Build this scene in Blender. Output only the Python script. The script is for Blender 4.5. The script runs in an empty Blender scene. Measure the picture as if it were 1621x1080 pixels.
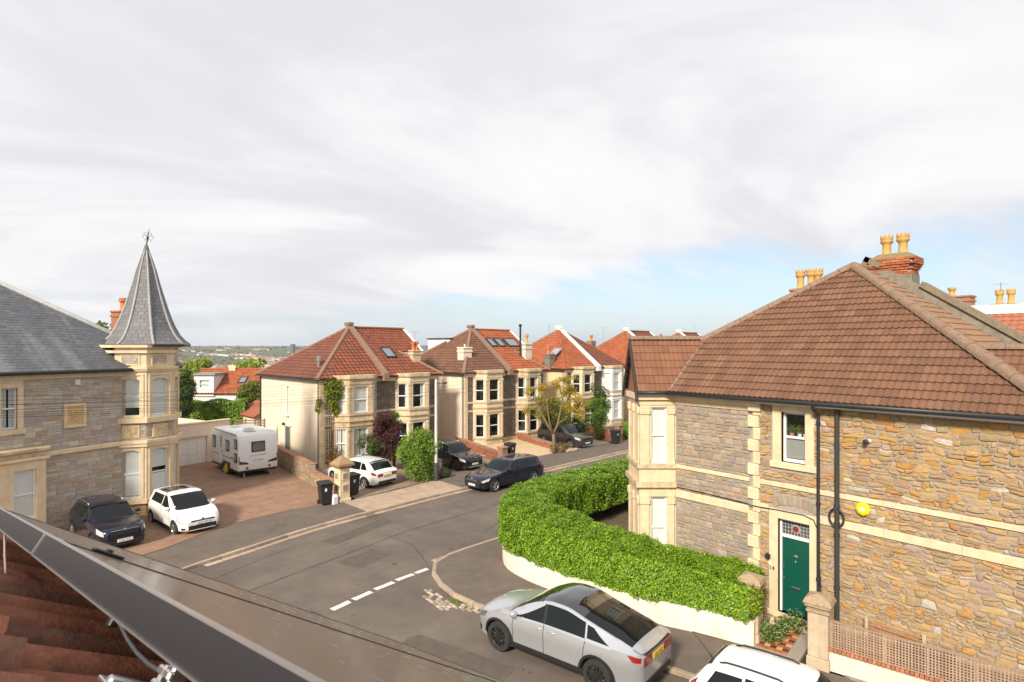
import bpy, bmesh, math, random
import numpy as np
from mathutils import Matrix, Vector

# ------------------------------------------------------------------ camera, sky, sun, exposure
SC = bpy.context.scene
COL = SC.collection
R = math.radians
cam = bpy.data.objects.new('camera', bpy.data.cameras.new('camera'))
COL.objects.link(cam)
CAMZ = 7.5
cam.location = (0, 0, CAMZ)
cam.rotation_euler = (R(90), 0, R(-39.458))
cam.data.sensor_width = 36
cam.data.lens = 930 / 1621 * 36
cam.data.shift_y = 9 / 1621
cam.data.clip_start = .02
cam.data.clip_end = 30000
cam.data.dof.use_dof = True
cam.data.dof.focus_distance = 17
cam.data.dof.aperture_fstop = 16
SC.camera = cam

SUN_AZ, SUN_EL = 205., 33.          # the sun stands low on the left, a little behind the camera
sun = bpy.data.objects.new('sun', bpy.data.lights.new('sun', 'SUN'))
COL.objects.link(sun)
sun.data.energy = 3.7
sun.data.color = (1, .90, .745)
sun.data.angle = R(9)               # thin cloud in front of it
sd = Vector((math.cos(R(SUN_AZ)) * math.cos(R(SUN_EL)), math.sin(R(SUN_AZ)) * math.cos(R(SUN_EL)), math.sin(R(SUN_EL))))
sun.rotation_euler = sd.to_track_quat('Z', 'Y').to_euler()
sun.location = (-60, -20, 60)

W = bpy.data.worlds.new('World')
SC.world = W
W.use_nodes = True
wn, wl = W.node_tree.nodes, W.node_tree.links
wn.clear()

def wnode(t, **k):
    n = wn.new(t)
    for a, b in k.items():
        setattr(n, a, b)
    return n

def wmath(op, a, b=None, clamp=False):
    n = wnode('ShaderNodeMath', operation=op, use_clamp=clamp)
    for i, v in enumerate((a, b)):
        if v is None:
            continue
        if isinstance(v, (int, float)):
            n.inputs[i].default_value = v
        else:
            wl.new(v, n.inputs[i])
    return n.outputs[0]

def wmix(f, a, b):
    n = wnode('ShaderNodeMix', data_type='RGBA')
    for i, v in ((0, f), (6, a), (7, b)):
        if isinstance(v, tuple):
            n.inputs[i].default_value = (*v, 1)
        elif isinstance(v, (int, float)):
            n.inputs[i].default_value = v
        else:
            wl.new(v, n.inputs[i])
    return n.outputs[2]

sky = wnode('ShaderNodeTexSky', sky_type='NISHITA', sun_disc=False)
sky.sun_elevation = R(SUN_EL)
sky.sun_rotation = R(90 - SUN_AZ)
sky.altitude = 60
sky.air_density = 1.0
sky.dust_density = 1.4
sky.ozone_density = 1.6
tc = wnode('ShaderNodeTexCoord')
sep = wnode('ShaderNodeSeparateXYZ')
wl.new(tc.outputs['Generated'], sep.inputs[0])
X_, Y_, Z_ = sep.outputs
zc = wmath('MAXIMUM', Z_, 0.0)
den = wmath('ADD', zc, .20)
cmb = wnode('ShaderNodeCombineXYZ')
wl.new(wmath('DIVIDE', X_, den), cmb.inputs[0])
wl.new(wmath('DIVIDE', Y_, den), cmb.inputs[1])

def wnoise(scale, detail=6, rough=.55, dist=0, sx=1, sy=1, rot=0, off=0):
    m = wnode('ShaderNodeMapping')
    m.inputs['Scale'].default_value = (sx, sy, 1)
    m.inputs['Rotation'].default_value = (0, 0, rot)
    m.inputs['Location'].default_value = (off, off * .7, 0)
    wl.new(cmb.outputs[0], m.inputs[0])
    n = wnode('ShaderNodeTexNoise')
    n.inputs['Scale'].default_value = scale
    n.inputs['Detail'].default_value = detail
    n.inputs['Roughness'].default_value = rough
    n.inputs['Distortion'].default_value = dist
    wl.new(m.outputs[0], n.inputs['Vector'])
    return n.outputs['Fac']

def wramp(v, lo, hi):
    n = wnode('ShaderNodeMapRange', interpolation_type='SMOOTHSTEP')
    wl.new(v, n.inputs[0])
    n.inputs[1].default_value = lo
    n.inputs[2].default_value = hi
    return n.outputs[0]

# cloud cover: one broad deck overhead whose far edge runs from low on the left to high on the right
right = wmath('ADD', wmath('MULTIPLY', X_, .77), wmath('MULTIPLY', Y_, -.635))
edge = wmath('ADD', wmath('MULTIPLY', wramp(right, -.45, .62), .105), .045)
big = wnoise(.75, 7, .55, .4, 1, 2.2, R(20))
wob = wmath('MULTIPLY', wmath('SUBTRACT', big, .5), .22)
deck = wramp(wmath('ADD', wmath('SUBTRACT', Z_, edge), wob), -.022, .035)
wisp = wramp(wnoise(.62, 8, .62, .8, .55, 2.6, R(14), 3.1), .47, .74)
wisp = wmath('MULTIPLY', wisp, .75)
leftv = wmath('SUBTRACT', 1.0, wramp(right, -.62, .10))
veil = wmath('MULTIPLY', leftv, .8)
cover = wmath('MAXIMUM', wmath('MAXIMUM', deck, wisp), veil)
shade = wmath('ADD', wmath('MULTIPLY', wramp(wnoise(.62, 9, .56, .7, 1, 1.35, R(25), 1.7), .38, .62), .75),
              wmath('MULTIPLY', wnoise(1.5, 6, .6, .3, 1, 1.6, R(10), 5.), .25))
shade = wmath('MULTIPLY', shade, 1.0)
cloud = wmix(shade, (4.95, 4.98, 5.3), (6.75, 6.65, 6.65))
haze_ = wmath('POWER', wmath('SUBTRACT', 1.0, wmath('MINIMUM', zc, 1.0)), 14.0)
blue = wmix(wmath('MULTIPLY', haze_, .55), sky.outputs[0], (6.0, 6.7, 7.3))
blue = wmix(.30, blue, (4.4, 5.5, 6.8))
bg = wnode('ShaderNodeBackground')
wl.new(wmix(cover, blue, cloud), bg.inputs[0])
bg.inputs[1].default_value = .10
wo = wnode('ShaderNodeOutputWorld')
wl.new(bg.outputs[0], wo.inputs[0])

SC.view_settings.view_transform = 'Standard'
SC.view_settings.look = 'None'
SC.view_settings.exposure = 0.62
SC.view_settings.gamma = 1
SC.view_settings.use_curve_mapping = False
SC.cycles.max_bounces = 6
SC.cycles.transparent_max_bounces = 12
SC.cycles.caustics_reflective = False
SC.cycles.caustics_refractive = False

# ------------------------------------------------------------------ helpers
RND = random.Random(7)
NR = np.random.default_rng(7)

class MB:
    """collects faces in a local frame and links them as one mesh object"""
    def __init__(s, frame=None):
        s.v, s.f, s.mi, s.c = [], [], [], []
        s.M = frame or Matrix.Identity(4)
        s.col = (1, 1, 1)
        s.m = 0
    def add(s, pts, faces):
        b = len(s.v)
        M = s.M
        s.v += [tuple(M @ Vector(p)) for p in pts]
        for f in faces:
            s.f.append([i + b for i in f])
            s.mi.append(s.m)
            s.c.append(s.col)
        return s
    def box(s, x0, y0, z0, x1, y1, z1, ch=0):
        if x1 < x0: x0, x1 = x1, x0
        if y1 < y0: y0, y1 = y1, y0
        if z1 < z0: z0, z1 = z1, z0
        if ch > 0:
            return s.cbox(x0, y0, z0, x1, y1, z1, ch)
        p = [(x0, y0, z0), (x1, y0, z0), (x1, y1, z0), (x0, y1, z0), (x0, y0, z1), (x1, y0, z1), (x1, y1, z1), (x0, y1, z1)]
        return s.add(p, [(0, 3, 2, 1), (4, 5, 6, 7), (0, 1, 5, 4), (1, 2, 6, 5), (2, 3, 7, 6), (3, 0, 4, 7)])
    def cbox(s, x0, y0, z0, x1, y1, z1, c):
        c = min(c, (x1 - x0) * .45, (y1 - y0) * .45, (z1 - z0) * .45)
        P, F = [], []
        lo, hi = (x0, y0, z0), (x1, y1, z1)
        idx = {}
        for ix in (0, 1):
            for iy in (0, 1):
                for iz in (0, 1):
                    t = (ix, iy, iz)
                    for ax in range(3):
                        q = [hi[k] if t[k] else lo[k] for k in range(3)]
                        for k in range(3):
                            if k != ax:
                                q[k] += -c if t[k] else c
                        idx[(t, ax)] = len(P)
                        P.append(tuple(q))
        def T(ax, a, b, d):
            t = [0, 0, 0]; o = [k for k in range(3) if k != ax]
            t[ax] = a; t[o[0]] = b; t[o[1]] = d
            return tuple(t)
        for ax in range(3):
            for a in (0, 1):
                F.append([idx[(T(ax, a, b, d), ax)] for b, d in ((0, 0), (1, 0), (1, 1), (0, 1))])
        for ax in range(3):
            o = [k for k in range(3) if k != ax]
            for b in (0, 1):
                for d in (0, 1):
                    F.append([idx[(T(ax, 0, b, d), o[0])], idx[(T(ax, 1, b, d), o[0])], idx[(T(ax, 1, b, d), o[1])], idx[(T(ax, 0, b, d), o[1])]])
        for ix in (0, 1):
            for iy in (0, 1):
                for iz in (0, 1):
                    F.append([idx[((ix, iy, iz), k)] for k in range(3)])
        cen = Vector(((x0 + x1) / 2, (y0 + y1) / 2, (z0 + z1) / 2))
        G = []
        for f in F:
            a, b, d = (Vector(P[i]) for i in f[:3])
            n = (b - a).cross(d - a)
            G.append(f if n.dot((a + b + d) / 3 - cen) > 0 else f[::-1])
        return s.add(P, G)
    def prism(s, poly, z0, z1):
        """poly of (x, y) counter-clockwise, extruded in z"""
        n = len(poly)
        p = [(x, y, z0) for x, y in poly] + [(x, y, z1) for x, y in poly]
        return s.add(p, [list(range(n))[::-1], list(range(n, 2 * n))] + [(i, (i + 1) % n, n + (i + 1) % n, n + i) for i in range(n)])
    def prism_y(s, poly, y0, y1):
        """poly of (x, z), extruded in y"""
        n = len(poly)
        p = [(x, y0, z) for x, z in poly] + [(x, y1, z) for x, z in poly]
        return s.add(p, [list(range(n)), list(range(n, 2 * n))[::-1]] + [(i, n + i, n + (i + 1) % n, (i + 1) % n) for i in range(n)])
    def prism_x(s, poly, x0, x1):
        n = len(poly)
        p = [(x0, y, z) for y, z in poly] + [(x1, y, z) for y, z in poly]
        return s.add(p, [list(range(n))[::-1], list(range(n, 2 * n))] + [(i, (i + 1) % n, n + (i + 1) % n, n + i) for i in range(n)])
    def poly(s, pts):
        return s.add(pts, [list(range(len(pts)))])
    def slab(s, pts, t):
        """a polygon in 3-D given thickness t against its normal"""
        a, b, c = (Vector(q) for q in pts[:3])
        n = (b - a).cross(c - a).normalized() * t
        k = len(pts)
        p = [tuple(q) for q in pts] + [tuple(Vector(q) - n) for q in pts]
        return s.add(p, [list(range(k)), list(range(k, 2 * k))[::-1]] + [(i, k + i, k + (i + 1) % k, (i + 1) % k) for i in range(k)])
    def tube(s, pts, r, n=8, caps=True):
        pts = [Vector(p) for p in pts]
        k = len(pts)
        rr = r if isinstance(r, (list, tuple)) else [r] * k
        P, F = [], []
        prev = None
        for i, p in enumerate(pts):
            t = (pts[min(i + 1, k - 1)] - pts[max(i - 1, 0)]).normalized()
            if prev is None:
                a = t.orthogonal().normalized()
            else:
                a = (prev - t * prev.dot(t)).normalized()
            prev = a
            b = t.cross(a)
            for j in range(n):
                th = 2 * math.pi * j / n
                P.append(tuple(p + (a * math.cos(th) + b * math.sin(th)) * rr[i]))
        for i in range(k - 1):
            for j in range(n):
                F.append((i * n + j, i * n + (j + 1) % n, (i + 1) * n + (j + 1) % n, (i + 1) * n + j))
        if caps:
            F.append(list(range(n))[::-1]); F.append(list(range((k - 1) * n, k * n)))
        return s.add(P, F)
    def lathe(s, prof, n=16, axis='z', c=(0, 0, 0), caps=True):
        """prof of (r, h); turned about an axis through c"""
        P, F = [], []
        for r, hh in prof:
            for j in range(n):
                th = 2 * math.pi * j / n
                a, b = r * math.cos(th), r * math.sin(th)
                q = (a, b, hh) if axis == 'z' else ((hh, a, b) if axis == 'x' else (b, hh, a))
                P.append((q[0] + c[0], q[1] + c[1], q[2] + c[2]))
        k = len(prof)
        for i in range(k - 1):
            for j in range(n):
                F.append((i * n + j, i * n + (j + 1) % n, (i + 1) * n + (j + 1) % n, (i + 1) * n + j))
        if caps and prof[0] != prof[-1]:
            F.append(list(range(n))[::-1]); F.append(list(range((k - 1) * n, k * n)))
        return s.add(P, F)
    def mesh(s, name):
        me = bpy.data.meshes.new(name)
        me.from_pydata(s.v, [], s.f)
        if s.c and any(c != (1, 1, 1) for c in s.c):
            at = me.color_attributes.new('Col', 'FLOAT_COLOR', 'CORNER')
            n = np.array([len(f) for f in s.f])
            c = np.repeat(np.array([(*c, 1) for c in s.c], dtype=np.float32), n, axis=0)
            at.data.foreach_set('color', c.ravel())
        return me
    def build(s, name, mat, parent=None, smooth=False, kind=None, label=None, bevel=0, bsub=1):
        me = s.mesh(name)
        for m in (mat if isinstance(mat, (list, tuple)) else [mat]):
            me.materials.append(m)
        if any(s.mi):
            me.polygons.foreach_set('material_index', s.mi)
        if bevel:
            bm = bmesh.new(); bm.from_mesh(me)
            bmesh.ops.remove_doubles(bm, verts=bm.verts, dist=1e-5)
            bmesh.ops.bevel(bm, geom=[e for e in bm.edges if len(e.link_faces) == 2 and e.calc_face_angle(0) > .6], offset=bevel, segments=bsub, affect='EDGES', profile=.5)
            bm.to_mesh(me); bm.free()
        if smooth:
            me.polygons.foreach_set('use_smooth', [True] * len(me.polygons))
            if smooth is not True:
                me.set_sharp_from_angle(angle=R(smooth))
        return link(name, me, parent, kind, label)

def link(name, me, parent=None, kind=None, label=None):
    o = bpy.data.objects.new(name, me)
    COL.objects.link(o)
    if parent is not None: o.parent = parent
    if kind: o['kind'] = kind
    if label: o['label'] = label
    return o

def tag(o, label, cat, group=None):
    o['label'] = label; o['category'] = cat
    if group: o['group'] = group
    return o

def thing(name, label, cat, loc=(0, 0, 0), rz=0, group=None):
    o = bpy.data.objects.new(name, None)
    COL.objects.link(o)
    o.location = loc if len(loc) == 3 else (*loc, 0)
    o.rotation_euler = (0, 0, R(rz))
    o.empty_display_size = .2
    return tag(o, label, cat, group)

def copy_thing(root, loc, rz, label):
    r = root.copy(); COL.objects.link(r)
    r.location = loc if len(loc) == 3 else (*loc, 0); r.rotation_euler = (0, 0, R(rz)); r['label'] = label
    for ch in list(root.children):
        c = ch.copy(); COL.objects.link(c); c.parent = r
        for g in ch.children:
            d = g.copy(); COL.objects.link(d); d.parent = c
    return r

def frame(p0, p1, z=0):
    """frame whose x runs from p0 to p1 in plan, y points to the left of that run, z up"""
    d = Vector((p1[0] - p0[0], p1[1] - p0[1], 0)).normalized()
    M = Matrix(((d.x, -d.y, 0, p0[0]), (d.y, d.x, 0, p0[1]), (0, 0, 1, z), (0, 0, 0, 1)))
    return M

def lerp(a, b, t): return a + (b - a) * t
def jit(c, a, rnd=RND):
    k = 1 + rnd.uniform(-a, a)
    return tuple(max(0, q * k * (1 + rnd.uniform(-a, a) * .25)) for q in c)

# ------------------------------------------------------------------ materials
MATS = {}
def mat(name, col=(.5, .5, .5), rough=.8, var=0., vscale=2., col2=None, bump=0., bscale=40., bdist=.01, metal=0., coat=0., coatr=.04, attr=False,
        spec=.4, streak=0., objrand=0., spots=None, spotscale=30., spotamt=.6, wash=None, washscale=(1.1, .16, .16), grain=0.):
    if name in MATS: return MATS[name]
    m = bpy.data.materials.new(name); m.use_nodes = True
    N, L = m.node_tree.nodes, m.node_tree.links
    b = N['Principled BSDF']
    b.inputs['Roughness'].default_value = rough
    b.inputs['Metallic'].default_value = metal
    b.inputs['Specular IOR Level'].default_value = spec
    b.inputs['Coat Weight'].default_value = coat
    b.inputs['Coat Roughness'].default_value = coatr
    t = N.new('ShaderNodeTexCoord')
    def noise(scale, detail=5, st=None, rough_=.6):
        n = N.new('ShaderNodeTexNoise')
        n.inputs['Scale'].default_value = scale; n.inputs['Detail'].default_value = detail; n.inputs['Roughness'].default_value = rough_
        src = t.outputs['Object']
        if st:
            mp = N.new('ShaderNodeMapping'); mp.inputs['Scale'].default_value = st
            L.new(src, mp.inputs[0]); src = mp.outputs[0]
        L.new(src, n.inputs['Vector'])
        return n.outputs['Fac']
    def mix(f, a, bb, blend='MIX'):
        n = N.new('ShaderNodeMix'); n.data_type = 'RGBA'; n.blend_type = blend
        for i, v in ((0, f), (6, a), (7, bb)):
            if isinstance(v, tuple): n.inputs[i].default_value = (*v[:3], 1)
            elif isinstance(v, (int, float)): n.inputs[i].default_value = v
            else: L.new(v, n.inputs[i])
        return n.outputs[2]
    def mr(v, a, bb, c=0, d=1):
        n = N.new('ShaderNodeMapRange'); L.new(v, n.inputs[0])
        for i, q in enumerate((a, bb, c, d)): n.inputs[i + 1].default_value = q
        return n.outputs[0]
    if attr:
        at = N.new('ShaderNodeAttribute'); at.attribute_name = 'Col'
        c = mix(1.0, at.outputs['Color'], tuple(col), 'MULTIPLY')
    else:
        c = tuple(col)
    if var or col2:
        f = mr(noise(vscale), .3, .7)
        if col2: c = mix(f, c, tuple(col2))
        if var:
            g = mr(noise(vscale * 2.7, 6), .25, .75, 1 - var, 1 + var)
            cc = N.new('ShaderNodeCombineColor')
            for i in range(3): L.new(g, cc.inputs[i])
            c = mix(1.0, c, cc.outputs[0], 'MULTIPLY')
    if streak:
        g = mr(noise(1.0, 5, (3.5, 3.5, .35)), .35, .7, 1, 1 - streak)
        cc = N.new('ShaderNodeCombineColor')
        for i in range(3): L.new(g, cc.inputs[i])
        c = mix(1.0, c, cc.outputs[0], 'MULTIPLY')
    if spots:
        f = mr(noise(spotscale, 3), spotamt, spotamt + .06)
        c = mix(f, c, tuple(spots))
    if grain:
        g = mr(noise(75, 3, None, .8), .3, .7, 1 - grain, 1 + grain)
        cc = N.new('ShaderNodeCombineColor')
        for i in range(3): L.new(g, cc.inputs[i])
        c = mix(1.0, c, cc.outputs[0], 'MULTIPLY')
    if wash:
        c = mix(mr(noise(1.0, 6, washscale, .55), .50, .74, 0, wash[3]), c, tuple(wash[:3]))
    if objrand:
        oi = N.new('ShaderNodeObjectInfo')
        g = mr(oi.outputs['Random'], 0, 1, 1 - objrand, 1 + objrand)
        cc = N.new('ShaderNodeCombineColor')
        for i in range(3): L.new(g, cc.inputs[i])
        c = mix(1.0, c, cc.outputs[0], 'MULTIPLY')
    if isinstance(c, tuple): b.inputs['Base Color'].default_value = (*c, 1)
    else: L.new(c, b.inputs['Base Color'])
    if bump:
        bp = N.new('ShaderNodeBump'); bp.inputs['Strength'].default_value = bump; bp.inputs['Distance'].default_value = bdist
        L.new(noise(bscale, 6, None, .65), bp.inputs['Height']); L.new(bp.outputs[0], b.inputs['Normal'])
    MATS[name] = m
    return m

def glass_mat(name, tint=(.97, .98, .98), refl=1.0):
    """thin pane: fresnel reflection over a clear see-through sheet"""
    m = bpy.data.materials.new(name); m.use_nodes = True
    N, L = m.node_tree.nodes, m.node_tree.links
    N.clear()
    o = N.new('ShaderNodeOutputMaterial'); mx = N.new('ShaderNodeMixShader')
    tr = N.new('ShaderNodeBsdfTransparent'); gl = N.new('ShaderNodeBsdfGlossy'); fr = N.new('ShaderNodeLayerWeight')
    tr.inputs[0].default_value = (*tint, 1); gl.inputs['Roughness'].default_value = .015
    # Schlick's curve on the angle alone, so that both faces of the sheet behave alike
    pw = N.new('ShaderNodeMath'); pw.operation = 'POWER'; pw.inputs[1].default_value = 5
    ml = N.new('ShaderNodeMath'); ml.operation = 'MULTIPLY_ADD'; ml.use_clamp = True
    ml.inputs[1].default_value = .85 * refl; ml.inputs[2].default_value = .045 * refl
    L.new(fr.outputs['Facing'], pw.inputs[0]); L.new(pw.outputs[0], ml.inputs[0]); L.new(ml.outputs[0], mx.inputs[0])
    L.new(tr.outputs[0], mx.inputs[1]); L.new(gl.outputs[0], mx.inputs[2]); L.new(mx.outputs[0], o.inputs[0])
    return m

def leaf_mat(name, trans=.35, rough=.45):
    m = bpy.data.materials.new(name); m.use_nodes = True
    N, L = m.node_tree.nodes, m.node_tree.links
    N.clear()
    o = N.new('ShaderNodeOutputMaterial'); mx = N.new('ShaderNodeMixShader')
    p = N.new('ShaderNodeBsdfPrincipled'); tl = N.new('ShaderNodeBsdfTranslucent'); a = N.new('ShaderNodeAttribute')
    a.attribute_name = 'Col'
    p.inputs['Roughness'].default_value = rough; p.inputs['Specular IOR Level'].default_value = .35
    L.new(a.outputs['Color'], p.inputs['Base Color']); L.new(a.outputs['Color'], tl.inputs[0])
    mx.inputs[0].default_value = trans
    L.new(p.outputs[0], mx.inputs[1]); L.new(tl.outputs[0], mx.inputs[2]); L.new(mx.outputs[0], o.inputs[0])
    return m

def brick_mat(name, c1, c2, mortar, bw, bh, m=.02, axes='xz', rough=.85, var=.2, scale=1., bump=.4, off=.5, rot=0, msm=.1):
    """brick or paving pattern in object space, for courses too far off to build one by one"""
    mt = bpy.data.materials.new(name); mt.use_nodes = True
    N, L = mt.node_tree.nodes, mt.node_tree.links
    b = N['Principled BSDF']; b.inputs['Roughness'].default_value = rough; b.inputs['Specular IOR Level'].default_value = .25
    t = N.new('ShaderNodeTexCoord'); sp = N.new('ShaderNodeSeparateXYZ'); cb = N.new('ShaderNodeCombineXYZ')
    L.new(t.outputs['Object'], sp.inputs[0])
    if axes == 'wall':      # any upright face: run along x+y
        ad = N.new('ShaderNodeMath'); ad.operation = 'ADD'
        L.new(sp.outputs[0], ad.inputs[0]); L.new(sp.outputs[1], ad.inputs[1]); L.new(ad.outputs[0], cb.inputs[0]); L.new(sp.outputs[2], cb.inputs[1])
    else:
        L.new(sp.outputs['xyz'.index(axes[0])], cb.inputs[0]); L.new(sp.outputs['xyz'.index(axes[1])], cb.inputs[1])
    mp = N.new('ShaderNodeMapping'); mp.inputs['Rotation'].default_value = (0, 0, rot)
    L.new(cb.outputs[0], mp.inputs[0])
    br = N.new('ShaderNodeTexBrick'); br.offset = off
    br.inputs['Color1'].default_value = (*c1, 1); br.inputs['Color2'].default_value = (*c2, 1); br.inputs['Mortar'].default_value = (*mortar, 1)
    br.inputs['Scale'].default_value = scale; br.inputs['Mortar Size'].default_value = m; br.inputs['Brick Width'].default_value = bw; br.inputs['Row Height'].default_value = bh
    br.inputs['Mortar Smooth'].default_value = msm; br.inputs['Bias'].default_value = 0
    L.new(mp.outputs[0], br.inputs['Vector'])
    n = N.new('ShaderNodeTexNoise'); n.inputs['Scale'].default_value = 1.3; n.inputs['Detail'].default_value = 8
    L.new(t.outputs['Object'], n.inputs['Vector'])
    mr = N.new('ShaderNodeMapRange'); L.new(n.outputs['Fac'], mr.inputs[0])
    for i, q in enumerate((.3, .7, 1 - var, 1 + var)): mr.inputs[i + 1].default_value = q
    cc = N.new('ShaderNodeCombineColor')
    for i in range(3): L.new(mr.outputs[0], cc.inputs[i])
    mx = N.new('ShaderNodeMix'); mx.data_type = 'RGBA'; mx.blend_type = 'MULTIPLY'; mx.inputs[0].default_value = 1
    L.new(br.outputs['Color'], mx.inputs[6]); L.new(cc.outputs[0], mx.inputs[7]); L.new(mx.outputs[2], b.inputs['Base Color'])
    bp = N.new('ShaderNodeBump'); bp.inputs['Strength'].default_value = bump; bp.inputs['Distance'].default_value = .008; bp.invert = True
    L.new(br.outputs['Fac'], bp.inputs['Height']); L.new(bp.outputs[0], b.inputs['Normal'])
    return mt

BATH = (.68, .535, .345)
M_bath = mat('bath_stone', BATH, .85, .13, 1.6, (.72, .59, .41), .25, 30, .006, streak=.10)
M_bathold = mat('weathered_bath_stone', (.57, .43, .26), .88, .28, 1.8, (.62, .50, .33), .3, 28, .008, streak=.28)
M_bathA = mat('yellow_ashlar', (.75, .615, .435), .85, .14, 1.3, (.71, .54, .34), .2, 30, .005, streak=.08)
M_carve = mat('carved_ashlar', (.70, .50, .26), .85, .2, 9, (.62, .41, .18), .8, 30, .03)
M_white = mat('white_paint', (.80, .79, .76), .45, .05, 3)
M_upvc = mat('white_frame', (.82, .82, .80), .35)
M_black = mat('black_plastic', (.022, .022, .024), .42)
M_gutter = mat('black_gutter', (.03, .03, .032), .45, .3, 4)
M_rubber = mat('rubber', (.028, .027, .027), .8)
M_room = mat('dark_room', (.035, .032, .028), .9)
M_blind = mat('pale_blind', (.84, .84, .80), .8, .05, 1)
M_curt = mat('net_curtain', (.72, .71, .68), .85, .1, 6)
M_lead = mat('lead', (.34, .34, .35), .6, .25, 4, bump=.2, bscale=20)
M_mortar = mat('lime_mortar', (.35, .305, .26), .95, .2, 5, bump=.5, bscale=60)
M_stoneA = mat('wall_stone', (1, 1, 1), .88, .16, 7, bump=.55, bscale=34, bdist=.012, attr=True)
M_tile = mat('roof_tile', (1, 1, 1), .85, .13, 5, bump=.5, bscale=70, bdist=.006, attr=True, spots=(.34, .31, .26), spotscale=26, spotamt=.735)
M_tileR = mat('clay_tile', (1, 1, 1), .75, .18, 3, bump=.3, bscale=50, bdist=.006, attr=True)
M_slate = mat('slate', (1, 1, 1), .55, .12, 4, bump=.25, bscale=40, bdist=.004, attr=True, spec=.5)
M_attr = mat('paint_by_face', (1, 1, 1), .7, .08, 6, attr=True)
M_leaf = leaf_mat('leaf')
M_leafgloss = leaf_mat('glossy_leaf', .32, .33)
M_bark = mat('bark', (.20, .135, .08), .9, .35, 9, bump=.9, bscale=26, bdist=.02)
M_glass = glass_mat('window_glass')
M_render = mat('cream_render', (.80, .69, .55), .9, .05, .8, (.76, .63, .49), .15, 60, .004, streak=.08)
M_redbrick = brick_mat('red_brick', (.36, .13, .065), (.27, .10, .06), (.34, .27, .2), .225, .075, .012, 'wall')
M_tarmac = mat('asphalt', (.116, .094, .079), .90, .20, .35, (.168, .138, .115), .6, 140, .008, grain=.28, spots=(.062, .056, .050), spotscale=2.1, spotamt=.665)
M_pave = mat('pavement_asphalt', (.125, .101, .085), .93, .16, .8, (.158, .127, .104), .5, 150, .005, grain=.22)
M_conc = mat('concrete', (.38, .28, .20), .9, .2, .7, (.44, .33, .24), .35, 60, .005, grain=.15)
M_kerb = mat('kerb_stone', (.40, .31, .23), .9, .25, 2.5, bump=.4, bscale=40, objrand=.18)
M_mark = mat('road_paint', (.66, .64, .60), .8, .12, 9, spots=(.16, .14, .125), spotscale=17, spotamt=.62)
M_steel = mat('galvanised', (.55, .55, .56), .35, .1, 8, metal=1)
M_alu = mat('aluminium', (.62, .62, .63), .35, .08, 5, metal=1)
M_iron = mat('iron', (.06, .055, .05), .6, .3, 12, bump=.3)
# ------------------------------------------------------------------ builders shared by the houses
def inpoly(x, y, P):
    c = False; n = len(P); j = n - 1
    for i in range(n):
        if (P[i][1] > y) != (P[j][1] > y) and x < (P[j][0] - P[i][0]) * (y - P[i][1]) / (P[j][1] - P[i][1]) + P[i][0]:
            c = not c
        j = i
    return c

def convex_clip(poly, P):
    """clip polygon poly (2-D) by the convex counter-clockwise polygon P"""
    out = list(poly)
    n = len(P)
    for i in range(n):
        ax, ay = P[i]; bx, by = P[(i + 1) % n]
        ex, ey = bx - ax, by - ay
        src, out = out, []
        if not src: return []
        for k in range(len(src)):
            p, q = src[k], src[(k + 1) % len(src)]
            dp = ex * (p[1] - ay) - ey * (p[0] - ax); dq = ex * (q[1] - ay) - ey * (q[0] - ax)
            if dp >= 0: out.append(p)
            if (dp >= 0) != (dq >= 0):
                t = dp / (dp - dq)
                out.append((p[0] + (q[0] - p[0]) * t, p[1] + (q[1] - p[1]) * t))
    return out

def area2(P):
    return .5 * sum(P[i][0] * P[(i + 1) % len(P)][1] - P[(i + 1) % len(P)][0] * P[i][1] for i in range(len(P)))

def tile_mb(w, e, prof, lip, rise, frame_=None):
    pass

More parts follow.
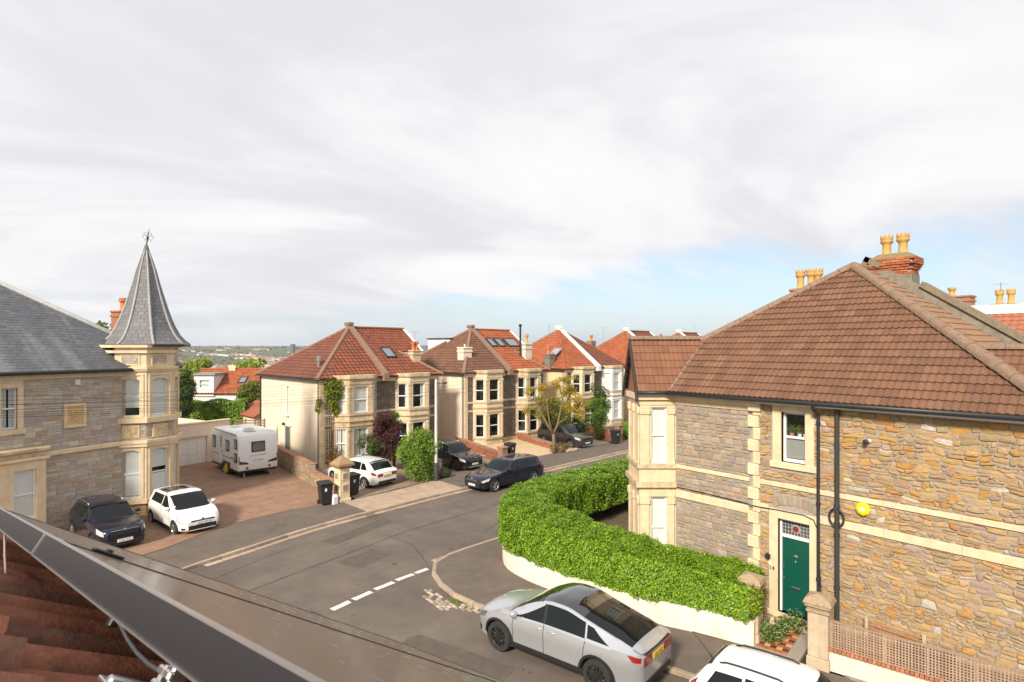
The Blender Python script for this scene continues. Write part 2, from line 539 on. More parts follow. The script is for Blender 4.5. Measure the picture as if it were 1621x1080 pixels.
def roof_plane(parent, corners, w, e, rolls, m, cols, lift=.035, name='roof_tiles', parts=0, partname='roof_tile', deck=None, rollh=.028, seed=1, deckname='roof', dark=.0, cam_local=None):
    """lay overlapping tiles on the plane polygon corners (first edge = eave, counter-clockwise seen from outside)"""
    rnd = random.Random(seed)
    C = [Vector(c) for c in corners]
    U = (C[1] - C[0]).normalized()
    Nn = Vector((0, 0, 0))
    for i in range(len(C)):
        a, b = C[i], C[(i + 1) % len(C)]
        Nn += a.cross(b)
    Nn.normalize()
    V = Nn.cross(U).normalized()
    O = C[0]
    P = [((c - O).dot(U), (c - O).dot(V)) for c in C]
    if area2(P) < 0: P = P[::-1]
    u0, u1 = min(p[0] for p in P), max(p[0] for p in P)
    v0, v1 = min(p[1] for p in P), max(p[1] for p in P)
    M = Matrix(((U.x, V.x, Nn.x, O.x), (U.y, V.y, Nn.y, O.y), (U.z, V.z, Nn.z, O.z), (0, 0, 0, 1)))
    # cross-section of one tile
    pr = []
    if rolls == 0:
        pr = [(.004, 0.), (w - .004, 0.)]
    else:
        for r in range(rolls):
            x = w / rolls
            pr += [(r * x + x * t, hh * rollh) for t, hh in ((0, 0), (.12, .75), (.3, 1.), (.48, .75), (.62, .05), (.85, -.08))]
        pr.append((w, 0))
    def tile(mb, i, j, shift, col):
        x0 = i * w + shift
        y0, y1 = v0 + j * e, v0 + (j + 1) * e + .03
        h0, h1 = lift + rnd.uniform(-.002, .003), .006
        tw = rnd.uniform(-.003, .003)
        n = len(pr)
        pts = [(x0 + a, y0, h0 + hh + tw * (a / w)) for a, hh in pr] + [(x0 + a, y1, h1 + hh * .95) for a, hh in pr] + [(x0 + a, y0 + .002, h0 + hh - lift * .9) for a, hh in pr]
        F = [(k, k + 1, n + k + 1, n + k) for k in range(n - 1)] + [(2 * n + k, 2 * n + k + 1, k + 1, k) for k in range(n - 1)]
        mb.col = col
        mb.add(pts, F)
        return pts, F
    full, border = [], MB()
    inner = MB(M)
    ni0, ni1 = int(math.floor(u0 / w)) - 1, int(math.ceil(u1 / w)) + 1
    nj = int(math.ceil((v1 - v0) / e))
    keep = []
    for j in range(nj):
        for i in range(ni0, ni1):
            sh = (w * .5 if (rolls == 0 and j % 2) else 0)
            x0 = i * w + sh; ya, yb = v0 + j * e, v0 + (j + 1) * e + .03
            q = [(x0, ya), (x0 + w, ya), (x0 + w, yb), (x0, yb)]
            ins = [inpoly(*t, P) for t in q]
            c = jit(rnd.choice(cols), .05, rnd)
            if all(ins): keep.append((i, j, sh, c))
            else:
                cc = convex_clip(q, P)
                if len(cc) > 2 and abs(area2(cc)) > 1e-4: tile(border, i, j, sh, c)
    if border.f:
        bm = bmesh.new(); me = border.mesh('t'); bm.from_mesh(me); bpy.data.meshes.remove(me)
        for k in range(len(P)):
            a, b = P[k], P[(k + 1) % len(P)]
            d = Vector((b[0] - a[0], b[1] - a[1], 0))
            n = Vector((d.y, -d.x, 0)).normalized()
            bmesh.ops.bisect_plane(bm, geom=bm.verts[:] + bm.edges[:] + bm.faces[:], plane_co=Vector((a[0], a[1], 0)), plane_no=n, clear_outer=True)
        me = bpy.data.meshes.new(name); bm.transform(M); bm.to_mesh(me); bm.free()
        me.materials.append(m)
        me.set_sharp_from_angle(angle=R(35)) if rolls else None
        if rolls: me.polygons.foreach_set('use_smooth', [True] * len(me.polygons)); me.set_sharp_from_angle(angle=R(40))
        bo = link(name, me, parent, 'stuff')
    if parts and cam_local is not None:
        keep.sort(key=lambda t: (M @ Vector((t[0] * w, v0 + t[1] * e, 0)) - cam_local).length)
    for k, (i, j, sh, c) in enumerate(keep):
        if k < parts:
            mb = MB(M); tile(mb, i, j, sh, c)
            mb.build(partname, m, parent, smooth=40 if rolls else False)
        else:
            tile(inner, i, j, sh, c)
    if inner.f: inner.build(name, m, parent, smooth=40 if rolls else False, kind='stuff')
    if deck is not None:
        d = MB(); d.slab([tuple(c - Nn * .012) for c in C], .05); d.build(deckname, deck, parent)

def ridge(parent, p0, p1, r, m, col=None, seg=.42, name='ridge_tile', rise=.0, joined=False, lip=.012):
    """half-round capping laid along an edge, one piece after the other"""
    a, b = Vector(p0), Vector(p1)
    L = (b - a).length
    n = max(1, int(round(L / seg)))
    t = (b - a).normalized()
    s = t.cross(Vector((0, 0, 1))).normalized(); up = s.cross(t).normalized()
    all_ = MB()
    for i in range(n):
        mb = all_
        q0, q1 = a + t * (L * i / n + .004), a + t * (L * (i + 1) / n - .004)
        k = 7
        pts = []
        rr = r * RND.uniform(.97, 1.03)
        for q, f in ((q0, 1.06), (q1, 1.0)):
            for j in range(k):
                th = math.pi * (j / (k - 1)) * 1.16 - math.pi * .08
                pts.append(tuple(q + s * math.cos(th) * rr * f + up * (math.sin(th) * rr * f * .85 + rise)))
        mb.col = jit(col, .12) if col else (1, 1, 1)
        mb.add(pts, [(j, j + 1, k + j + 1, k + j) for j in range(k - 1)] + [list(range(k))[::-1], list(range(k, 2 * k))])
    return all_.build(name, m, parent, smooth=50)

def wall_holes(mb, L, z0, z1, holes, t=.25, y=0.):
    """wall from (0,y) to (L,y) in the frame, face on -y side; holes = (x0,x1,za,zb)"""
    xs = sorted({0, L} | {h[0] for h in holes} | {h[1] for h in holes})
    for a, b in zip(xs, xs[1:]):
        hs = sorted((h for h in holes if h[0] < (a + b) / 2 < h[1]), key=lambda h: h[2])
        z = z0
        for h in hs:
            if h[2] > z: mb.box(a, y, z, b, y + t, h[2])
            z = h[3]
        if z < z1: mb.box(a, y, z, b, y + t, z1)

def window(parent, F, x0, x1, z0, z1, depth=.10, fr=.055, back='dark', panes=2, sill=None, sillm=None, sash=True, blindfrac=1.0, label=None, split=.5, M=None, name='window', lead=0, sillh=.09):
    """sash window set in an opening of the frame F; frame, panes and what hangs behind them"""
    M = M or M_upvc
    y = depth
    mb = MB(F)
    mb.box(x0, y, z0, x0 + fr, y + .07, z1); mb.box(x1 - fr, y, z0, x1, y + .07, z1)
    mb.box(x0 + fr, y, z1 - fr, x1 - fr, y + .07, z1); mb.box(x0 + fr, y, z0, x1 - fr, y + .07, z0 + fr * 1.5)
    zm = lerp(z0, z1, split)
    if sash:
        mb.box(x0 + fr, y + .004, zm - .03, x1 - fr, y + .066, zm + .03)
    w = mb.build(name, M, parent, label=label)
    for a, b, dy in ((z0 + fr * 1.5, zm - .03, .045), (zm + .03, z1 - fr, .03)) if sash else ((z0 + fr, z1 - fr, .03),):
        g = MB(F); g.box(x0 + fr, y + dy, a, x1 - fr, y + dy + .004, b); g.build('pane', M_glass, w)
    if lead:
        g = MB(F)
        n = lead
        for k in range(1, n):
            xx = lerp(x0 + fr, x1 - fr, k / n); g.box(xx - .006, y + .026, z0 + fr, xx + .006, y + .03, z1 - fr)
        for k in range(1, 7):
            zz = lerp(z0 + fr, z1 - fr, k / 7); g.box(x0 + fr, y + .0255, zz - .006, x1 - fr, y + .0295, zz + .006)
        g.build('glazing_bars', M_lead, w)
    r = MB(F)
    # the room behind: an open box
    d = .55
    r.poly([(x0 + .01, y + d, z0 + .01), (x1 - .01, y + d, z0 + .01), (x1 - .01, y + d, z1 - .01), (x0 + .01, y + d, z1 - .01)])
    for q in ([(x0 + .005, y + .075, z0), (x0 + .005, y + d, z0), (x0 + .005, y + d, z1), (x0 + .005, y + .075, z1)], [(x1 - .005, y + .075, z0), (x1 - .005, y + d, z0), (x1 - .005, y + d, z1), (x1 - .005, y + .075, z1)],
              [(x0, y + .075, z0 + .005), (x1, y + .075, z0 + .005), (x1, y + d, z0 + .005), (x0, y + d, z0 + .005)], [(x0, y + .075, z1 - .005), (x1, y + .075, z1 - .005), (x1, y + d, z1 - .005), (x0, y + d, z1 - .005)]):
        r.poly(q)
    r.build('room_recess', M_room, w)
    if back in ('blind', 'frost'):
        c = MB(F)
        zt = z1 - fr; zb = lerp(zt, z0 + fr, blindfrac)
        n = max(6, int((zt - zb) / .09))
        for k in range(n):
            a, b = lerp(zb, zt, k / n), lerp(zb, zt, (k + 1) / n)
            c.add([(x0 + .02, y + .058, a), (x1 - .02, y + .058, a), (x1 - .02, y + .064, b), (x0 + .02, y + .064, b)], [(0, 1, 2, 3)])
        c.build('blind', M_blind, w)
    elif back in ('curtain', 'side', 'net'):
        c = MB(F)
        def drape(a, b, za, zb, amp=.018):
            n = max(6, int((b - a) / .03)); P = []
            for k in range(n + 1):
                xx = lerp(a, b, k / n); yy = y + .085 + amp * math.sin(k * 1.9 + a * 7) * (1 + .3 * math.sin(k * .7))
                P += [(xx, yy, za), (xx, yy, zb)]
            c.add(P, [(2 * k, 2 * k + 2, 2 * k + 3, 2 * k + 1) for k in range(n)])
        if back == 'net': drape(x0 + .03, x1 - .03, z0 + .03, z1 - .03)
        elif back == 'curtain':
            m_ = lerp(x0, x1, .46); drape(x0 + .03, m_, z0 + .03, z1 - .03); drape(m_ + .05, x1 - .03, z0 + .03, z1 - .03)
        else: drape(lerp(x0, x1, .72), x1 - .03, z0 + .03, z1 - .03)
        c.build('curtain', M_curt, w)
    if sill:
        s = MB(F); s.box(x0 - sill, -.07, z0 - sillh, x1 + sill, y + .02, z0, .012); s.build('sill', sillm or M_bath, w)
    return w

# ---- stone walls, stone by stone
def rubble_cells(x0, x1, z0, z1, size, aspect, seed, jitter=.8, big=.12):
    """irregular cells: a weighted Voronoi pattern stretched along x"""
    rnd = random.Random(seed)
    pts = []
    sx = size * aspect; sz = size
    tries = int((x1 - x0) * (z1 - z0) / (sx * sz) * 30)
    grid = {}
    for _ in range(tries):
        x, z = rnd.uniform(x0, x1), rnd.uniform(z0, z1)
        r = rnd.choice((.62, .75, .85, 1., 1.)) if rnd.random() > big else 1.5
        gx, gz = int(x / sx), int(z / sz)
        ok = True
        for i in range(gx - 2, gx + 3):
            for k in range(gz - 2, gz + 3):
                for (px, pz, pr) in grid.get((i, k), ()):
                    if ((x - px) / sx) ** 2 + ((z - pz) / sz) ** 2 < ((r + pr) * .5) ** 2: ok = False; break
                if not ok: break
            if not ok: break
        if ok:
            grid.setdefault((gx, gz), []).append((x, z, r)); pts.append((x, z, r))
    cells = []
    for (x, z, r) in pts:
        gx, gz = int(x / sx), int(z / sz)
        nb = []
        for i in range(gx - 3, gx + 4):
            for k in range(gz - 3, gz + 4):
                nb += [q for q in grid.get((i, k), ()) if q[0] != x or q[1] != z]
        P = [(max(x0, x - 3 * sx), max(z0, z - 3 * sz)), (min(x1, x + 3 * sx), max(z0, z - 3 * sz)), (min(x1, x + 3 * sx), min(z1, z + 3 * sz)), (max(x0, x - 3 * sx), min(z1, z + 3 * sz))]
        for (px, pz, pr) in nb:
            dx, dz = (px - x) / sx, (pz - z) / sz
            d2 = dx * dx + dz * dz
            if d2 > 12: continue
            t = .5 + .5 * (r * r - pr * pr) * .25 / d2
            t = max(.2, min(.8, t))
            mx, mz = x + (px - x) * t, z + (pz - z) * t
            nx, nz = dx / sx, dz / sz
            out = []
            for a in range(len(P)):
                p, q = P[a], P[(a + 1) % len(P)]
                dp = (p[0] - mx) * nx + (p[1] - mz) * nz; dq = (q[0] - mx) * nx + (q[1] - mz) * nz
                if dp <= 0: out.append(p)
                if (dp <= 0) != (dq <= 0):
                    tt = dp / (dp - dq); out.append((p[0] + (q[0] - p[0]) * tt, p[1] + (q[1] - p[1]) * tt))
            P = out
            if len(P) < 3: break
        if len(P) >= 3 and area2(P) > .0008: cells.append(P)
    return cells

def ashlar_cells(x0, x1, z0, z1, hs, ws, seed, wob=.0):
    """random coursed squared stone: courses of uneven height, some courses broken into two"""
    rnd = random.Random(seed)
    cells = []
    z = z0
    while z < z1 - .03:
        hh = rnd.uniform(*hs)
        if z1 - z - hh < hs[0] * .6: hh = z1 - z
        x = x0
        while x < x1 - .01:
            w = rnd.uniform(*ws)
            if x1 - x - w < ws[0] * .6: w = x1 - x
            def cell(a, b, c, d):
                j = lambda: rnd.uniform(-wob, wob)
                cells.append([(a + j(), c + j()), (b + j(), c + j()), (b + j(), d + j()), (a + j(), d + j())])
            if hh > hs[0] * 1.45 and rnd.random() < .5:
                m = z + hh * rnd.uniform(.4, .6)
                if rnd.random() < .5 and w > ws[0] * 1.5:
                    k = x + w * rnd.uniform(.35, .65); cell(x, k, z, m); cell(k, x + w, z, m)
                else: cell(x, x + w, z, m)
                cell(x, x + w, m, z + hh)
            else: cell(x, x + w, z, z + hh)
            x += w
        z += hh
    return cells

def rough_cells(x0, x1, z0, z1, hs, ws, seed, amp=.03, wob=.014):
    """rubble brought roughly to courses: uneven squared blocks bent out of true"""
    rnd = random.Random(seed)
    ph = [rnd.uniform(0, 6.28) for _ in range(8)]
    wx = lambda x, z: x + amp * 1.2 * (math.sin(z * 7.1 + x * 1.9 + ph[0]) * .6 + math.sin(z * 16 + x * 5 + ph[1]) * .4 + math.sin(z * 3.1 - x * 2.7 + ph[2]) * .8)
    wz = lambda x, z: z + amp * (math.sin(x * 5.3 + z * 2.2 + ph[3]) * .7 + math.sin(x * 11.7 - z * 6 + ph[4]) * .45 + math.sin(x * 2.1 + z * 4 + ph[5]) * .9)
    out = []
    z = z0 - .1
    while z < z1 + .1:
        hh = rnd.choice((rnd.uniform(*hs), rnd.uniform(hs[0], lerp(*hs, .5))))
        x = x0 - rnd.uniform(0, .3)
        while x < x1:
            w = rnd.uniform(*ws) * (1.25 if rnd.random() < .2 else .9)
            subs = [(x, x + w, z, z + hh)]
            if hh > lerp(*hs, .45):
                r = rnd.random()
                m = z + hh * rnd.uniform(.38, .62); k = x + w * rnd.uniform(.35, .65)
                if r < .35: subs = [(x, x + w, z, m), (x, x + w, m, z + hh)]
                elif r < .55: subs = [(x, k, z, m), (k, x + w, z, m), (x, x + w, m, z + hh)]
                elif r < .75: subs = [(x, x + w, z, m), (x, k, m, z + hh), (k, x + w, m, z + hh)]
            for a, b, c, d in subs:
                j = lambda: rnd.uniform(-wob, wob)
                P = [(a + j(), c + j()), (lerp(a, b, .5) + j(), c + j() - abs(j()) * .5), (b + j(), c + j()), (b + abs(j()) * .3, lerp(c, d, .5)), (b + j(), d + j()), (lerp(a, b, .5) + j(), d + j() + abs(j()) * .5), (a + j(), d + j()), (a - abs(j()) * .3, lerp(c, d, .5))]
                P = [(wx(*p), wz(*p)) for p in P]
                P = [(min(x1, max(x0, p[0])), min(z1, max(z0, p[1]))) for p in P]
                # convex hull keeps later trimming safe
                H_ = sorted(set(P)); lo, up = [], []
                for q in H_:
                    while len(lo) > 1 and (lo[-1][0] - lo[-2][0]) * (q[1] - lo[-2][1]) - (lo[-1][1] - lo[-2][1]) * (q[0] - lo[-2][0]) <= 0: lo.pop()
                    lo.append(q)
                for q in H_[::-1]:
                    while len(up) > 1 and (up[-1][0] - up[-2][0]) * (q[1] - up[-2][1]) - (up[-1][1] - up[-2][1]) * (q[0] - up[-2][0]) <= 0: up.pop()
                    up.append(q)
                P = lo[:-1] + up[:-1]
                if len(P) > 2 and area2(P) > .003: out.append(P)
            x += w
        z += hh
    return out

def rect_cut(P, rects, gap=.0):
    """drop or trim a stone so that it keeps clear of the openings"""
    out = [P]
    for (a, b, c, d) in rects:
        new = []
        for Q in out:
            xs = [p[0] for p in Q]; zs = [p[1] for p in Q]
            if max(xs) <= a or min(xs) >= b or max(zs) <= c or min(zs) >= d: new.append(Q); continue
            B = 1e3
            for reg in ([(-B, -B), (a, -B), (a, B), (-B, B)], [(b, -B), (B, -B), (B, B), (b, B)], [(a, -B), (b, -B), (b, c), (a, c)], [(a, d), (b, d), (b, B), (a, B)]):
                q = convex_clip(Q, reg)
                if len(q) > 2 and abs(area2(q)) > .0022: new.append(q)
        out = new
    return out

def shrink(P, g):
    """inset a convex counter-clockwise polygon by g"""
    out = list(P); n = len(P)
    for i in range(n):
        a, b = P[i], P[(i + 1) % n]
        ex, ez = b[0] - a[0], b[1] - a[1]
        L = math.hypot(ex, ez)
        if L < 1e-6: continue
        nx, nz = -ez / L, ex / L
        src, out = out, []
        for k in range(len(src)):
            p, q = src[k], src[(k + 1) % len(src)]
            dp = (p[0] - a[0]) * nx + (p[1] - a[1]) * nz - g; dq = (q[0] - a[0]) * nx + (q[1] - a[1]) * nz - g
            if dp >= 0: out.append(p)
            if (dp >= 0) != (dq >= 0):
                t = dp / (dp - dq); out.append((p[0] + (q[0] - p[0]) * t, p[1] + (q[1] - p[1]) * t))
        if len(out) < 3: return []
    # drop near-double corners
    res = [p for i, p in enumerate(out) if math.hypot(p[0] - out[i - 1][0], p[1] - out[i - 1][1]) > .006]
    return res if len(res) > 2 else []

def stone(mb, P, proud, edge, rnd, rough=.006, sink=.012):
    n = len(P)
    Q = shrink(P, edge)
    if len(Q) != n:
        cx_, cz_ = sum(p[0] for p in P) / n, sum(p[1] for p in P) / n
        Q = [(cx_ + (p[0] - cx_) * .85, cz_ + (p[1] - cz_) * .85) for p in P]
    pts = [(x, sink, z) for x, z in P] + [(x, -proud * .55, z) for x, z in P] + [(x, -proud - rnd.uniform(-rough, rough), z) for x, z in Q]
    F = [(i, (i + 1) % n, n + (i + 1) % n, n + i) for i in range(n)] + [(n + i, n + (i + 1) % n, 2 * n + (i + 1) % n, 2 * n + i) for i in range(n)]
    cx_, cz_ = sum(p[0] for p in Q) / n, sum(p[1] for p in Q) / n
    pts.append((cx_, -proud - rnd.uniform(0, rough * 2), cz_))
    F += [(2 * n + i, 2 * n + (i + 1) % n, 3 * n) for i in range(n)]
    mb.add(pts, F)

def stone_wall(parent, F, cells, cols, holes=(), gap=.007, proud=(.008, .03), edge=.012, maxparts=300, name='stone', m=None, seed=3, minpx=0, eye=None, used=None, rough=.006, round_=0):
    rnd = random.Random(seed)
    m = m or M_stoneA
    polys = []
    for P in cells:
        if area2(P) < 0: P = P[::-1]
        for Q in (rect_cut(P, holes) if holes else [P]):
            q = shrink(Q, gap)
            if round_ and len(q) > 3:      # knock the corners off
                r = []
                for i in range(len(q)):
                    a, b, c = q[i - 1], q[i], q[(i + 1) % len(q)]
                    k = round_ * rnd.uniform(.5, 1.3)
                    la, lc = math.hypot(a[0] - b[0], a[1] - b[1]), math.hypot(c[0] - b[0], c[1] - b[1])
                    ta, tc_ = min(.33, k / max(la, .001)), min(.33, k / max(lc, .001))
                    r += [(lerp(b[0], a[0], ta), lerp(b[1], a[1], ta)), (lerp(b[0], c[0], tc_), lerp(b[1], c[1], tc_))]
                q = r
            if len(q) > 2 and abs(area2(q)) > .0012: polys.append(q)
    eye = eye or Vector((0, 0, CAMZ))
    Mw = (parent_matrix(parent) @ F)
    def big(q):
        x, z = q[0]
        d = (Mw @ Vector((x, 0, z)) - eye).length
        return abs(area2(q)) / d ** 2
    polys.sort(key=big, reverse=True)
    rest = MB(F)
    left = maxparts - (used[0] if used else 0)
    cnt = 0
    for k, q in enumerate(polys):
        c = jit(rnd.choice(cols), .13, rnd)
        pr = rnd.uniform(*proud)
        if k < left:
            mb = MB(F); mb.col = c; stone(mb, q, pr, edge, rnd, rough); mb.build(name, m, parent); cnt += 1
        else:
            rest.col = c; stone(rest, q, pr, edge, rnd, rough)
    if used is not None: used[0] += cnt
    if rest.f: rest.build(name.rsplit('_', 1)[0] + '_infill_stones', m, parent, kind='stuff')

def parent_matrix(p):
    M = Matrix.Identity(4)
    while p is not None:
        M = Matrix.LocRotScale(p.location, p.rotation_euler, p.scale) @ M
        p = p.parent
    return M

# ---- plants
def leaves_mesh(name, pts, nrm, size, cols, mat_, parent=None, kind=None, asp=.55, tilt=.9, rng=None, label=None, fold=True, up=.25):
    """one small folded leaf at each point, facing roughly along nrm"""
    rng = rng or NR
    n = len(pts)
    pts = np.asarray(pts, dtype=np.float32); nrm = np.asarray(nrm, dtype=np.float32)
    nn = nrm + rng.normal(0, tilt, (n, 3)) * .6; nn[:, 2] += up
    nn /= np.linalg.norm(nn, axis=1, keepdims=True) + 1e-6
    t = rng.normal(0, 1, (n, 3)); t -= nn * np.sum(t * nn, 1, keepdims=True); t /= np.linalg.norm(t, axis=1, keepdims=True) + 1e-6
    b = np.cross(nn, t)
    s = (size * rng.uniform(.65, 1.3, (n, 1))).astype(np.float32)
    V = np.empty((n, 4, 3), dtype=np.float32)
    V[:, 0] = pts - t * s; V[:, 1] = pts + b * s * asp - t * s * .1 - nn * s * .12; V[:, 2] = pts + t * s; V[:, 3] = pts - b * s * asp - t * s * .1 - nn * s * .12
    me = bpy.data.meshes.new(name)
    me.vertices.add(4 * n); me.vertices.foreach_set('co', V.reshape(-1))
    if fold:
        idx = (np.arange(n)[:, None] * 4 + np.array([[0, 1, 2, 0, 2, 3]])).reshape(-1).astype(np.int32); k = 3; nf = 2 * n
    else:
        idx = np.arange(4 * n, dtype=np.int32); k = 4; nf = n
    me.loops.add(len(idx)); me.loops.foreach_set('vertex_index', idx)
    me.polygons.add(nf); me.polygons.foreach_set('loop_start', np.arange(nf, dtype=np.int32) * k)
    me.update(calc_edges=True)
    ca = np.asarray(cols, dtype=np.float32)
    c = ca[rng.integers(0, len(ca), n)] * rng.uniform(.75, 1.25, (n, 1))
    c = np.concatenate([c, np.ones((n, 1))], 1).astype(np.float32)
    at = me.color_attributes.new('Col', 'FLOAT_COLOR', 'POINT')
    at.data.foreach_set('color', np.repeat(c, 4, axis=0).reshape(-1))
    me.materials.append(mat_)
    return link(name, me, parent, kind, label)

def blob_points(blobs, n, rng=None, shell=.55):
    """points scattered through the outer part of ellipsoids (cx,cy,cz,rx,ry,rz), more in the bigger ones"""
    rng = rng or NR
    B = np.asarray(blobs, dtype=float)
    wgt = (B[:, 3] * B[:, 4] * B[:, 5]) ** .67; wgt /= wgt.sum()
    k = rng.choice(len(B), n, p=wgt)
    d = rng.normal(0, 1, (n, 3)); d /= np.linalg.norm(d, axis=1, keepdims=True)
    r = shell + (1 - shell) * rng.random((n, 1)) ** .6
    r += rng.normal(0, .05, (n, 1))
    p = B[k, :3] + d * r * B[k, 3:6]
    return p, d

def clumps(c, rad, n, r0, seed, flat=1.):
    """leaf clumps spread through a crown"""
    rnd = random.Random(seed); out = []
    for _ in range(n):
        while True:
            d = Vector((rnd.uniform(-1, 1), rnd.uniform(-1, 1), rnd.uniform(-1, 1)))
            if d.length < 1: break
        k = rnd.uniform(.6, 1.25) * r0
        out.append((c[0] + d.x * rad[0], c[1] + d.y * rad[1], c[2] + d.z * rad[2], k, k, k * flat * rnd.uniform(.7, 1)))
    return out

def bush(name, label, cat, loc, blobs, n, size, cols, group=None, trunk=None, gloss=False, shell=.5, seed=1, tilt=.9, asp=.55, core=None):
    rng = np.random.default_rng(seed)
    t = thing(name, label, cat, loc, 0, group)
    p, d = blob_points(blobs, n, rng, shell)
    p[:, 2] = np.maximum(p[:, 2], .03)
    leaves_mesh('foliage', p, d, size, cols, M_leafgloss if gloss else M_leaf, t, asp=asp, tilt=tilt, rng=rng)
    mb = MB()
    rnd = random.Random(seed)
    if trunk:
        for pts, r in trunk: mb.tube(pts, r, 7)
    else:
        zs = min(b[2] for b in blobs)
        for b in blobs[:14]:
            mb.tube([(b[0] * .15, b[1] * .15, 0), (b[0] * .5 + rnd.uniform(-.05, .05), b[1] * .5, b[2] * .5), (b[0], b[1], b[2])], [.03, .02, .008], 5)
    mb.build('trunk' if trunk else 'stems', M_bark, t, smooth=True)
    return t
# ------------------------------------------------------------------ the ground, the far land
def terrain_z(r, a):
    k = lambda x, lo, hi: max(0., min(1., (x - lo) / (hi - lo)))
    sm = lambda t: t * t * (3 - 2 * t)
    z = -.09 - 34 * sm(k(r, 100, 420)) - 16 * sm(k(r, 400, 1100))
    z += 46 * sm(k(r, 1500, 5200)) + 22 * sm(k(r, 4200, 9500))
    if r > 250:
        z += sm(k(r, 300, 1500)) * (5 * math.sin(a * 9 + r / 420.) + 4 * math.sin(a * 23 - r / 260.)) * (1 if r < 4000 else .6)
        z += sm(k(r, 2200, 4200)) * 16 * max(0, math.sin((a - R(60)) * 6 + 1.2)) * k(R(66) - a, 0, .3)
    return z

def make_ground():
    rs = [0, 20, 40, 60, 80, 100, 125, 150, 185, 230, 280, 340, 420, 520, 650, 800, 1000, 1250, 1550, 1900, 2300, 2800, 3400, 4100, 5000, 6200, 7600, 9500, 12000]
    n = 180
    v, f = [(0, 0, -.09)], []
    for r in rs[1:]:
        for j in range(n):
            a = 2 * math.pi * j / n
            v.append((r * math.cos(a), r * math.sin(a), terrain_z(r, a)))
    for j in range(n): f.append((0, 1 + j, 1 + (j + 1) % n))
    for i in range(len(rs) - 2):
        b = 1 + i * n
        for j in range(n): f.append((b + j, b + n + j, b + n + (j + 1) % n, b + (j + 1) % n))
    me = bpy.data.meshes.new('ground'); me.from_pydata(v, [], f)
    me.polygons.foreach_set('use_smooth', [True] * len(me.polygons))
    g = mat('grass_ground', (.075, .095, .032), .95, .35, .012, (.11, .105, .045), .3, 3, .05)
    me.materials.append(g)
    link('ground', me, None, 'structure')
make_ground()

def sheet(name, pts, z, m, t=.06, kind='structure', parent=None):
    mb = MB()
    if area2(pts) < 0: pts = pts[::-1]
    mb.prism(pts, z - t, z)
    o = mb.build(name, m, parent, kind=kind)
    bm = bmesh.new(); bm.from_mesh(o.data)
    bmesh.ops.triangulate(bm, faces=[f for f in bm.faces if len(f.verts) > 4], quad_method='BEAUTY', ngon_method='EAR_CLIP')
    bm.to_mesh(o.data); bm.free()
    return o

FARK = [(-60, -7), (-20, 11.5), (0, 20.4), (4.6, 22.4), (6.4, 23.0), (7.8, 23.5), (8.9, 23.85), (11.4, 24.4), (16.2, 25.2), (25.8, 26.4), (33.5, 27.25), (60, 30.2), (110, 36)]
NEARK = [(110, 28.4), (60, 22.9), (33, 20.0), (14.1, 17.92), (12.46, 17.76), (11.4, 17.58), (10.72, 17.2), (10.2, 16.4), (9.85, 15.2), (9.85, 14.2), (10.1, 13.2), (10.85, 10.4), (11.4, 8.2), (12.35, 4.5), (14.2, -3), (18, -18)]
LEFTK = [(11.6, -18), (8.1, -3), (6.0, 5.0), (4.2, 11.0), (3.0, 13.2), (.6, 13.9), (-3, 12.2), (-20, 4), (-60, -14)]
road = sheet('road', FARK + NEARK + LEFTK, 0, M_tarmac, .05)

# pavements
PB = [(-60, -4.4), (-20, 13.9), (0, 22.9), (3.93, 24.74), (5.36, 25.75), (7.45, 26.55), (9.5, 26.95), (11.55, 26.75)]
i0 = [p for p in FARK if p[0] <= 11.4]
sheet('pavement', i0 + [(11.75, 24.45)] + PB[::-1], .10, M_pave, .08)
sheet('pavement', [(11.76, 24.46), (16.2, 25.2), (17.6, 25.38), (17.5, 27.9), (14.2, 27.1), (11.56, 26.76)], .101, M_conc, .08)
sheet('pavement', [(17.61, 25.39), (25.8, 26.4), (33.5, 27.25), (60, 30.2), (110, 36), (110, 39.4), (60, 33.3), (37.3, 30.4), (34, 30.1), (27.5, 29.5), (20.3, 28.5), (17.51, 27.9)], .10, M_pave, .08)
HW = [(16.3, 17.85), (14.6, 17.38), (13.4, 16.72), (12.72, 15.95), (12.32, 15.2), (12.2, 14.2), (12.28, 13.0), (12.68, 10.4), (13.3, 8.8), (13.72, 7.35)]     # foot of the hedge wall
side = [p for p in NEARK if p[1] <= 8.3]
sheet('pavement', NEARK[3:13] + side[1:4] + [(19.8, -18), (15.9, -3), (14.9, 1.0), (14.15, 5.2), (13.72, 7.35)] + HW[::-1][1:] + [(20, 18.3), (33, 19.7), (33, 20.0)], .10, M_pave, .08)
sheet('pavement', NEARK[:3] + [(33, 19.7), (60, 22.5), (110, 27.9)], .1, M_pave, .08)
sheet('pavement', LEFTK + [(-60, -16.5), (-20, 1.6), (-4, 9.7), (.2, 11.3), (2.2, 9.6), (4.0, 4.4), (6.1, -3.4), (9.6, -18)], .10, M_pave, .08)

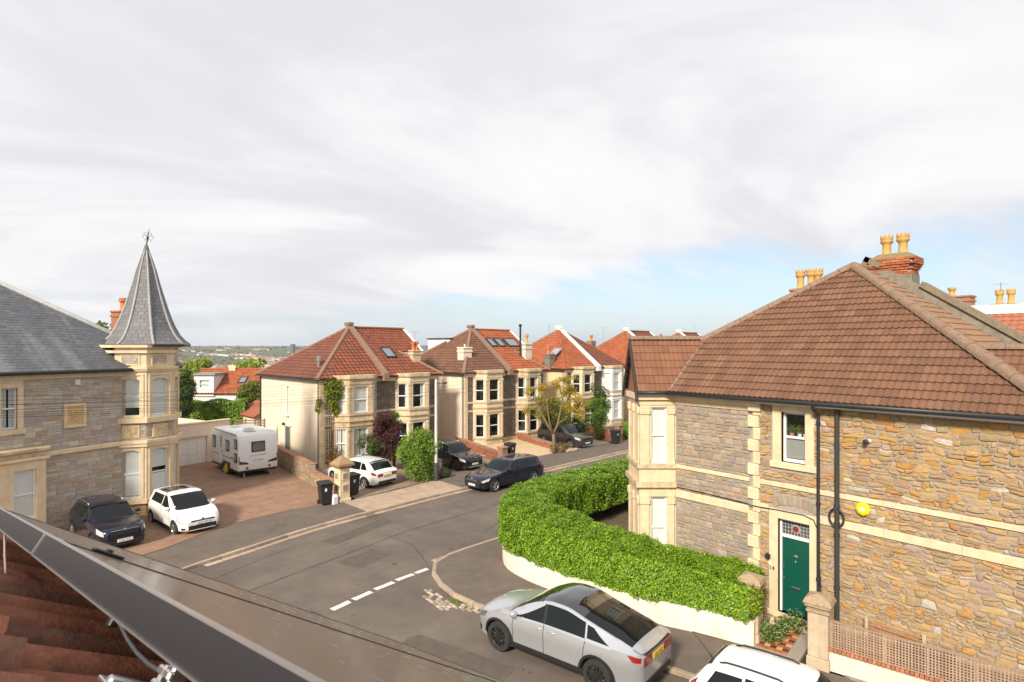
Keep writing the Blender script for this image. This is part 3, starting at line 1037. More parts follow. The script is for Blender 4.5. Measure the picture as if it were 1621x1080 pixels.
def kerb_run(name, line, a0=.0, step=.92, w=.14, top=.115, length=None):
    k = link(name, None, None, 'structure')
    P = [Vector((x, y, 0)) for x, y in line]
    d = [0]
    for a, b in zip(P, P[1:]): d.append(d[-1] + (b - a).length)
    def at(s):
        for i in range(len(P) - 1):
            if s <= d[i + 1] or i == len(P) - 2:
                return P[i].lerp(P[i + 1], (s - d[i]) / (d[i + 1] - d[i]))
    n = int(d[-1] / step)
    shared = None
    for i in range(min(n, 280)):
        a, b = at(i * step), at((i + 1) * step - .012)
        L = (b - a).length
        mb = MB(); mb.box(0, -w / 2, 0, 1, w / 2, top, .014)
        if shared is None:
            shared = mb.mesh('kerb_stone'); shared.materials.append(M_kerb)
        o = link('kerb_stone', shared, k)
        o.location = (a.x, a.y, RND.uniform(-.006, .004)); o.scale = (L, 1, 1)
        o.rotation_euler = (0, 0, math.atan2(b.y - a.y, b.x - a.x))
    return k
kerb_run('kerb', [p for p in FARK if -8 <= p[0] <= 70 or p[0] == -20][0:])
kerb_run('kerb', [(50, 21.85)] + NEARK[2:-1])
kerb_run('kerb', LEFTK[1:-2])
# a row of flat channel stones beside the far kerb
ch = link('gutter_channel', None, None, 'structure')
for (a, b) in zip(FARK[3:11], FARK[4:12]):
    va, vb = Vector((*a, 0)), Vector((*b, 0)); L = (vb - va).length; n = int(L / .6)
    if n < 1: n = 1
    ang = math.atan2(b[1] - a[1], b[0] - a[0])
    for i in range(n):
        if va.x > 30: break
        mb = MB(Matrix.Rotation(ang, 4, 'Z')); mb.box(0, -.34, 0, L / n - .03, -.09, .008 + RND.uniform(0, .006), .004)
        o = mb.build('channel_stone', M_kerb, ch); o.location = va.lerp(vb, i / n)

# setts showing through the tarmac at the corner
rd = random.Random(4)
sm_ = mat('sett_stone', (.40, .33, .25), .85, .25, 6, bump=.5, bscale=30, objrand=.35)
for k in range(4):
    for i in range(15):
        s_ = i * .20
        x, y = 9.62 - .055 * i * .2 + (.006 * i * i if i > 7 else 0), 15.55 - s_
        if k >= 2 and (i < 2 or i > 12): continue
        if rd.random() < .12: continue
        mb = MB(); mb.box(-.085, -.05, -.02, .085, .05, .016 + rd.uniform(-.004, .008), .012)
        o = mb.build('sett', sm_, road); o.location = (x - k * .125 - .05, y + (.09 if k % 2 else 0) + rd.uniform(-.01, .01), 0); o.rotation_euler = (0, 0, R(90 + rd.uniform(-7, 7)))
for i in range(16):
    x = 11.0 + i * .21
    for k in range(2):
        if rd.random() < .35: continue
        mb = MB(); mb.box(-.09, -.05, -.02, .09, .05, .012 + rd.uniform(-.004, .006), .01)
        o = mb.build('sett', sm_, road); o.location = (x + rd.uniform(-.02, .02), 17.62 + (x - 11.4) * .11 + k * .13, 0); o.rotation_euler = (0, 0, R(6 + rd.uniform(-6, 6)))

# give-way dashes
for a, b in (((6.67, 16.18), (7.3, 16.38)), ((7.42, 16.42), (8.1, 16.6)), ((8.27, 16.68), (8.97, 16.83)), ((9.12, 16.9), (9.8, 17.02)), ((9.88, 17.04), (10.4, 17.12))):
    mb = MB(frame(a, b)); L = math.hypot(b[0] - a[0], b[1] - a[1])
    e = [rd.uniform(-.02, .02) for _ in range(8)]
    mb.poly([(e[0], -.10 + e[1], .008), (L / 2, -.10 + e[2], .008), (L + e[3], -.10, .008), (L + e[4], .10 + e[5], .008), (L / 2, .10, .008), (e[6], .10 + e[7], .008)])
    mb.build('road_marking', M_mark, None, kind='structure')

# worn repairs and tarred joints in the road
M_patch = [mat('asphalt_repair_dark', (.112, .088, .072), .9, .18, 1.2, bump=.5, bscale=140, bdist=.006), mat('asphalt_repair_pale', (.137, .109, .09), .93, .15, 1.5, bump=.5, bscale=140, bdist=.006)]
for k, (x, y, rz, L_, w_) in enumerate(((9.0, 21.4, 22, 3.4, .75), (15.8, 22.6, 9, 4.6, 1.1), (7.2, 13.2, -72, 3.0, .7), (22.5, 22.2, 7, 5.5, .8), (8.6, 18.6, 17, 1.6, 1.1), (29, 24.6, 7, 6, 1.3), (6.6, 9.6, -76, 2.2, .8))):
    c_, s_ = math.cos(R(rz)), math.sin(R(rz)); pts = []
    for (u, v) in ((0, 0), (.3, -.02), (.6, .03), (1, 0), (1.02, .5), (1, 1), (.7, .98), (.35, 1.03), (0, 1), (-.02, .5)):
        a, b = u * L_ + rd.uniform(-.04, .04), v * w_ + rd.uniform(-.04, .04); pts.append((x + a * c_ - b * s_, y + a * s_ + b * c_))
    sheet('road_repair', pts, .0035, M_patch[k % 2], .003)
M_tar = mat('tar_joint', (.038, .035, .033), .7, .3, 6)
def crack(pts, w_, seed):
    r_ = random.Random(seed); mb = MB(); P = []
    for i in range(len(pts) - 1):
        (x0, y0), (x1, y1) = pts[i], pts[i + 1]; n = max(2, int(math.hypot(x1 - x0, y1 - y0) / .18))
        for k in range(n):
            t = k / n; P.append((lerp(x0, x1, t) + r_.uniform(-.035, .035), lerp(y0, y1, t) + r_.uniform(-.035, .035)))
    for a, b in zip(P, P[1:]):
        L_ = math.hypot(b[0] - a[0], b[1] - a[1]) or 1; nx, ny = -(b[1] - a[1]) / L_, (b[0] - a[0]) / L_; h_ = w_ * r_.uniform(.4, 1.1) / 2
        mb.add([(a[0] - nx * h_, a[1] - ny * h_, .0068), (b[0] - nx * h_, b[1] - ny * h_, .0068), (b[0] + nx * h_, b[1] + ny * h_, .0068), (a[0] + nx * h_, a[1] + ny * h_, .0068)], [(0, 1, 2, 3)])
    mb.build('road_joint', M_tar, None, kind='structure')
crack([(1, 17.6), (6, 19.3), (12, 21.2), (20, 22.4), (34, 23.9)], .035, 1)
crack([(6.2, 16.6), (6.8, 12.6), (7.8, 8.5)], .028, 2); crack([(10.6, 17.4), (11.2, 19.5), (11.0, 21.6)], .022, 3); crack([(14, 19.0), (17, 20.4), (21, 20.6)], .02, 4); crack([(4, 20.5), (8, 22.4)], .02, 5)
def cover(name, label, x, y, rz, w, d, grate=True, z=.004):
    t = thing(name, label, 'drain cover' if grate else 'manhole cover', (x, y, z), rz)
    mb = MB(); mb.box(-w / 2, -d / 2, -.03, w / 2, d / 2, .002)
    if grate:
        mb.box(-w / 2, -d / 2, .002, w / 2, -d / 2 + .03, .012); mb.box(-w / 2, d / 2 - .03, .002, w / 2, d / 2, .012)
    mb.build('frame', M_iron, t)
    if grate:
        for i in range(9):
            xx = -w / 2 + .03 + (w - .06) * i / 8
            b = MB(); b.box(xx - .012, -d / 2 + .032, .003, xx + .012, d / 2 - .032, .011); b.build('bar', mat('rusty_iron', (.13, .085, .055), .7, .3, 8), t)
    else:
        b = MB(); b.box(-w / 2 + .03, -d / 2 + .03, .0025, w / 2 - .03, d / 2 - .03, .006); b.build('plate', M_pave, t)
cover('drain_grate', 'iron drain grate in the far gutter below the pyramid-topped gate pillar', 11.75, 24.15, 7, .5, .38)
cover('drain_grate', 'rusty drain grate at the near kerb beside the rounded street corner', 11.95, 17.5, 8, .62, .36)
cover('manhole_cover', 'small square cover in the far pavement before the brick drive', 8.1, 25.0, 20, .34, .34, False, .104)
cover('manhole_cover', 'dark rectangular cover in the pavement near the white lamp post', 18.9, 27.1, 7, 1.2, .8, False, .104)

# drives and gardens
M_block = brick_mat('block_paving', (.39, .235, .155), (.31, .185, .12), (.18, .12, .085), .20, .10, .012, 'xy', .9, .14, 1, .5, .5, R(28))
sheet('brick_driveway', [(5.4, 25.8), (7.45, 26.6), (9.5, 27.0), (11.2, 26.85), (11.9, 30.4), (11.9, 38.5), (11.3, 42.5), (5.5, 41.0), (3.0, 36.5), (-10, 31.5), (-22, 26), (-22, 13.4), (0, 23.0), (3.93, 24.8)], .106, M_block, .08)
M_gravel = mat('bound_gravel', (.55, .41, .26), .95, .12, 2, (.60, .46, .30), .6, 90, .01)
M_drive = mat('worn_concrete', (.24, .17, .125), .92, .22, .9, (.31, .23, .17), .35, 50, .006)
sheet('front_yard', [(12.3, 26.9), (17.4, 28.0), (17.4, 34), (20, 36), (13.2, 36), (12.4, 30)], .107, M_drive, .08)
sheet('front_yard', [(18.0, 28.2), (23.4, 29.1), (23.5, 36), (26, 40), (21, 40), (18.2, 34)], .107, M_drive, .08)
sheet('gravel_yard', [(23.7, 29.2), (29.3, 29.9), (30.4, 37), (26.6, 38.4), (24.2, 36)], .107, M_gravel, .08)
sheet('front_yard', [(29.6, 29.8), (34.6, 30.3), (35.5, 38), (30.8, 37.6)], .107, mat('pale_concrete', (.36, .31, .26), .92, .15, 1, (.42, .36, .30), .3, 50, .005), .08)
sheet('yard', [(11.0, 27.2), (17.5, 27.95), (20.3, 28.6), (27.5, 29.6), (37.3, 30.5), (60, 33.4), (60, 50), (11.5, 46)], .06, mat('yard_earth', (.20, .155, .115), .95, .25, .8, (.16, .13, .085), .4, 40, .01), .1)
M_soil = mat('garden_soil', (.10, .075, .045), .95, .3, 3, (.14, .11, .06), .8, 18, .03)
sheet('garden_bed', HW[::-1] + [(18, 18.6), (34, 20.6), (34, 15.5), (19.5, 13.6), (15.45, 10.9), (15.4, 7.4)], .12, M_soil, .05)
sheet('garden_bed', [(14.1, 5.3), (14.9, 1.0), (16, -4), (15.5, -4), (15.42, 6.2), (14.6, 6.2)], .121, mat('yard_concrete', (.26, .23, .20), .95, .2, 1.5, bump=.4, bscale=40), .05)

# ------------------------------------------------------------------ the city in the valley
def polar(az, r, dz=0):
    a = R(az); return (r * math.cos(a), r * math.sin(a), terrain_z(r, a) + dz)
rd = random.Random(11)
mb = MB()
for _ in range(190):
    az, r = rd.uniform(36, 96), 10 ** rd.uniform(2.82, 3.66)
    if rd.random() < .5 and r > 1400: az = rd.uniform(60, 84)
    rot = rd.uniform(0, math.pi)
    nrow = rd.randint(5, 16)
    wallc = rd.choice([(.62, .58, .52), (.60, .52, .42), (.42, .24, .17), (.68, .66, .62), (.50, .40, .31)])
    roofc = rd.choice([(.30, .14, .09), (.34, .17, .11), (.20, .17, .16), (.26, .13, .09), (.17, .16, .17)])
    cx_, cy_, cz_ = polar(az, r)
    for k in range(nrow):
        big = rd.random() < .05
        w, d, hh, rh = (rd.uniform(7, 12), rd.uniform(8, 11), rd.uniform(5, 8), rd.uniform(2.5, 4)) if not big else (rd.uniform(20, 45), rd.uniform(14, 24), rd.uniform(8, 14), .6)
        x, y = cx_ + math.cos(rot) * k * 10.5, cy_ + math.sin(rot) * k * 10.5
        z = terrain_z(math.hypot(x, y), math.atan2(y, x)) - .5
        mb.M = Matrix.Translation((x, y, z)) @ Matrix.Rotation(rot, 4, 'Z')
        mb.col = jit(wallc, .2, rd); mb.box(-w / 2, -d / 2, 0, w / 2, d / 2, hh)
        mb.col = jit(roofc, .2, rd)
        mb.add([(-w / 2 - .3, -d / 2 - .3, hh), (w / 2 + .3, -d / 2 - .3, hh), (w / 2 + .3, d / 2 + .3, hh), (-w / 2 - .3, d / 2 + .3, hh), (-w / 2, 0, hh + rh), (w / 2, 0, hh + rh)], [(0, 1, 5, 4), (2, 3, 4, 5), (1, 2, 5), (3, 0, 4)])
mb.build('distant_town', M_attr, None, kind='stuff')
# woods and street trees between them
rng = np.random.default_rng(3)
n = 5200
az = R(34) + rng.random(n) * R(66); r = 10 ** (2.15 + rng.random(n) ** .85 * 1.62)
d_ = np.clip(r / 550, 2.5, 14)
P, N_ = [], []
for a, rr, q in zip(az, r, d_):
    z = terrain_z(rr, a)
    for k in range(7):
        v = rng.normal(0, 1, 3); v /= np.linalg.norm(v); v[2] = abs(v[2])
        P.append((rr * math.cos(a) + v[0] * q * .9, rr * math.sin(a) + v[1] * q * .9, z + q * .5 + v[2] * q * .75)); N_.append(v)
S = np.repeat(d_ * .62, 7)[:, None]
o = leaves_mesh('distant_trees', P, N_, S, [(.05, .075, .025), (.065, .09, .028), (.04, .06, .022), (.085, .10, .03)], M_leaf, None, 'stuff', asp=.8, rng=rng)
t = thing('tower_block', 'lone dark tower block standing on the far skyline', 'tower block', polar(71.0, 3300, -1), 30)
mb = MB(); mb.box(-9, -9, 0, 9, 9, 50); mb.build('wall', mat('dark_cladding', (.16, .14, .14), .8, .2, .3), t)
mb = MB()
for k in range(12):
    mb.box(-9.2, -9.2, 4 + k * 3.8, 9.2, 9.2, 5.4 + k * 3.8)
mb.build('window_bands', mat('dark_glazing', (.05, .06, .07), .2), t)
# ------------------------------------------------------------------ the semi-detached pairs along the far side
GREYSTONE = [(.17, .135, .105), (.14, .115, .095), (.20, .155, .115), (.16, .12, .10), (.22, .17, .13)]
RED = [(.215, .064, .034), (.19, .057, .031), (.24, .073, .038), (.175, .06, .035)]
BROWN = [(.155, .075, .046), (.135, .066, .043), (.175, .083, .05)]
REDBROWN = [(.165, .060, .036), (.145, .054, .034), (.18, .064, .037)]
ORANGE = [(.32, .092, .038), (.28, .08, .034), (.36, .105, .043)]
M_deck = mat('roof_underlay', (.07, .04, .03), .9)
M_hipmort = mat('hip_cap', (.27, .17, .115), .9, .3, 5, (.22, .15, .11), .4, 30)
M_potY = mat('buff_chimney_pot', (.62, .38, .12), .75, .2, 6, (.50, .30, .10), .3, 30)
M_potO = mat('terracotta_pot', (.55, .19, .06), .75, .2, 6, bump=.3)
M_grey_r = mat('grey_roof_paint', (.27, .26, .25), .7)

def pot(mb, x, y, z, hh=.75, r=.15, crown=False):
    pr = [(r * .95, 0), (r * 1.05, .04), (r * .86, .10), (r * .80, hh * .62), (r * .92, hh * .68), (r * 1.18, hh * .74), (r * 1.22, hh * .82), (r * 1.08, hh * .86), (r * 1.16, hh * .9), (r * 1.18, hh), (r * .95, hh), (r * .9, hh * .8)]
    mb.lathe(pr, 14, 'z', (x, y, z))
    if crown:
        for k in range(8):
            a = k * math.pi / 4
            c = Matrix.Translation((x, y, z)) @ Matrix.Rotation(a, 4, 'Z')
            old = mb.M; mb.M = old @ c
            mb.box(r * .98, -r * .2, hh - .01, r * 1.2, r * .2, hh + .07); mb.M = old

def chimney(parent, x, y, z0, z1, w, d, m, pots, potm, caph=.12, ph=.7, pr=.14, name='chimney', rz=0, crown=False):
    F = Matrix.Translation((x, y, 0)) @ Matrix.Rotation(R(rz), 4, 'Z')
    mb = MB(F); mb.box(-w / 2, -d / 2, z0, w / 2, d / 2, z1)
    mb.box(-w / 2 - .05, -d / 2 - .05, z1 - caph * 2.2, w / 2 + .05, d / 2 + .05, z1 - caph * 1.2, .01)
    mb.box(-w / 2 - .06, -d / 2 - .06, z1, w / 2 + .06, d / 2 + .06, z1 + caph, .03)
    c = mb.build(name, m, parent)
    for (px, py) in pots:
        p = MB(F); pot(p, px, py, z1 + caph, ph, pr, crown); p.build('chimney_pot', potm, c, smooth=40)
    return c

def bay(parent, c, W_, bath, backs, hw=.78, ow=1.5, dp=.72, z=(.0, .66, 2.42, 3.38, 5.04, 5.70), winw=(.66, .98)):
    """two-storey canted stone bay with sash windows in its three faces"""
    zb, s1, h1, s2, h2, zt = z
    B = [(c - ow, 0), (c - hw, -dp), (c + hw, -dp), (c + ow, 0)]
    mb = MB()
    for k in range(3):
        F = frame(B[k], B[k + 1]); L = math.hypot(B[k + 1][0] - B[k][0], B[k + 1][1] - B[k][1])
        w = winw[1] if k == 1 else winw[0]
        if k == 1 and w > 1.05: pass
        m0 = (L - w) / 2
        mb.M = F
        wall_holes(mb, L, zb, zt - .35, [(m0, m0 + w, s1, h1), (m0, m0 + w, s2, h2)], .2)
    out = lambda e: [(c - ow - e, .05), (c - ow - e * .6, -e * .6), (c - hw - e * .4, -dp - e), (c + hw + e * .4, -dp - e), (c + ow + e * .6, -e * .6), (c + ow + e, .05)]
    mb.M = Matrix.Identity(4)
    mb.prism(out(0), zb, s1 - .14); mb.build('bay_wall', bath, parent)
    for nm, za, zz, e in (('plinth', zb, .34, .05), ('sill_course', s1 - .12, s1, .06), ('head_course', h1 + .14, h1 + .26, .05), ('apron', h1 + .27, s2 - .16, .015), ('cornice', h1 + .44, h1 + .54, .10), ('sill_course', s2 - .14, s2, .08),
                         ('frieze', h2 + .12, zt - .2, .03), ('cornice', zt - .20, zt - .06, .14), ('cornice', zt - .06, zt + .03, .09)):
        q = MB(); q.prism(out(e), za, zz); q.build(nm, M_bathold if nm in ('cornice', 'plinth', 'sill_course') else bath, parent)
    for k in range(3):
        F = frame(B[k], B[k + 1]); L = math.hypot(B[k + 1][0] - B[k][0], B[k + 1][1] - B[k][1])
        w = winw[1] if k == 1 else winw[0]; m0 = (L - w) / 2
        window(parent, F, m0, m0 + w, s1, h1, .06, back=backs[0])
        window(parent, F, m0, m0 + w, s2, h2, .06, back=backs[1])
    # slender colonnettes with capitals between the lights
    for k in range(4):
        x, y = B[k]
        if k in (0, 3): continue
        for za, zz in ((s1, h1), (s2, h2)):
            q = MB(); q.box(x - .10, y - .035, za, x + .10, y + .1, za + .12, .01); q.box(x - .075, y - .02, za + .12, x + .075, y + .1, zz - .14); q.box(x - .11, y - .045, zz - .14, x + .11, y + .1, zz + .02, .015); q.build('colonnette', bath, parent)

def semi(name, label, ox, oy, az, o, cat='house'):
    t = thing(name, label, cat, (ox, oy, 0), az, 'stone semi-detached houses along the far side')
    W_, D_, ze, za = 8.9, 8.9, 5.55, o.get('apex', 8.9)
    ml, mr_ = o.get('bath', (M_bathold, M_bathold))
    flank = o.get('flank', M_render)
    cl, cr = 2.40, 6.78
    mb = MB(); mb.box(0, .28, 0, .26, D_, ze); mb.box(.26, D_ - .25, 0, W_ - .26, D_, ze)
    mb.build('side_wall', flank, t)
    mb = MB(); mb.box(W_ - .26, .28, 0, W_, D_, ze); mb.build('side_wall', o.get('flankr', flank), t)
    mb = MB(); wall_holes(mb, W_, 0, ze + .1, [(cl - 1.3, cl + 1.3, .5, 5.2), (cr - 1.3, cr + 1.3, .5, 5.2)], .28)
    mb.build('front_wall', M_mortar, t)
    for (a, b) in ((.32, cl - 1.55), (cl + 1.55, 4.445), (4.455, cr - 1.42), (cr + 1.42, W_ - .32)):
        bm_ = ml if b < 4.5 else mr_
        cells = ashlar_cells(a, b, .36, ze - .3, (.10, .19), (.16, .42), int(a * 100) + o.get('seed', 1), .008)
        stone_wall(t, Matrix.Identity(4), cells, o.get('stone', GREYSTONE), maxparts=0, name='wall_stone', gap=.006, seed=int(a * 31) + 5)
        q = MB(); q.box(a, -.035, 2.62, b, .1, 2.74); q.box(a, -.04, 3.24, b, .1, 3.38); q.box(a, -.05, 0, b, .1, .36); q.build('string_course', bm_, t)
    q = MB()
    q.box(0, -.06, 0, .32, .28, ze - .1, .01); q.build('pilaster', ml, t); q = MB(); q.box(W_ - .32, -.06, 0, W_, .28, ze - .1, .01); q.build('pilaster', ml, t)
    for a, b, m in ((-.05, 4.45, ml), (4.45, W_ + .05, mr_)):
        q = MB(); q.box(a, -.08, ze - .32, b, .1, ze - .02); q.box(a, -.16, ze - .02, b, .1, ze + .13, .02); q.build('eaves_course', m, t)
    bay(t, cl, W_, ml, o.get('backl', ('side', 'net')), ow=1.55, hw=.80)
    bay(t, cr, W_, mr_, o.get('backr', ('dark', 'dark')), ow=1.42, hw=.74, winw=(.66, .95))
    # roof
    xc, yc = 4.45, 4.45
    E0, E1, E2, E3 = (-.28, -.28, ze), (W_ + .28, -.28, ze), (W_ + .28, D_ + .28, ze), (-.28, D_ + .28, ze)
    A = (xc, yc, za)
    cl_, cfl, cfr = o.get('tiles', (REDBROWN, RED, RED))
    kw = dict(w=.30, e=.33, rolls=1, m=M_tileR, rollh=.035, lift=.04, deck=M_deck)
    roof_plane(t, [E3, E0, A], cols=cl_, seed=2, **kw)
    roof_plane(t, [E0, (xc - .12, -.28, ze), (xc - .12, yc - .12, za - .08)], cols=cfl, seed=3, **kw)
    tn = (za - ze) / (yc + .28)
    if o.get('gable', True):
        z2 = 7.15; t2 = (z2 - ze) / tn
        yP = -.28 + t2; xP = W_ + .28 - t2
        roof_plane(t, [(xc + .14, -.28, ze), E1, (xP, yP, z2), (xc + .14, yP, z2)], cols=cfr, seed=4, **kw)
        xg = W_ + .12
        roof_plane(t, [(xc + .14, yP, z2), (xg, yP - .02, z2 - .015), (xg, yc, za - .08), (xc + .14, yc, za - .08)], cols=cfr, seed=5, **kw)
        q = MB(); q.prism_x([(yP + .1, ze), (D_ - 1, ze), (D_ - 1, z2 - .1), (yc, za - .2), (yP + .1, z2 - .12)], xP - .3, W_ - .02); q.build('loft_wall', o.get('loft', M_white), t)
        q = MB(); q.slab([(xc, yc, za - .1), (xg, yc, za - .1), (xg, D_, za - 2.6), (xc, D_ - .5, za - 2.6)], .12); q.build('rear_roof', M_deck, t)
        q = MB(); q.box(xP - .1, yP + .0, z2 - .14, xg, yP + .05, z2 - .02); q.build('fascia', M_white, t)
        ridge(t, (xc, yc, za - .03), (xg, yc, za - .05), .12, M_tileR, cfr[0])
        ridge(t, E1, (xP, yP, z2 + .02), .12, M_tileR if o.get('hipr') else M_hipmort, o.get('hipr'))
        v = MB(); v.slab([(xg - .12, yP - .1, z2 + .05), (xg + .06, yP - .1, z2 + .05), (xg + .06, yc, za + .02), (xg - .12, yc, za + .02)], .12); v.build('verge', o.get('verge', M_white), t)
        roof_plane(t, [E1, E2, A], cols=o.get('hipcols', BROWN), seed=6, **kw)
    else:
        roof_plane(t, [(xc + .14, -.28, ze), E1, (xc + .14, yc - .14, za - .1)], cols=cfr, seed=4, **kw)
        roof_plane(t, [E1, E2, A], cols=cfr, seed=6, **kw)
        ridge(t, E1, A, .12, M_tileR, cfr[0])
    q = MB(); q.slab([E2, E3, A], .08); q.build('rear_roof', M_deck, t)
    ridge(t, E0, A, .13, M_hipmort if not o.get('hipl') else M_tileR, o.get('hipl'))
    ridge(t, E3, A, .12, M_hipmort)
    # coped party wall standing proud of the slope
    q = MB()
    w = o.get('partyw', .17)
    q.add([(xc - w, -.40, ze - .02), (xc + w, -.40, ze - .02), (xc + w, yc + .2, za + .08), (xc - w, yc + .2, za + .08), (xc - w, -.40, ze + .24), (xc + w, -.40, ze + .24), (xc + w, yc, za + .26), (xc - w, yc, za + .26)],
          [(0, 3, 2, 1), (4, 5, 6, 7), (0, 1, 5, 4), (1, 2, 6, 5), (2, 3, 7, 6), (3, 0, 4, 7)])
    q.box(xc - w - .04, yc - .3, za + .1, xc + w + .04, yc + .35, za + .34, .03)
    q.box(xc - w - .05, -.46, ze - .3, xc + w + .05, .0, ze + .26, .03)
    q.build('party_coping', o.get('party', M_hipmort), t)
    q = MB(); q.box(-.36, -.2, ze - .1, -.26, D_ + .2, ze, .02); q.build('gutter', M_gutter, t)
    return t

def skylight(t, x, y, w, hgt, ze=5.55, tn=.711, name='skylight', slope='front', M=None):
    z = ze + tn * (y + .28)
    ang = math.atan(tn)
    F = Matrix.Translation((x, y, z)) @ Matrix.Rotation(ang, 4, 'X')
    mb = MB(F); f = .09
    mb.box(0, 0, .0, w, f, .13); mb.box(0, hgt - f, 0, w, hgt, .13); mb.box(0, f, 0, f, hgt - f, .13); mb.box(w - f, f, 0, w, hgt - f, .13)
    s = mb.build(name, M or M_gutter, t)
    g = MB(F); g.box(f, f, .05, w - f, hgt - f, .10); g.build('pane', mat('roof_glass', (.16, .19, .22), .04, spec=1.0, coat=1), s)

H2o = (13.58, 34.82); AZ = 5.0
hu = (math.cos(R(AZ)), math.sin(R(AZ)))
def along(k, d=0): return (H2o[0] + hu[0] * k - hu[1] * d, H2o[1] + hu[1] * k + hu[0] * d)

# first pair
h2 = semi('semi_detached_house', 'cream-flanked stone pair with red roof, creeper trellis and a door in its flank', *H2o, AZ,
          dict(tiles=(REDBROWN, RED, RED), bath=(M_bathold, M_bath), backl=('curtain', 'net'), backr=('dark', 'side'), seed=1, hipcols=BROWN))
skylight(h2, 5.55, 1.35, .85, 1.15)
chimney(h2, 7.75, 1.15, 5.8, 7.15, .62, .55, M_bathold, [(-.12, 0), (.14, 0)], M_potO, .1, .62, .13)
q = MB(); q.lathe([(.16, 6.0), (.16, 6.35), (.12, 6.36), (.12, 6.75), (.15, 6.78), (.15, 7.08), (.02, 7.12)], 14, 'z', (.72, 1.55, -.2)); q.add([(.38, 1.2, 6.03), (1.05, 1.2, 6.37), (1.05, 1.9, 6.40), (.38, 1.9, 6.06)], [(0, 1, 2, 3)]); q.build('flue', M_steel, h2, smooth=40)
q = MB(); q.box(-.04, 4.0, .25, .02, 4.75, 2.25); d_ = q.build('side_door', mat('slate_blue_door', (.10, .13, .15), .5), h2)
q = MB(); q.box(-.07, 4.1, 1.2, -.04, 4.16, 1.3, .01); q.build('door_handle', M_steel, d_)
q = MB(); q.box(-.06, 3.92, .2, .0, 4.0, 2.34); q.box(-.06, 4.75, .2, 0, 4.83, 2.34); q.box(-.06, 3.92, 2.26, 0, 4.83, 2.34); q.build('door_frame', M_bath, h2)
q = MB(); q.tube([(-.06, 4.5, 3.0), (-.06, 4.5, 4.9)], .04, 8); q.box(-.14, 4.3, 4.88, -.01, 4.7, 4.96); q.box(-.16, 4.2, 2.94, -.01, 4.75, 3.04); q.build('waste_pipe', M_white, h2, smooth=40)
q = MB(); q.tube([(-.07, 8.86, .1), (-.07, 8.86, 5.4)], .05, 8); q.build('downpipe', M_gutter, h2, smooth=40)
q = MB(); q.lathe([(.02, 0), (.09, .02), (.1, .12), (.02, .2)], 10, 'z', (-.12, 4.9, 2.3)); q.build('wall_lamp', M_black, h2, smooth=40)
q = MB(); q.box(-.02, .25, 0, .01, 3.4, .35); q.build('plinth', mat('dark_plinth', (.06, .05, .045), .8), h2)

h3 = semi('semi_detached_house', 'stone pair with brown left roof, bright red right roof and a tall black flue', *along(11.35), AZ,
          dict(tiles=(BROWN, BROWN, ORANGE), bath=(M_bath, M_bathold), backl=('frost0', 'dark'), backr=('dark', 'side'), seed=2, hipcols=RED, apex=9.0))
for x, w in ((4.95, .7), (5.85, .75), (6.95, 1.35)):
    skylight(h3, x, 2.35, w, 1.15, tn=.73)
chimney(h3, 1.35, 1.55, 5.7, 7.35, .85, .7, M_render, [(0, 0)], M_white, .12, .22, .06)
chimney(h3, 7.75, 1.15, 5.9, 7.65, .75, .6, mat('white_render', (.62, .56, .48), .9, .12, 1), [(.05, 0)], M_potY, .16, .75, .15)
q = MB(); q.tube([(7.22, 1.3, 6.3), (7.22, 1.3, 9.2)], .085, 10); q.lathe([(.1, 9.2), (.14, 9.25), (.14, 9.37), (.02, 9.4)], 10, 'z', (7.22, 1.3, 0)); q.build('stove_flue', M_gutter, h3, smooth=40)
q = MB(); q.box(2.9, 5.4, 6.2, 5.4, 8.4, 8.15); q.build('dormer', M_white, h3)
q = MB(); q.box(2.8, 5.3, 8.15, 5.5, 8.5, 8.24); q.build('dormer_roof', M_gutter, h3)

h4 = semi('semi_detached_house', 'stone pair with orange roof, white right bay and broad white roof coping', *along(22.75), AZ,
          dict(tiles=(ORANGE, ORANGE, REDBROWN), bath=(M_bath, M_white), backl=('dark', 'dark'), backr=('frost', 'frost'), seed=3, gable=False, party=M_white, hipl=ORANGE[0], partyw=.2, apex=9.2, flank=mat('yellow_render', (.72, .58, .36), .9, .08, 1)))
chimney(h4, -.1, 1.7, 5.5, 6.75, .7, .7, mat('grey_render', (.22, .18, .15), .9, .2, 3), [(-.1, 0)], M_potO, .1, .7, .16)
q = MB(); q.M = Matrix.Translation((1.0, 1.9, 7.0)) @ Matrix.Rotation(R(-35), 4, 'Y'); q.box(-.5, -.4, 0, .5, .4, .1); q.build('skylight', mat('roof_glass2', (.3, .33, .35), .1, coat=1), h4)
h5 = semi('semi_detached_house', 'far stone pair with patched red roof, behind the white bay house', *along(34.2), AZ,
          dict(tiles=(ORANGE, ORANGE, REDBROWN), bath=(M_white, M_bath), backl=('frost', 'frost'), backr=('dark', 'dark'), seed=4, gable=True, party=M_white, apex=9.3))
q = MB(); q.box(5.2, 1.6, 7.2, 8.2, 4.6, 8.5); q.build('dormer', M_gutter, h5)
q = MB(); q.box(5.0, 1.4, 8.5, 8.4, 4.8, 8.66); q.build('dormer_roof', M_white, h5)
chimney(h5, 9.2, 3, 6, 8.2, .7, .6, M_redbrick, [(0, 0)], M_potO, .1, .7, .15)
chimney(h4, 9.2, 4.2, 6, 8.0, .7, .6, M_redbrick, [(0, 0)], M_potO, .1, .6, .15)
h6 = copy_thing(h5, along(45.6), AZ, 'farthest stone pair of the row, just its roof showing over the gable wing')

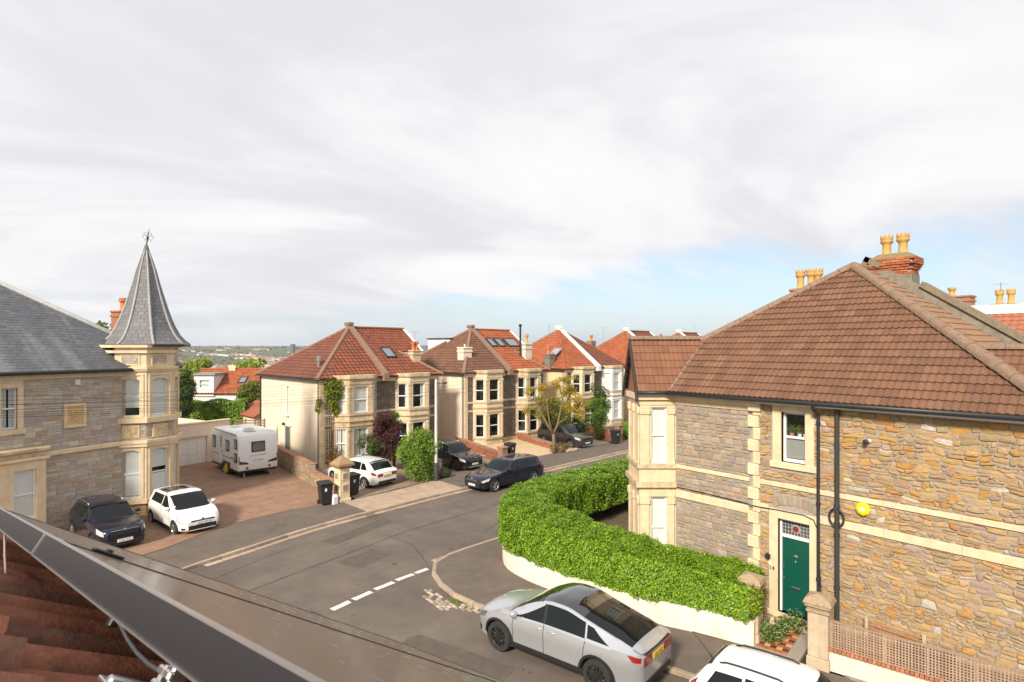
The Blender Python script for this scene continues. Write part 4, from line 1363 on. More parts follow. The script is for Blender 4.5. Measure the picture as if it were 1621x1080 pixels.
# aerials on the chimneys
def aerial(label, x, y, z, hh, rz):
    t = thing('tv_aerial', label, 'aerial', (x, y, z), rz, 'TV aerials on the roofs')
    q = MB(); q.tube([(0, 0, -.5), (0, 0, hh)], .018, 6); q.build('mast', M_steel, t)
    q = MB(); q.tube([(-.5, 0, hh - .05), (.5, 0, hh - .02)], .012, 5)
    for k in range(9): q.tube([(-.45 + k * .11, -.16 + k * .01, hh - .04), (-.45 + k * .11, .16 - k * .01, hh - .04)], .006, 4)
    q.build('boom', M_steel, t)
x, y = along(7.75, 1.15); aerial('TV aerial on the chimney of the cream-flanked pair', x, y, 7.7, .9, 20)
x, y = along(22.65, 1.7); aerial('tall TV aerial on the grey chimney beside the orange roof', x, y, 6.8, 2.6, 60)
x, y = along(34.0, 4.2); aerial('TV aerial above the second orange chimney pot far off', x, y, 8.6, 1.0, 10)
x, y = along(55, 5); aerial('farthest TV aerial, left of the brown hipped roof', x, y, 9.0, 1.2, 10)

# ------------------------------------------------------------------ bungalow, rear cottage and garage behind the drive
bx = (31.4, 63.0)
bt = thing('bungalow', 'long low house with orange tiled roof and a white dormer behind the hedge', 'house', (13.6, 69.2, 0), -37)
L = 12.0
mb = MB(); mb.box(-1, 0, -.5, L, 7, 2.6); mb.build('wall', M_white, bt)
kw = dict(w=.34, e=.36, rolls=1, m=M_tileR, rollh=.035, lift=.04, deck=M_deck)
roof_plane(bt, [(-1, -.3, 2.55), (L, -.3, 2.55), (L, 3.4, 5.0), (-1, 3.4, 5.0)], cols=ORANGE, seed=8, **kw)
q = MB(); q.slab([(-1, 3.4, 5.0), (L, 3.4, 5.0), (L, 7.3, 2.5), (-1, 7.3, 2.5)], .1); q.build('rear_roof', M_deck, bt)
ridge(bt, (-1, 3.4, 5.02), (L, 3.4, 5.02), .13, M_tileR, ORANGE[0])
mb = MB(); wall_holes(mb, 2.0, 2.3, 4.5, [(.5, 1.6, 3.1, 4.0)], .2, -.2); mb.box(0, 0, 2.3, 2.0, 3, 4.5); mb.build('dormer', M_white, bt)
q = MB(); q.box(-.2, -.4, 4.5, 2.2, 3.2, 4.7); q.build('dormer_roof', M_grey_r, bt)
window(bt, Matrix.Translation((0, -.2, 0)), .5, 1.6, 3.1, 4.0, .04)
skylight(bt, 3.9, 1.2, .8, 1.1, ze=2.55, tn=.662)
chimney(bt, 2.5, 3.4, 3.5, 5.35, .7, .6, M_render, [(0, 0)], M_potO, .1, .3, .12)
chimney(bt, 6.4, 3.4, 3.5, 5.35, .6, .6, M_bath, [], M_potO, .1)

gt = thing('garage', 'low cream garage with white sectional door behind the parked caravan', 'garage', (4.9, 40.2, 0), 19)
mb = MB(); wall_holes(mb, 5.75, 0, 2.62, [(.55, 4.2, 0, 1.78)], .25); mb.box(0, .25, 0, 5.75, 6, 2.4); mb.build('wall', M_render, gt)
q = MB(); q.box(-.05, -.06, 2.62, 5.8, .3, 2.72, .015); q.build('coping', M_bath, gt)
q = MB(); q.box(.55, -.03, 1.78, 4.2, .05, 1.9); q.build('lintel', M_bath, gt)
q = MB()
q.box(.55, .12, 0, 4.2, .16, 1.78); dr = q.build('garage_door', M_white, gt)
for i in range(5):
    for k in range(6):
        x0, x1 = .58 + k * .603, .58 + (k + 1) * .603 - .03; z0 = .02 + i * .352
        q = MB(); q.box(x0, .10, z0, x1, .125, z0 + .33, .02); q.build('panel', M_white, dr)
q = MB(); q.box(2.35, .06, .72, 2.45, .1, .82, .01); q.build('door_handle', M_black, dr)
q = MB(); q.lathe([(.02, 0), (.09, .02), (.1, .1), (.02, .14)], 10, 'y', (2.3, -.14, 2.2)); q.build('security_lamp', M_gutter, gt, smooth=40)

ct = thing('rear_extension', 'small cream gabled back extension with a window, left of the cream flank', 'house', (*along(.85, 12), -.25), AZ)
mb = MB(); mb.prism_y([(0, 0), (3.2, 0), (3.2, 3.3), (1.5, 3.3), (0, 2.5)], 0, 4); mb.build('wall', M_render, ct)
q = MB(); q.slab([(-.25, -.15, 2.42), (1.5, -.15, 3.36), (1.5, 4, 3.36), (-.25, 4, 2.42)], .1); q.build('roof', mat('red_roof_far', (.30, .10, .05), .8, .2, 6), ct)
window(ct, Matrix.Identity(4), .45, 1.0, 1.3, 2.2, -.03)
# ------------------------------------------------------------------ slate-roofed house with the corner turret
ASHA = [(.46, .395, .325), (.43, .37, .31), (.49, .425, .35), (.46, .37, .29), (.41, .37, .33), (.51, .45, .37), (.43, .32, .24), (.44, .39, .335)]
hA = thing('turret_house', 'grey stone house with slate roof and a pointed octagonal corner turret', 'house', (4.01, 30.16, 0), 24.2)
yf = .68
I4 = Matrix.Identity(4)
FA = Matrix.Translation((0, yf, 0))
XL = -9.0
mb = MB(FA); wall_holes(mb, -XL - .5 + 0, 0, 6.5, [], .3) if False else None
mb = MB(Matrix.Translation((XL, yf, 0))); wall_holes(mb, -XL - .5, 0, 6.5, [(4.05, 4.55, 4.4, 5.95), (4.27, 5.0, 1.05, 2.9)], .3)
mb.M = I4
mb.box(1.35, yf + .35, 0, 1.65, 10.5, 6.5); mb.box(XL, 10.3, 0, 1.3, 10.6, 6.5)
mb.build('wall', mat('pale_mortar', (.38, .32, .25), .95, .15, 4, bump=.4), hA)
usedA = [0]
holes = [(-5.3, -4.26, 4.2, 6.3), (-2.93, -2.06, 4.19, 5.22), (-3.66, -.5, 3.18, 3.42), (-9, -3.68, 0, 3.66)]
stone_wall(hA, FA, ashlar_cells(-5.9, -.66, .0, 6.22, (.11, .24), (.22, .52), 21, .0), ASHA, holes, gap=.007, proud=(.004, .014), edge=.008, maxparts=300, name='wall_stone', used=usedA, seed=9)
q = MB(FA); q.box(-3.68, -.09, 3.2, -.6, .05, 3.4, .03); q.build('string_course', M_bathA, hA)
q = MB(FA); q.box(XL, -.10, 6.24, -.55, .05, 6.44, .02); q.build('cornice', M_bathA, hA)
q = MB(FA); q.box(XL, -.02, 6.0, -4.26, .05, 6.24); q.build('cornice', M_bathA, hA)
q = MB(FA); q.tube([(XL, -.36, 6.50), (.5, -.36, 6.50)], .075, 10); q.build('gutter', M_gutter, hA, smooth=40)
q = MB(FA); q.box(XL, -.3, 6.42, .3, .0, 6.58); q.build('soffit', M_gutter, hA)
# upper left window with its surround
def surround(parent, F, x0, x1, z0, z1, w, m, dep=.05, bottom=0):
    q = MB(F); q.box(x0 - w, -dep, z0, x0, .1, z1 + w, .015); q.build('jamb', m, parent)
    q = MB(F); q.box(x1, -dep, z0, x1 + w, .1, z1 + w, .015); q.build('jamb', m, parent)
    q = MB(F); q.box(x0, -dep - .002, z1, x1, .1, z1 + w, .015); q.build('lintel', m, parent)
surround(hA, FA, -4.95, -4.45, 4.4, 5.95, .19, M_bathA, .06)
window(hA, FA, -4.95, -4.45, 4.4, 5.95, .08, back='curtain', sill=.26, sillm=M_bathA, sillh=.2, fr=.05)
# plaque
q = MB(FA)
for a in ((-2.91, 4.21, -2.08, 4.34), (-2.91, 5.07, -2.08, 5.2), (-2.91, 4.34, -2.78, 5.07), (-2.21, 4.34, -2.08, 5.07)): q.box(a[0], -.09, a[1], a[2], .03, a[3], .03)
pl = q.build('plaque_frame', M_bathA, hA)
q = MB(FA); q.box(-2.78, -.03, 4.34, -2.21, .02, 5.07); q.box(-2.66, -.05, 4.46, -2.33, .02, 4.95, .02)
q.build('carved_panel', M_carve, pl)
q = MB(FA)
for k in range(9):
    a = k * 2 * math.pi / 9
    q.lathe([(.02, 0), (.045, .01), (.03, .03), (.005, .035)], 8, 'y', (-2.495 + .11 * math.cos(a), -.08, 4.70 + .15 * math.sin(a)))
q.lathe([(.03, 0), (.06, .015), (.02, .05)], 10, 'y', (-2.495, -.095, 4.70)); q.build('carving', M_carve, pl, smooth=40, kind='stuff')
q = MB(FA); q.box(-2.51, -.10, 5.95, -2.33, .0, 6.17, .01); vb = q.build('vent_box', M_white, hA)
for k in range(4):
    q = MB(FA); q.box(-2.49, -.107, 5.98 + k * .045, -2.35, -.1, 6.0 + k * .045); q.build('louvre', M_white, vb)
# square bay on the left
FB = Matrix.Translation((-9, yf - .42, 0))
q = MB(FB); wall_holes(q, 5.3, 0, 3.2, [(4.25, 4.98, 1.0, 2.88), (2.9, 3.75, 1.0, 2.88)], .3); q.box(5.0, .3, 0, 5.3, .42, 3.2); q.build('bay_wall', M_bathA, hA)
for z0, z1, e in ((3.2, 3.32, .10), (3.32, 3.52, .03), (3.52, 3.66, .12)):
    q = MB(FB); q.box(0, -e, z0, 5.3 + e, .42, z1, .02); q.build('bay_cornice', M_bathold if z0 > 3.3 else M_bathA, hA)
for a, b in ((4.25, 4.98), (2.9, 3.75)): window(hA, FB, a, b, 1.0, 2.88, .09, back='blind', blindfrac=1.0)

# turret
oc = [(0, 0), (1.22, 0), (2.083, .863), (2.083, 2.083), (1.22, 2.946), (0, 2.946), (-.863, 2.083), (-.863, .863)]
cxT, cyT = .61, 1.473
def octa(k): return [(cxT + (x - cxT) * k, cyT + (y - cyT) * k) for x, y in oc]
order = [7, 0, 1, 2, 3]
q = MB()
def zone(q, k, z0, z1, holes=()):
    P = octa(k)
    for i in range(4):
        a, b = P[order[i]], P[order[i + 1]]
        q.M = frame(a, b); wall_holes(q, math.hypot(b[0] - a[0], b[1] - a[1]), z0, z1, list(holes) if i < 3 else [], .25)
WX = (.24, .98)
zone(q, 1.0, .62, 3.15, [(*WX, .86, 2.98)]); zone(q, 1.0, 4.2, 6.45, [(*WX, 4.42, 6.12)])
q.build('turret_wall', M_bathA, hA)
q = MB(); zone(q, .97, 0, .62); zone(q, .965, 3.15, 4.2); q.build('turret_wall', mat('pale_mortar'), hA)
q = MB(); zone(q, .985, 6.45, 7.58); q.M = I4; q.prism(octa(.8), 6.3, 7.55)
q.build('turret_wall', M_bathA, hA)
SX, SY = .92, 1.50                     # axis of the spire
def ringcourse(nm, k, z0, z1, m=None):
    q = MB(); P = octa(k); q.prism(P, z0, z1)
    q.build(nm, m or M_bathA, hA, bevel=.012)
# the courses run round the outside only: a ring of wedges
def ring(nm, k0, k1, z0, z1, m=None):
    A_, B_ = octa(k0), octa(k1)
    q = MB()
    for i in range(8):
        j = (i + 1) % 8
        if i in (4, 5): continue
        p = [A_[i], A_[j], B_[j], B_[i]]
        q.prism(p[::-1] if area2(p) < 0 else p, z0, z1)
    q.build(nm, m or M_bathA, hA, kind='stuff')
ring('sill_course', .86, 1.05, .62, .80); ring('cornice', .86, 1.06, 3.12, 3.26); ring('cornice', .86, 1.09, 3.26, 3.40)
ring('sill_course', .86, 1.07, 4.16, 4.38); ring('cornice', .86, 1.05, 6.42, 6.5); ring('cornice', .86, 1.08, 6.5, 6.62)
ring('cornice', .86, 1.06, 7.22, 7.34); ring('cornice', .86, 1.10, 7.46, 7.58)
P = octa(1.0)
for i in range(3):
    a, b = P[order[i]], P[order[i + 1]]
    F = frame(a, b); Lf = math.hypot(b[0] - a[0], b[1] - a[1])
    bk = [('blind', .55, 'blind', .78), ('blind', .4, 'blind', 1.0), ('dark', 1, 'dark', 1)][i]
    for (z0, z1, bb, fr_) in ((.86, 2.98, bk[0], bk[1]), (4.42, 6.12, bk[2], bk[3])):
        w = window(hA, F, WX[0], WX[1], z0, z1, .08, back=bb, blindfrac=fr_, fr=.05, split=.5)
        q = MB(F)        # shallow arch over the light
        for s_ in (0, 1):
            X = lambda t: lerp(WX[0], WX[1], t) if not s_ else lerp(WX[1], WX[0], t)
            pts = [(X(0), z1 + .001), (X(0), z1 - .13), (X(.12), z1 - .075), (X(.28), z1 - .03), (X(.5), z1 - .0)]
            q.prism_y(pts if s_ else pts[::-1], .0, .14)
        q.build('arch_head', M_bathA, hA)
        if z0 < 1 and i < 2:
            q = MB(F); q.box(WX[0] + .05, .128, z0 + .1, WX[1] - .05, .134, lerp(z0, z1, .47)); q.build('frosted_film', M_blind, w)
        q = MB(F); q.box(WX[0] - .15, -.035, z0 - .02, WX[0] - .05, .05, z1 + .16, .015); q.box(WX[1] + .05, -.035, z0 - .02, WX[1] + .15, .05, z1 + .16, .015); q.box(WX[0] - .15, -.04, z1 + .10, WX[1] + .15, .05, z1 + .19, .02); q.build('hood_mould', M_bathA, hA, kind='stuff')
    F2 = frame(*[octa(.97)[order[k]] for k in (i, i + 1)]); L2 = Lf * .97
    stone_wall(hA, F2, ashlar_cells(0, L2, 0, .62, (.07, .13), (.15, .35), 50 + i), [(.34, .23, .12), (.30, .2, .11), (.36, .26, .15)], gap=.005, maxparts=0, name='plinth_stone')
    F3 = frame(*[octa(.965)[order[k]] for k in (i, i + 1)]); L3 = Lf * .965
    stone_wall(hA, F3, ashlar_cells(0, L3, 3.38, 4.18, (.11, .2), (.18, .4), 60 + i), ASHA, [(.25, .95, 3.47, 4.06)], gap=.006, maxparts=0, name='turret_stone')
    q = MB(F3); q.box(.26, -.05, 3.48, .94, .03, 4.05, .02); pn = q.build('carved_panel', M_bathA, hA)
    q = MB(F3)
    rr = random.Random(i)
    for k in range(26):
        q.lathe([(.008, 0), (.03, .012), (.02, .03), (.004, .034)], 6, 'y', (rr.uniform(.36, .84), -.08, 3.77 + rr.uniform(-.17, .17)))
    q.box(.33, -.058, 3.54, .87, -.05, 3.57); q.box(.33, -.058, 3.96, .87, -.05, 3.99); q.box(.33, -.058, 3.57, .36, -.05, 3.96); q.box(.84, -.058, 3.57, .87, -.05, 3.96)
    q.build('carving', M_carve, pn, kind='stuff')
    F4 = frame(*[octa(.985)[order[k]] for k in (i, i + 1)])
    q = MB(F4); q.box(.28, -.012, 6.74, .90, .03, 7.12); bp = q.build('frieze_panel', mat('pale_mortar'), hA)
    for r_ in range(3):
        for c_ in range(4):
            x0 = .29 + c_ * .155 - (.077 if r_ % 2 else 0); x1 = x0 + .145
            x0, x1 = max(.29, x0), min(.89, x1)
            if x1 - x0 < .03: continue
            b = MB(F4); b.col = jit(random.Random(r_ * 9 + c_).choice(ASHA), .15); b.box(x0, -.022, 6.75 + r_ * .124, x1, .0, 6.865 + r_ * .124, .004); b.build('brick', M_stoneA, bp)
    q = MB(F4); q.box(.22, -.03, 6.68, .96, .03, 6.74, .01); q.box(.22, -.03, 7.12, .96, .03, 7.18, .01); q.box(.22, -.03, 6.74, .28, .03, 7.12, .01); q.box(.90, -.03, 6.74, .96, .03, 7.12, .01); q.build('panel_frame', M_bathA, hA, kind='stuff')

# spire: eight flared faces of slates, lead rolls on the arrises
prof = [(r * .905, 7.6 + (z - 7.6) * .93) for r, z in [(1.99, 7.60), (1.73, 7.80), (1.5, 8.07), (1.28, 8.48), (1.10, 8.92), (.90, 9.52), (.73, 10.1), (.57, 10.68), (.42, 11.3), (.26, 11.82), (.10, 12.30)]]
def prad(z):
    for (r0, z0), (r1, z1) in zip(prof, prof[1:]):
        if z <= z1: return lerp(r0, r1, (z - z0) / (z1 - z0))
    return prof[-1][0]
SL = [(.165, .163, .17), (.155, .155, .162), (.18, .175, .178), (.148, .148, .156), (.19, .183, .18)]
ang0 = math.atan2(oc[0][1] - cyT, oc[0][0] - cxT)
q = MB(); zz = 7.60; row = 0; rr = random.Random(5)
while zz < 11.85:
    z1 = min(zz + .165, 11.9)
    for i in range(8):
        a0, a1 = ang0 + i * math.pi / 4, ang0 + (i + 1) * math.pi / 4
        def pt(t, z, off):
            r = prad(z) + off
            p0 = (SX + r * math.cos(a0), SY + r * math.sin(a0)); p1 = (SX + r * math.cos(a1), SY + r * math.sin(a1))
            return (lerp(p0[0], p1[0], t), lerp(p0[1], p1[1], t), z)
        wd = 2 * prad(zz) * math.sin(math.pi / 8)
        n = max(1, int(round(wd / .26))); off = .5 / n if row % 2 else 0
        ts = sorted({0., 1.} | {min(1, max(0, (k + (.5 if row % 2 else 0)) / n)) for k in range(n + 1)})
        for t0, t1 in zip(ts, ts[1:]):
            q.col = jit(rr.choice(SL), .04, rr)
            g = .006 / max(wd, .1)
            lo = rr.uniform(.012, .017)
            q.add([pt(t0 + g, zz, lo), pt(t1 - g, zz, lo), pt(t1 - g, z1 + .02, .004), pt(t0 + g, z1 + .02, .004), pt(t0 + g, zz, 0), pt(t1 - g, zz, 0)], [(0, 1, 2, 3), (4, 5, 1, 0)])
    zz = z1; row += 1
q.build('spire_slates', M_slate, hA, kind='stuff')
q = MB(); q.lathe([(r - .02, z) for r, z in prof], 8); 
core = MB(Matrix.Translation((SX, SY, 0)) @ Matrix.Rotation(ang0, 4, 'Z')); core.lathe([(r - .015, z) for r, z in prof], 8); core.build('spire', mat('spire_underlay', (.12, .12, .125), .8), hA)
for i in range(8):
    a = ang0 + i * math.pi / 4
    q = MB(); q.tube([(SX + (r + .012) * math.cos(a), SY + (r + .012) * math.sin(a), z) for r, z in prof], [.055] * 6 + [.05, .045, .04, .035, .03], 7); q.build('lead_roll', M_lead, hA, smooth=True)
q = MB(Matrix.Translation((SX, SY, 0)) @ Matrix.Rotation(ang0, 4, 'Z')); q.lathe([(1.72, 7.5), (1.85, 7.5), (1.87, 7.56), (1.84, 7.62), (1.72, 7.62)], 8); q.build('spire_gutter', M_gutter, hA)
zoff = Matrix.Translation((0, 0, -.34))
q = MB(zoff); q.lathe([(.17, 12.1), (.13, 12.32), (.08, 12.5), (.04, 12.6)], 12, 'z', (SX, SY, 0)); fb = q.build('finial', mat('dark_lead', (.13, .13, .14), .6), hA, smooth=40)
q = MB(zoff); q.tube([(SX, SY, 12.5), (SX + .05, SY - .03, 13.0), (SX + .11, SY - .05, 13.35)], [.03, .026, .006], 7); q.lathe([(.01, 12.8), (.055, 12.88), (.05, 12.95), (.01, 13.02)], 8, 'z', (SX + .045, SY - .03, 0))
for s_ in (-1, 1):
    for zb, rr_ in ((12.93, .17), (13.08, .12), (12.78, .1)):
        pts = []
        for k in range(14):
            th = k / 13 * 4.6
            r = rr_ * (1 - k / 20)
            pts.append((SX + .05 + s_ * (.02 + rr_ + -r * math.cos(th)) * .9, SY - .03, zb + r * math.sin(th) * .7))
        q.tube(pts, .009, 4)
q.build('weather_vane', M_iron, fb, kind='stuff')

# slate roof
Wv = parent_matrix(hA).inverted() @ Vector((0, 0, CAMZ))
e_ = (1.95, .35, 6.56); top = (-3.3, 5.6, 10.42)
SLR = [(.10, .106, .122), (.092, .098, .114), (.11, .115, .13), (.102, .105, .114), (.12, .123, .132)]
roof_plane(hA, [(-8, .35, 6.56), e_, top, (-8, 5.6, 10.42)], w=.28, e=.19, rolls=0, m=mat('roof_slate', (1, 1, 1), .5, .16, 1.2, bump=.3, bscale=40, bdist=.004, attr=True, spec=.5, wash=(.34, .34, .35, .55)), cols=SLR, lift=.012, parts=300, partname='slate', name='roof_slates', deck=M_gutter, cam_local=Wv, deckname='roof')
q = MB(); q.slab([e_, (1.95, 10.9, 6.56), top], .08); q.build('roof', mat('spire_underlay'), hA)
q = MB(); q.slab([(1.95, 10.9, 6.56), (XL, 10.9, 6.56), (XL, 5.6, 10.42), top], .08); q.build('roof', mat('spire_underlay'), hA)
q = MB(); q.tube([tuple(Vector(e_) + Vector((0, 0, .03))), tuple(Vector(top) + Vector((0, 0, .03)))], .11, 8); q.build('lead_hip', M_lead, hA, smooth=True)
q = MB(); q.box(XL, 5.45, 10.38, -3.3, 5.75, 10.56, .03); q.build('lead_ridge', M_lead, hA)
BR = brick_mat('chimney_brick', (.40, .12, .05), (.33, .10, .045), (.30, .22, .17), .225, .075, .012, 'wall')
chimney(hA, 4.9, 10.2, 0, 9.5, .85, .75, BR, [(.1, 0)], M_potO, .12, .75, .22, rz=20)

# ------------------------------------------------------------------ things on the brick drive: wall, gate pillar
def worldframe(parent, M): return parent_matrix(parent).inverted() @ M
RUBW = [(.36, .27, .17), (.30, .23, .15), (.42, .32, .2), (.34, .22, .13), (.28, .22, .17)]
def low_wall(name, label, a, b, h0, h1, t_, cols, size, asp, seed, capm=None, cap=.05, parts=120, mort=None, gap=.008):
    d = math.atan2(b[1] - a[1], b[0] - a[0]); L = math.hypot(b[0] - a[0], b[1] - a[1])
    w = thing(name, label, 'wall', (*a, 0), math.degrees(d))
    q = MB(); q.prism_y([(0, 0), (L, 0), (L, h1), (0, h0)], .02, t_ - .02); q.build('wall_core', mort or M_mortar, w)
    cells = rubble_cells(0, L, .02, max(h0, h1), size, asp, seed) if asp else ashlar_cells(0, L, 0, max(h0, h1), (.072, .076), (.2, .225), seed)
    cc = []
    for P in cells:
        mx = sum(p[0] for p in P) / len(P); mz = max(p[1] for p in P)
        if mz < lerp(h0, h1, mx / L) + .02: cc.append(P)
    stone_wall(w, Matrix.Identity(4), cc, cols, gap=gap, proud=(.005, .03), edge=.012, maxparts=parts, name='stone' if asp else 'brick', seed=seed)
    Fb = Matrix.Translation((L, t_, 0)) @ Matrix.Rotation(math.pi, 4, 'Z')
    stone_wall(w, Fb, [[(L - p[0], p[1]) for p in P][::-1] for P in cc], cols, gap=gap, proud=(.005, .03), maxparts=0, name='back_stone', seed=seed + 1)
    if capm:
        n = int(L / .26)
        for i in range(n):
            x0, x1 = L * i / n + .006, L * (i + 1) / n - .006
            q = MB(); z = lerp(h0, h1, (i + .5) / n); q.box(x0, -.03, z, x1, t_ + .03, z + cap + RND.uniform(-.008, .008), .015); q.build('coping_stone', capm, w)
    return w
M_redcap = mat('red_coping', (.36, .16, .09), .85, .25, 6, (.30, .18, .12), .4, 30, objrand=.2)
low_wall('stone_wall', 'low rubble stone wall with red coping along the cream flank', (12.05, 38.5), (11.72, 31.4), 1.15, 1.1, .32, RUBW, .10, 1.7, 31, M_redcap, .07, 260)
low_wall('stone_wall', 'lower front end of the rubble wall, running up to the gate pillar', (11.70, 31.2), (11.62, 27.3), .75, .72, .3, RUBW, .10, 1.7, 32, M_redcap, .07, 260)
gp = thing('gate_pillar', 'square cream stone gate pillar with a pyramid cap and recessed panels', 'gate pillar', (11.62, 26.95, .1), 8)
q = MB(); q.box(-.27, -.27, 0, .27, .27, 1.62, .02); q.box(-.31, -.31, 0, .31, .31, .16, .02); q.build('shaft', M_bath, gp)
q = MB(); q.box(-.34, -.34, 1.62, .34, .34, 1.72, .02); q.add([(-.42, -.42, 1.72), (.42, -.42, 1.72), (.42, .42, 1.72), (-.42, .42, 1.72), (-.42, -.42, 1.82), (.42, -.42, 1.82), (.42, .42, 1.82), (-.42, .42, 1.82), (0, 0, 2.22)], [(0, 3, 2, 1), (0, 1, 5, 4), (1, 2, 6, 5), (2, 3, 7, 6), (3, 0, 4, 7), (4, 5, 8), (5, 6, 8), (6, 7, 8), (7, 4, 8)]); q.build('cap', mat('lichen_stone', (.36, .22, .12), .9, .3, 6, (.30, .20, .12), .5, 30), gp)
for z in (.5, 1.05):
    for s_ in (0, 1):
        q = MB(Matrix.Rotation(-s_ * math.pi / 2, 4, 'Z')); q.box(-.16, -.30, z, .16, -.27, z + .36, .01); pn = q.build('panel_frame', M_bath, gp)
        q = MB(Matrix.Rotation(-s_ * math.pi / 2, 4, 'Z'))
        for r_ in range(3):
            for c_ in range(2): q.box(-.12 + c_ * .125, -.306, z + .05 + r_ * .09, -.005 + c_ * .125, -.3, z + .13 + r_ * .09, .004)
        q.build('vermiculated_block', mat('grey_block', (.27, .21, .15), .9, .3, 12, bump=.8), pn, kind='stuff')

# trellis and creeper on the cream-flanked pair
tr = thing('wall_trellis', 'tall timber trellis fixed to the dark stone beside the left bay', 'trellis', (*along(.62, -.05), 0), AZ)
for z0, z1 in ((.5, 2.45), (2.65, 3.2), (3.45, 5.1)):
    for k in range(4):
        q = MB(); q.box(-.26 + k * .165, -.03, z0, -.23 + k * .165, -.005, z1); q.build('slat', mat('old_trellis', (.45, .36, .26), .85, .2, 5), tr)
    n = int((z1 - z0) / .17)
    for k in range(n + 1):
        q = MB(); q.box(-.28, -.045, z0 + k * .17 - .012, .29, -.031, z0 + k * .17 + .012); q.build('slat', mat('old_trellis'), tr)
# ------------------------------------------------------------------ the brown-roofed corner house on the right
O14 = Vector((15.45, 10.8, 0))
h14 = thing('corner_house', 'ochre rubble house with brown hipped roof, green front door and diagonal corner bay', 'house', tuple(O14), 0)
def T14(p): return tuple(Vector(p) - O14)
F14 = frame((0, 0), (0, -1))                 # x = 10.8 - Y along the side wall, y into the house
SEND = 8.7
RUB = [(.42, .265, .115), (.43, .28, .13), (.37, .26, .15), (.34, .245, .155), (.44, .31, .16), (.41, .215, .075), (.44, .255, .08), (.37, .255, .14), (.40, .285, .165), (.35, .26, .17), (.40, .265, .125), (.38, .265, .15), (.36, .25, .145), (.42, .275, .115), (.33, .24, .165), (.39, .28, .17)]
RUB2 = RUB * 2 + [(.47, .42, .34), (.37, .265, .21)]
SQ = [(.33, .265, .20), (.30, .245, .20), (.35, .27, .20), (.36, .29, .22), (.32, .235, .18), (.29, .255, .22), (.36, .30, .235), (.36, .25, .17), (.31, .255, .195)]
hole_w, hole_d = (3.30, 3.92, 4.45, 5.77), (3.21, 4.03, .45, 2.93)
q = MB(F14); wall_holes(q, SEND, 0, 6.05, [hole_w, hole_d], .32); q.build('wall', M_mortar, h14)
q = MB(); q.box(.4, -SEND, 0, 8, -SEND + .3, 6); q.box(2.6, 1.6, 0, 8, 1.8, 6); q.box(7.7, -SEND + .3, 0, 8, 1.6, 6); q.build('rear_wall', M_mortar, h14)
arch_r = (3.1, 4.2, 3.25, 3.62)
occ = [(2.97, 4.23, .0, 3.26), (3.03, 4.12, 4.2, 6.1), (2.0, 9, 3.755, 3.90), (2.0, 9, 3.03, 3.25), arch_r]
ru = [0]
stone_wall(h14, F14, rough_cells(2.70, SEND, .02, 5.93, (.075, .235), (.11, .40), 5, .028, .020), RUB2, occ, gap=.013, proud=(.004, .045), edge=.014, maxparts=300, name='rubble_stone', used=ru, seed=6, rough=.008, round_=.022)
us = [0]
stone_wall(h14, F14, ashlar_cells(.02, 2.42, .3, 5.72, (.12, .22), (.16, .34), 8, .008), SQ, [(-.1, 2.5, 3.76, 3.885), (-.1, 2.5, 2.86, 3.11)], gap=.009, proud=(.010, .034), edge=.016, maxparts=300, name='squared_stone', used=us, seed=7, round_=.018)
# voussoirs of the relieving arch over the door
for k in range(9):
    a0 = R(65 + 50 * k / 9); a1 = R(65 + 50 * (k + 1) / 9)
    c = (3.65, 2.05); r0, r1 = 1.27, 1.55
    P = [(c[0] + r0 * math.cos(a1), c[1] + r0 * math.sin(a1)), (c[0] + r0 * math.cos(a0), c[1] + r0 * math.sin(a0)), (c[0] + r1 * math.cos(a0), c[1] + r1 * math.sin(a0)), (c[0] + r1 * math.cos(a1), c[1] + r1 * math.sin(a1))]
    q = MB(F14); q.col = jit(RND.choice(SQ), .12); stone(q, shrink(P, .008), .02, .012, RND); q.build('arch_stone', M_stoneA, h14)
# dressed bands, cornice, quoins
def band(x0, x1, z0, z1, dep, nm='string_course', m=None, seg=1.4):
    n = max(1, int(round((x1 - x0) / seg)))
    for i in range(n):
        q = MB(F14); q.box(lerp(x0, x1, i / n) + .002, -dep, z0, lerp(x0, x1, (i + 1) / n) - .002, .05, z1, .01); q.build(nm, m or M_bath, h14)
band(.02, 2.40, 3.765, 3.88, .045); band(.02, 2.40, 2.87, 3.10, .045)
band(2.72, SEND, 3.765, 3.89, .045); band(4.24, SEND, 3.035, 3.235, .045); band(2.72, 2.96, 3.035, 3.235, .045)
band(.0, 2.5, 5.72, 5.86, .05, 'cornice'); band(.0, 2.62, 5.86, 6.0, .12, 'cornice', None, 2.0)
q = MB(F14); q.box(2.72, -.03, 5.93, SEND, .02, 6.03); q.build('eaves_board', mat('old_cream_paint', (.52, .40, .24), .7, .2, 2), h14)
z = .0; k = 0
while z < 5.72:
    hh = .33
    wide = k % 2 == 0
    q = MB(F14); q.box(2.37 if wide else 2.52, -.075, z + .004, 2.73 if not wide else 2.69, .1, min(z + hh, 5.72) - .004, .02); q.build('quoin', M_bath, h14)
    z += hh; k += 1
q = MB(F14); q.box(2.40, -.14, 5.72, 2.76, .1, 6.0, .03); q.build('quoin', M_bath, h14)
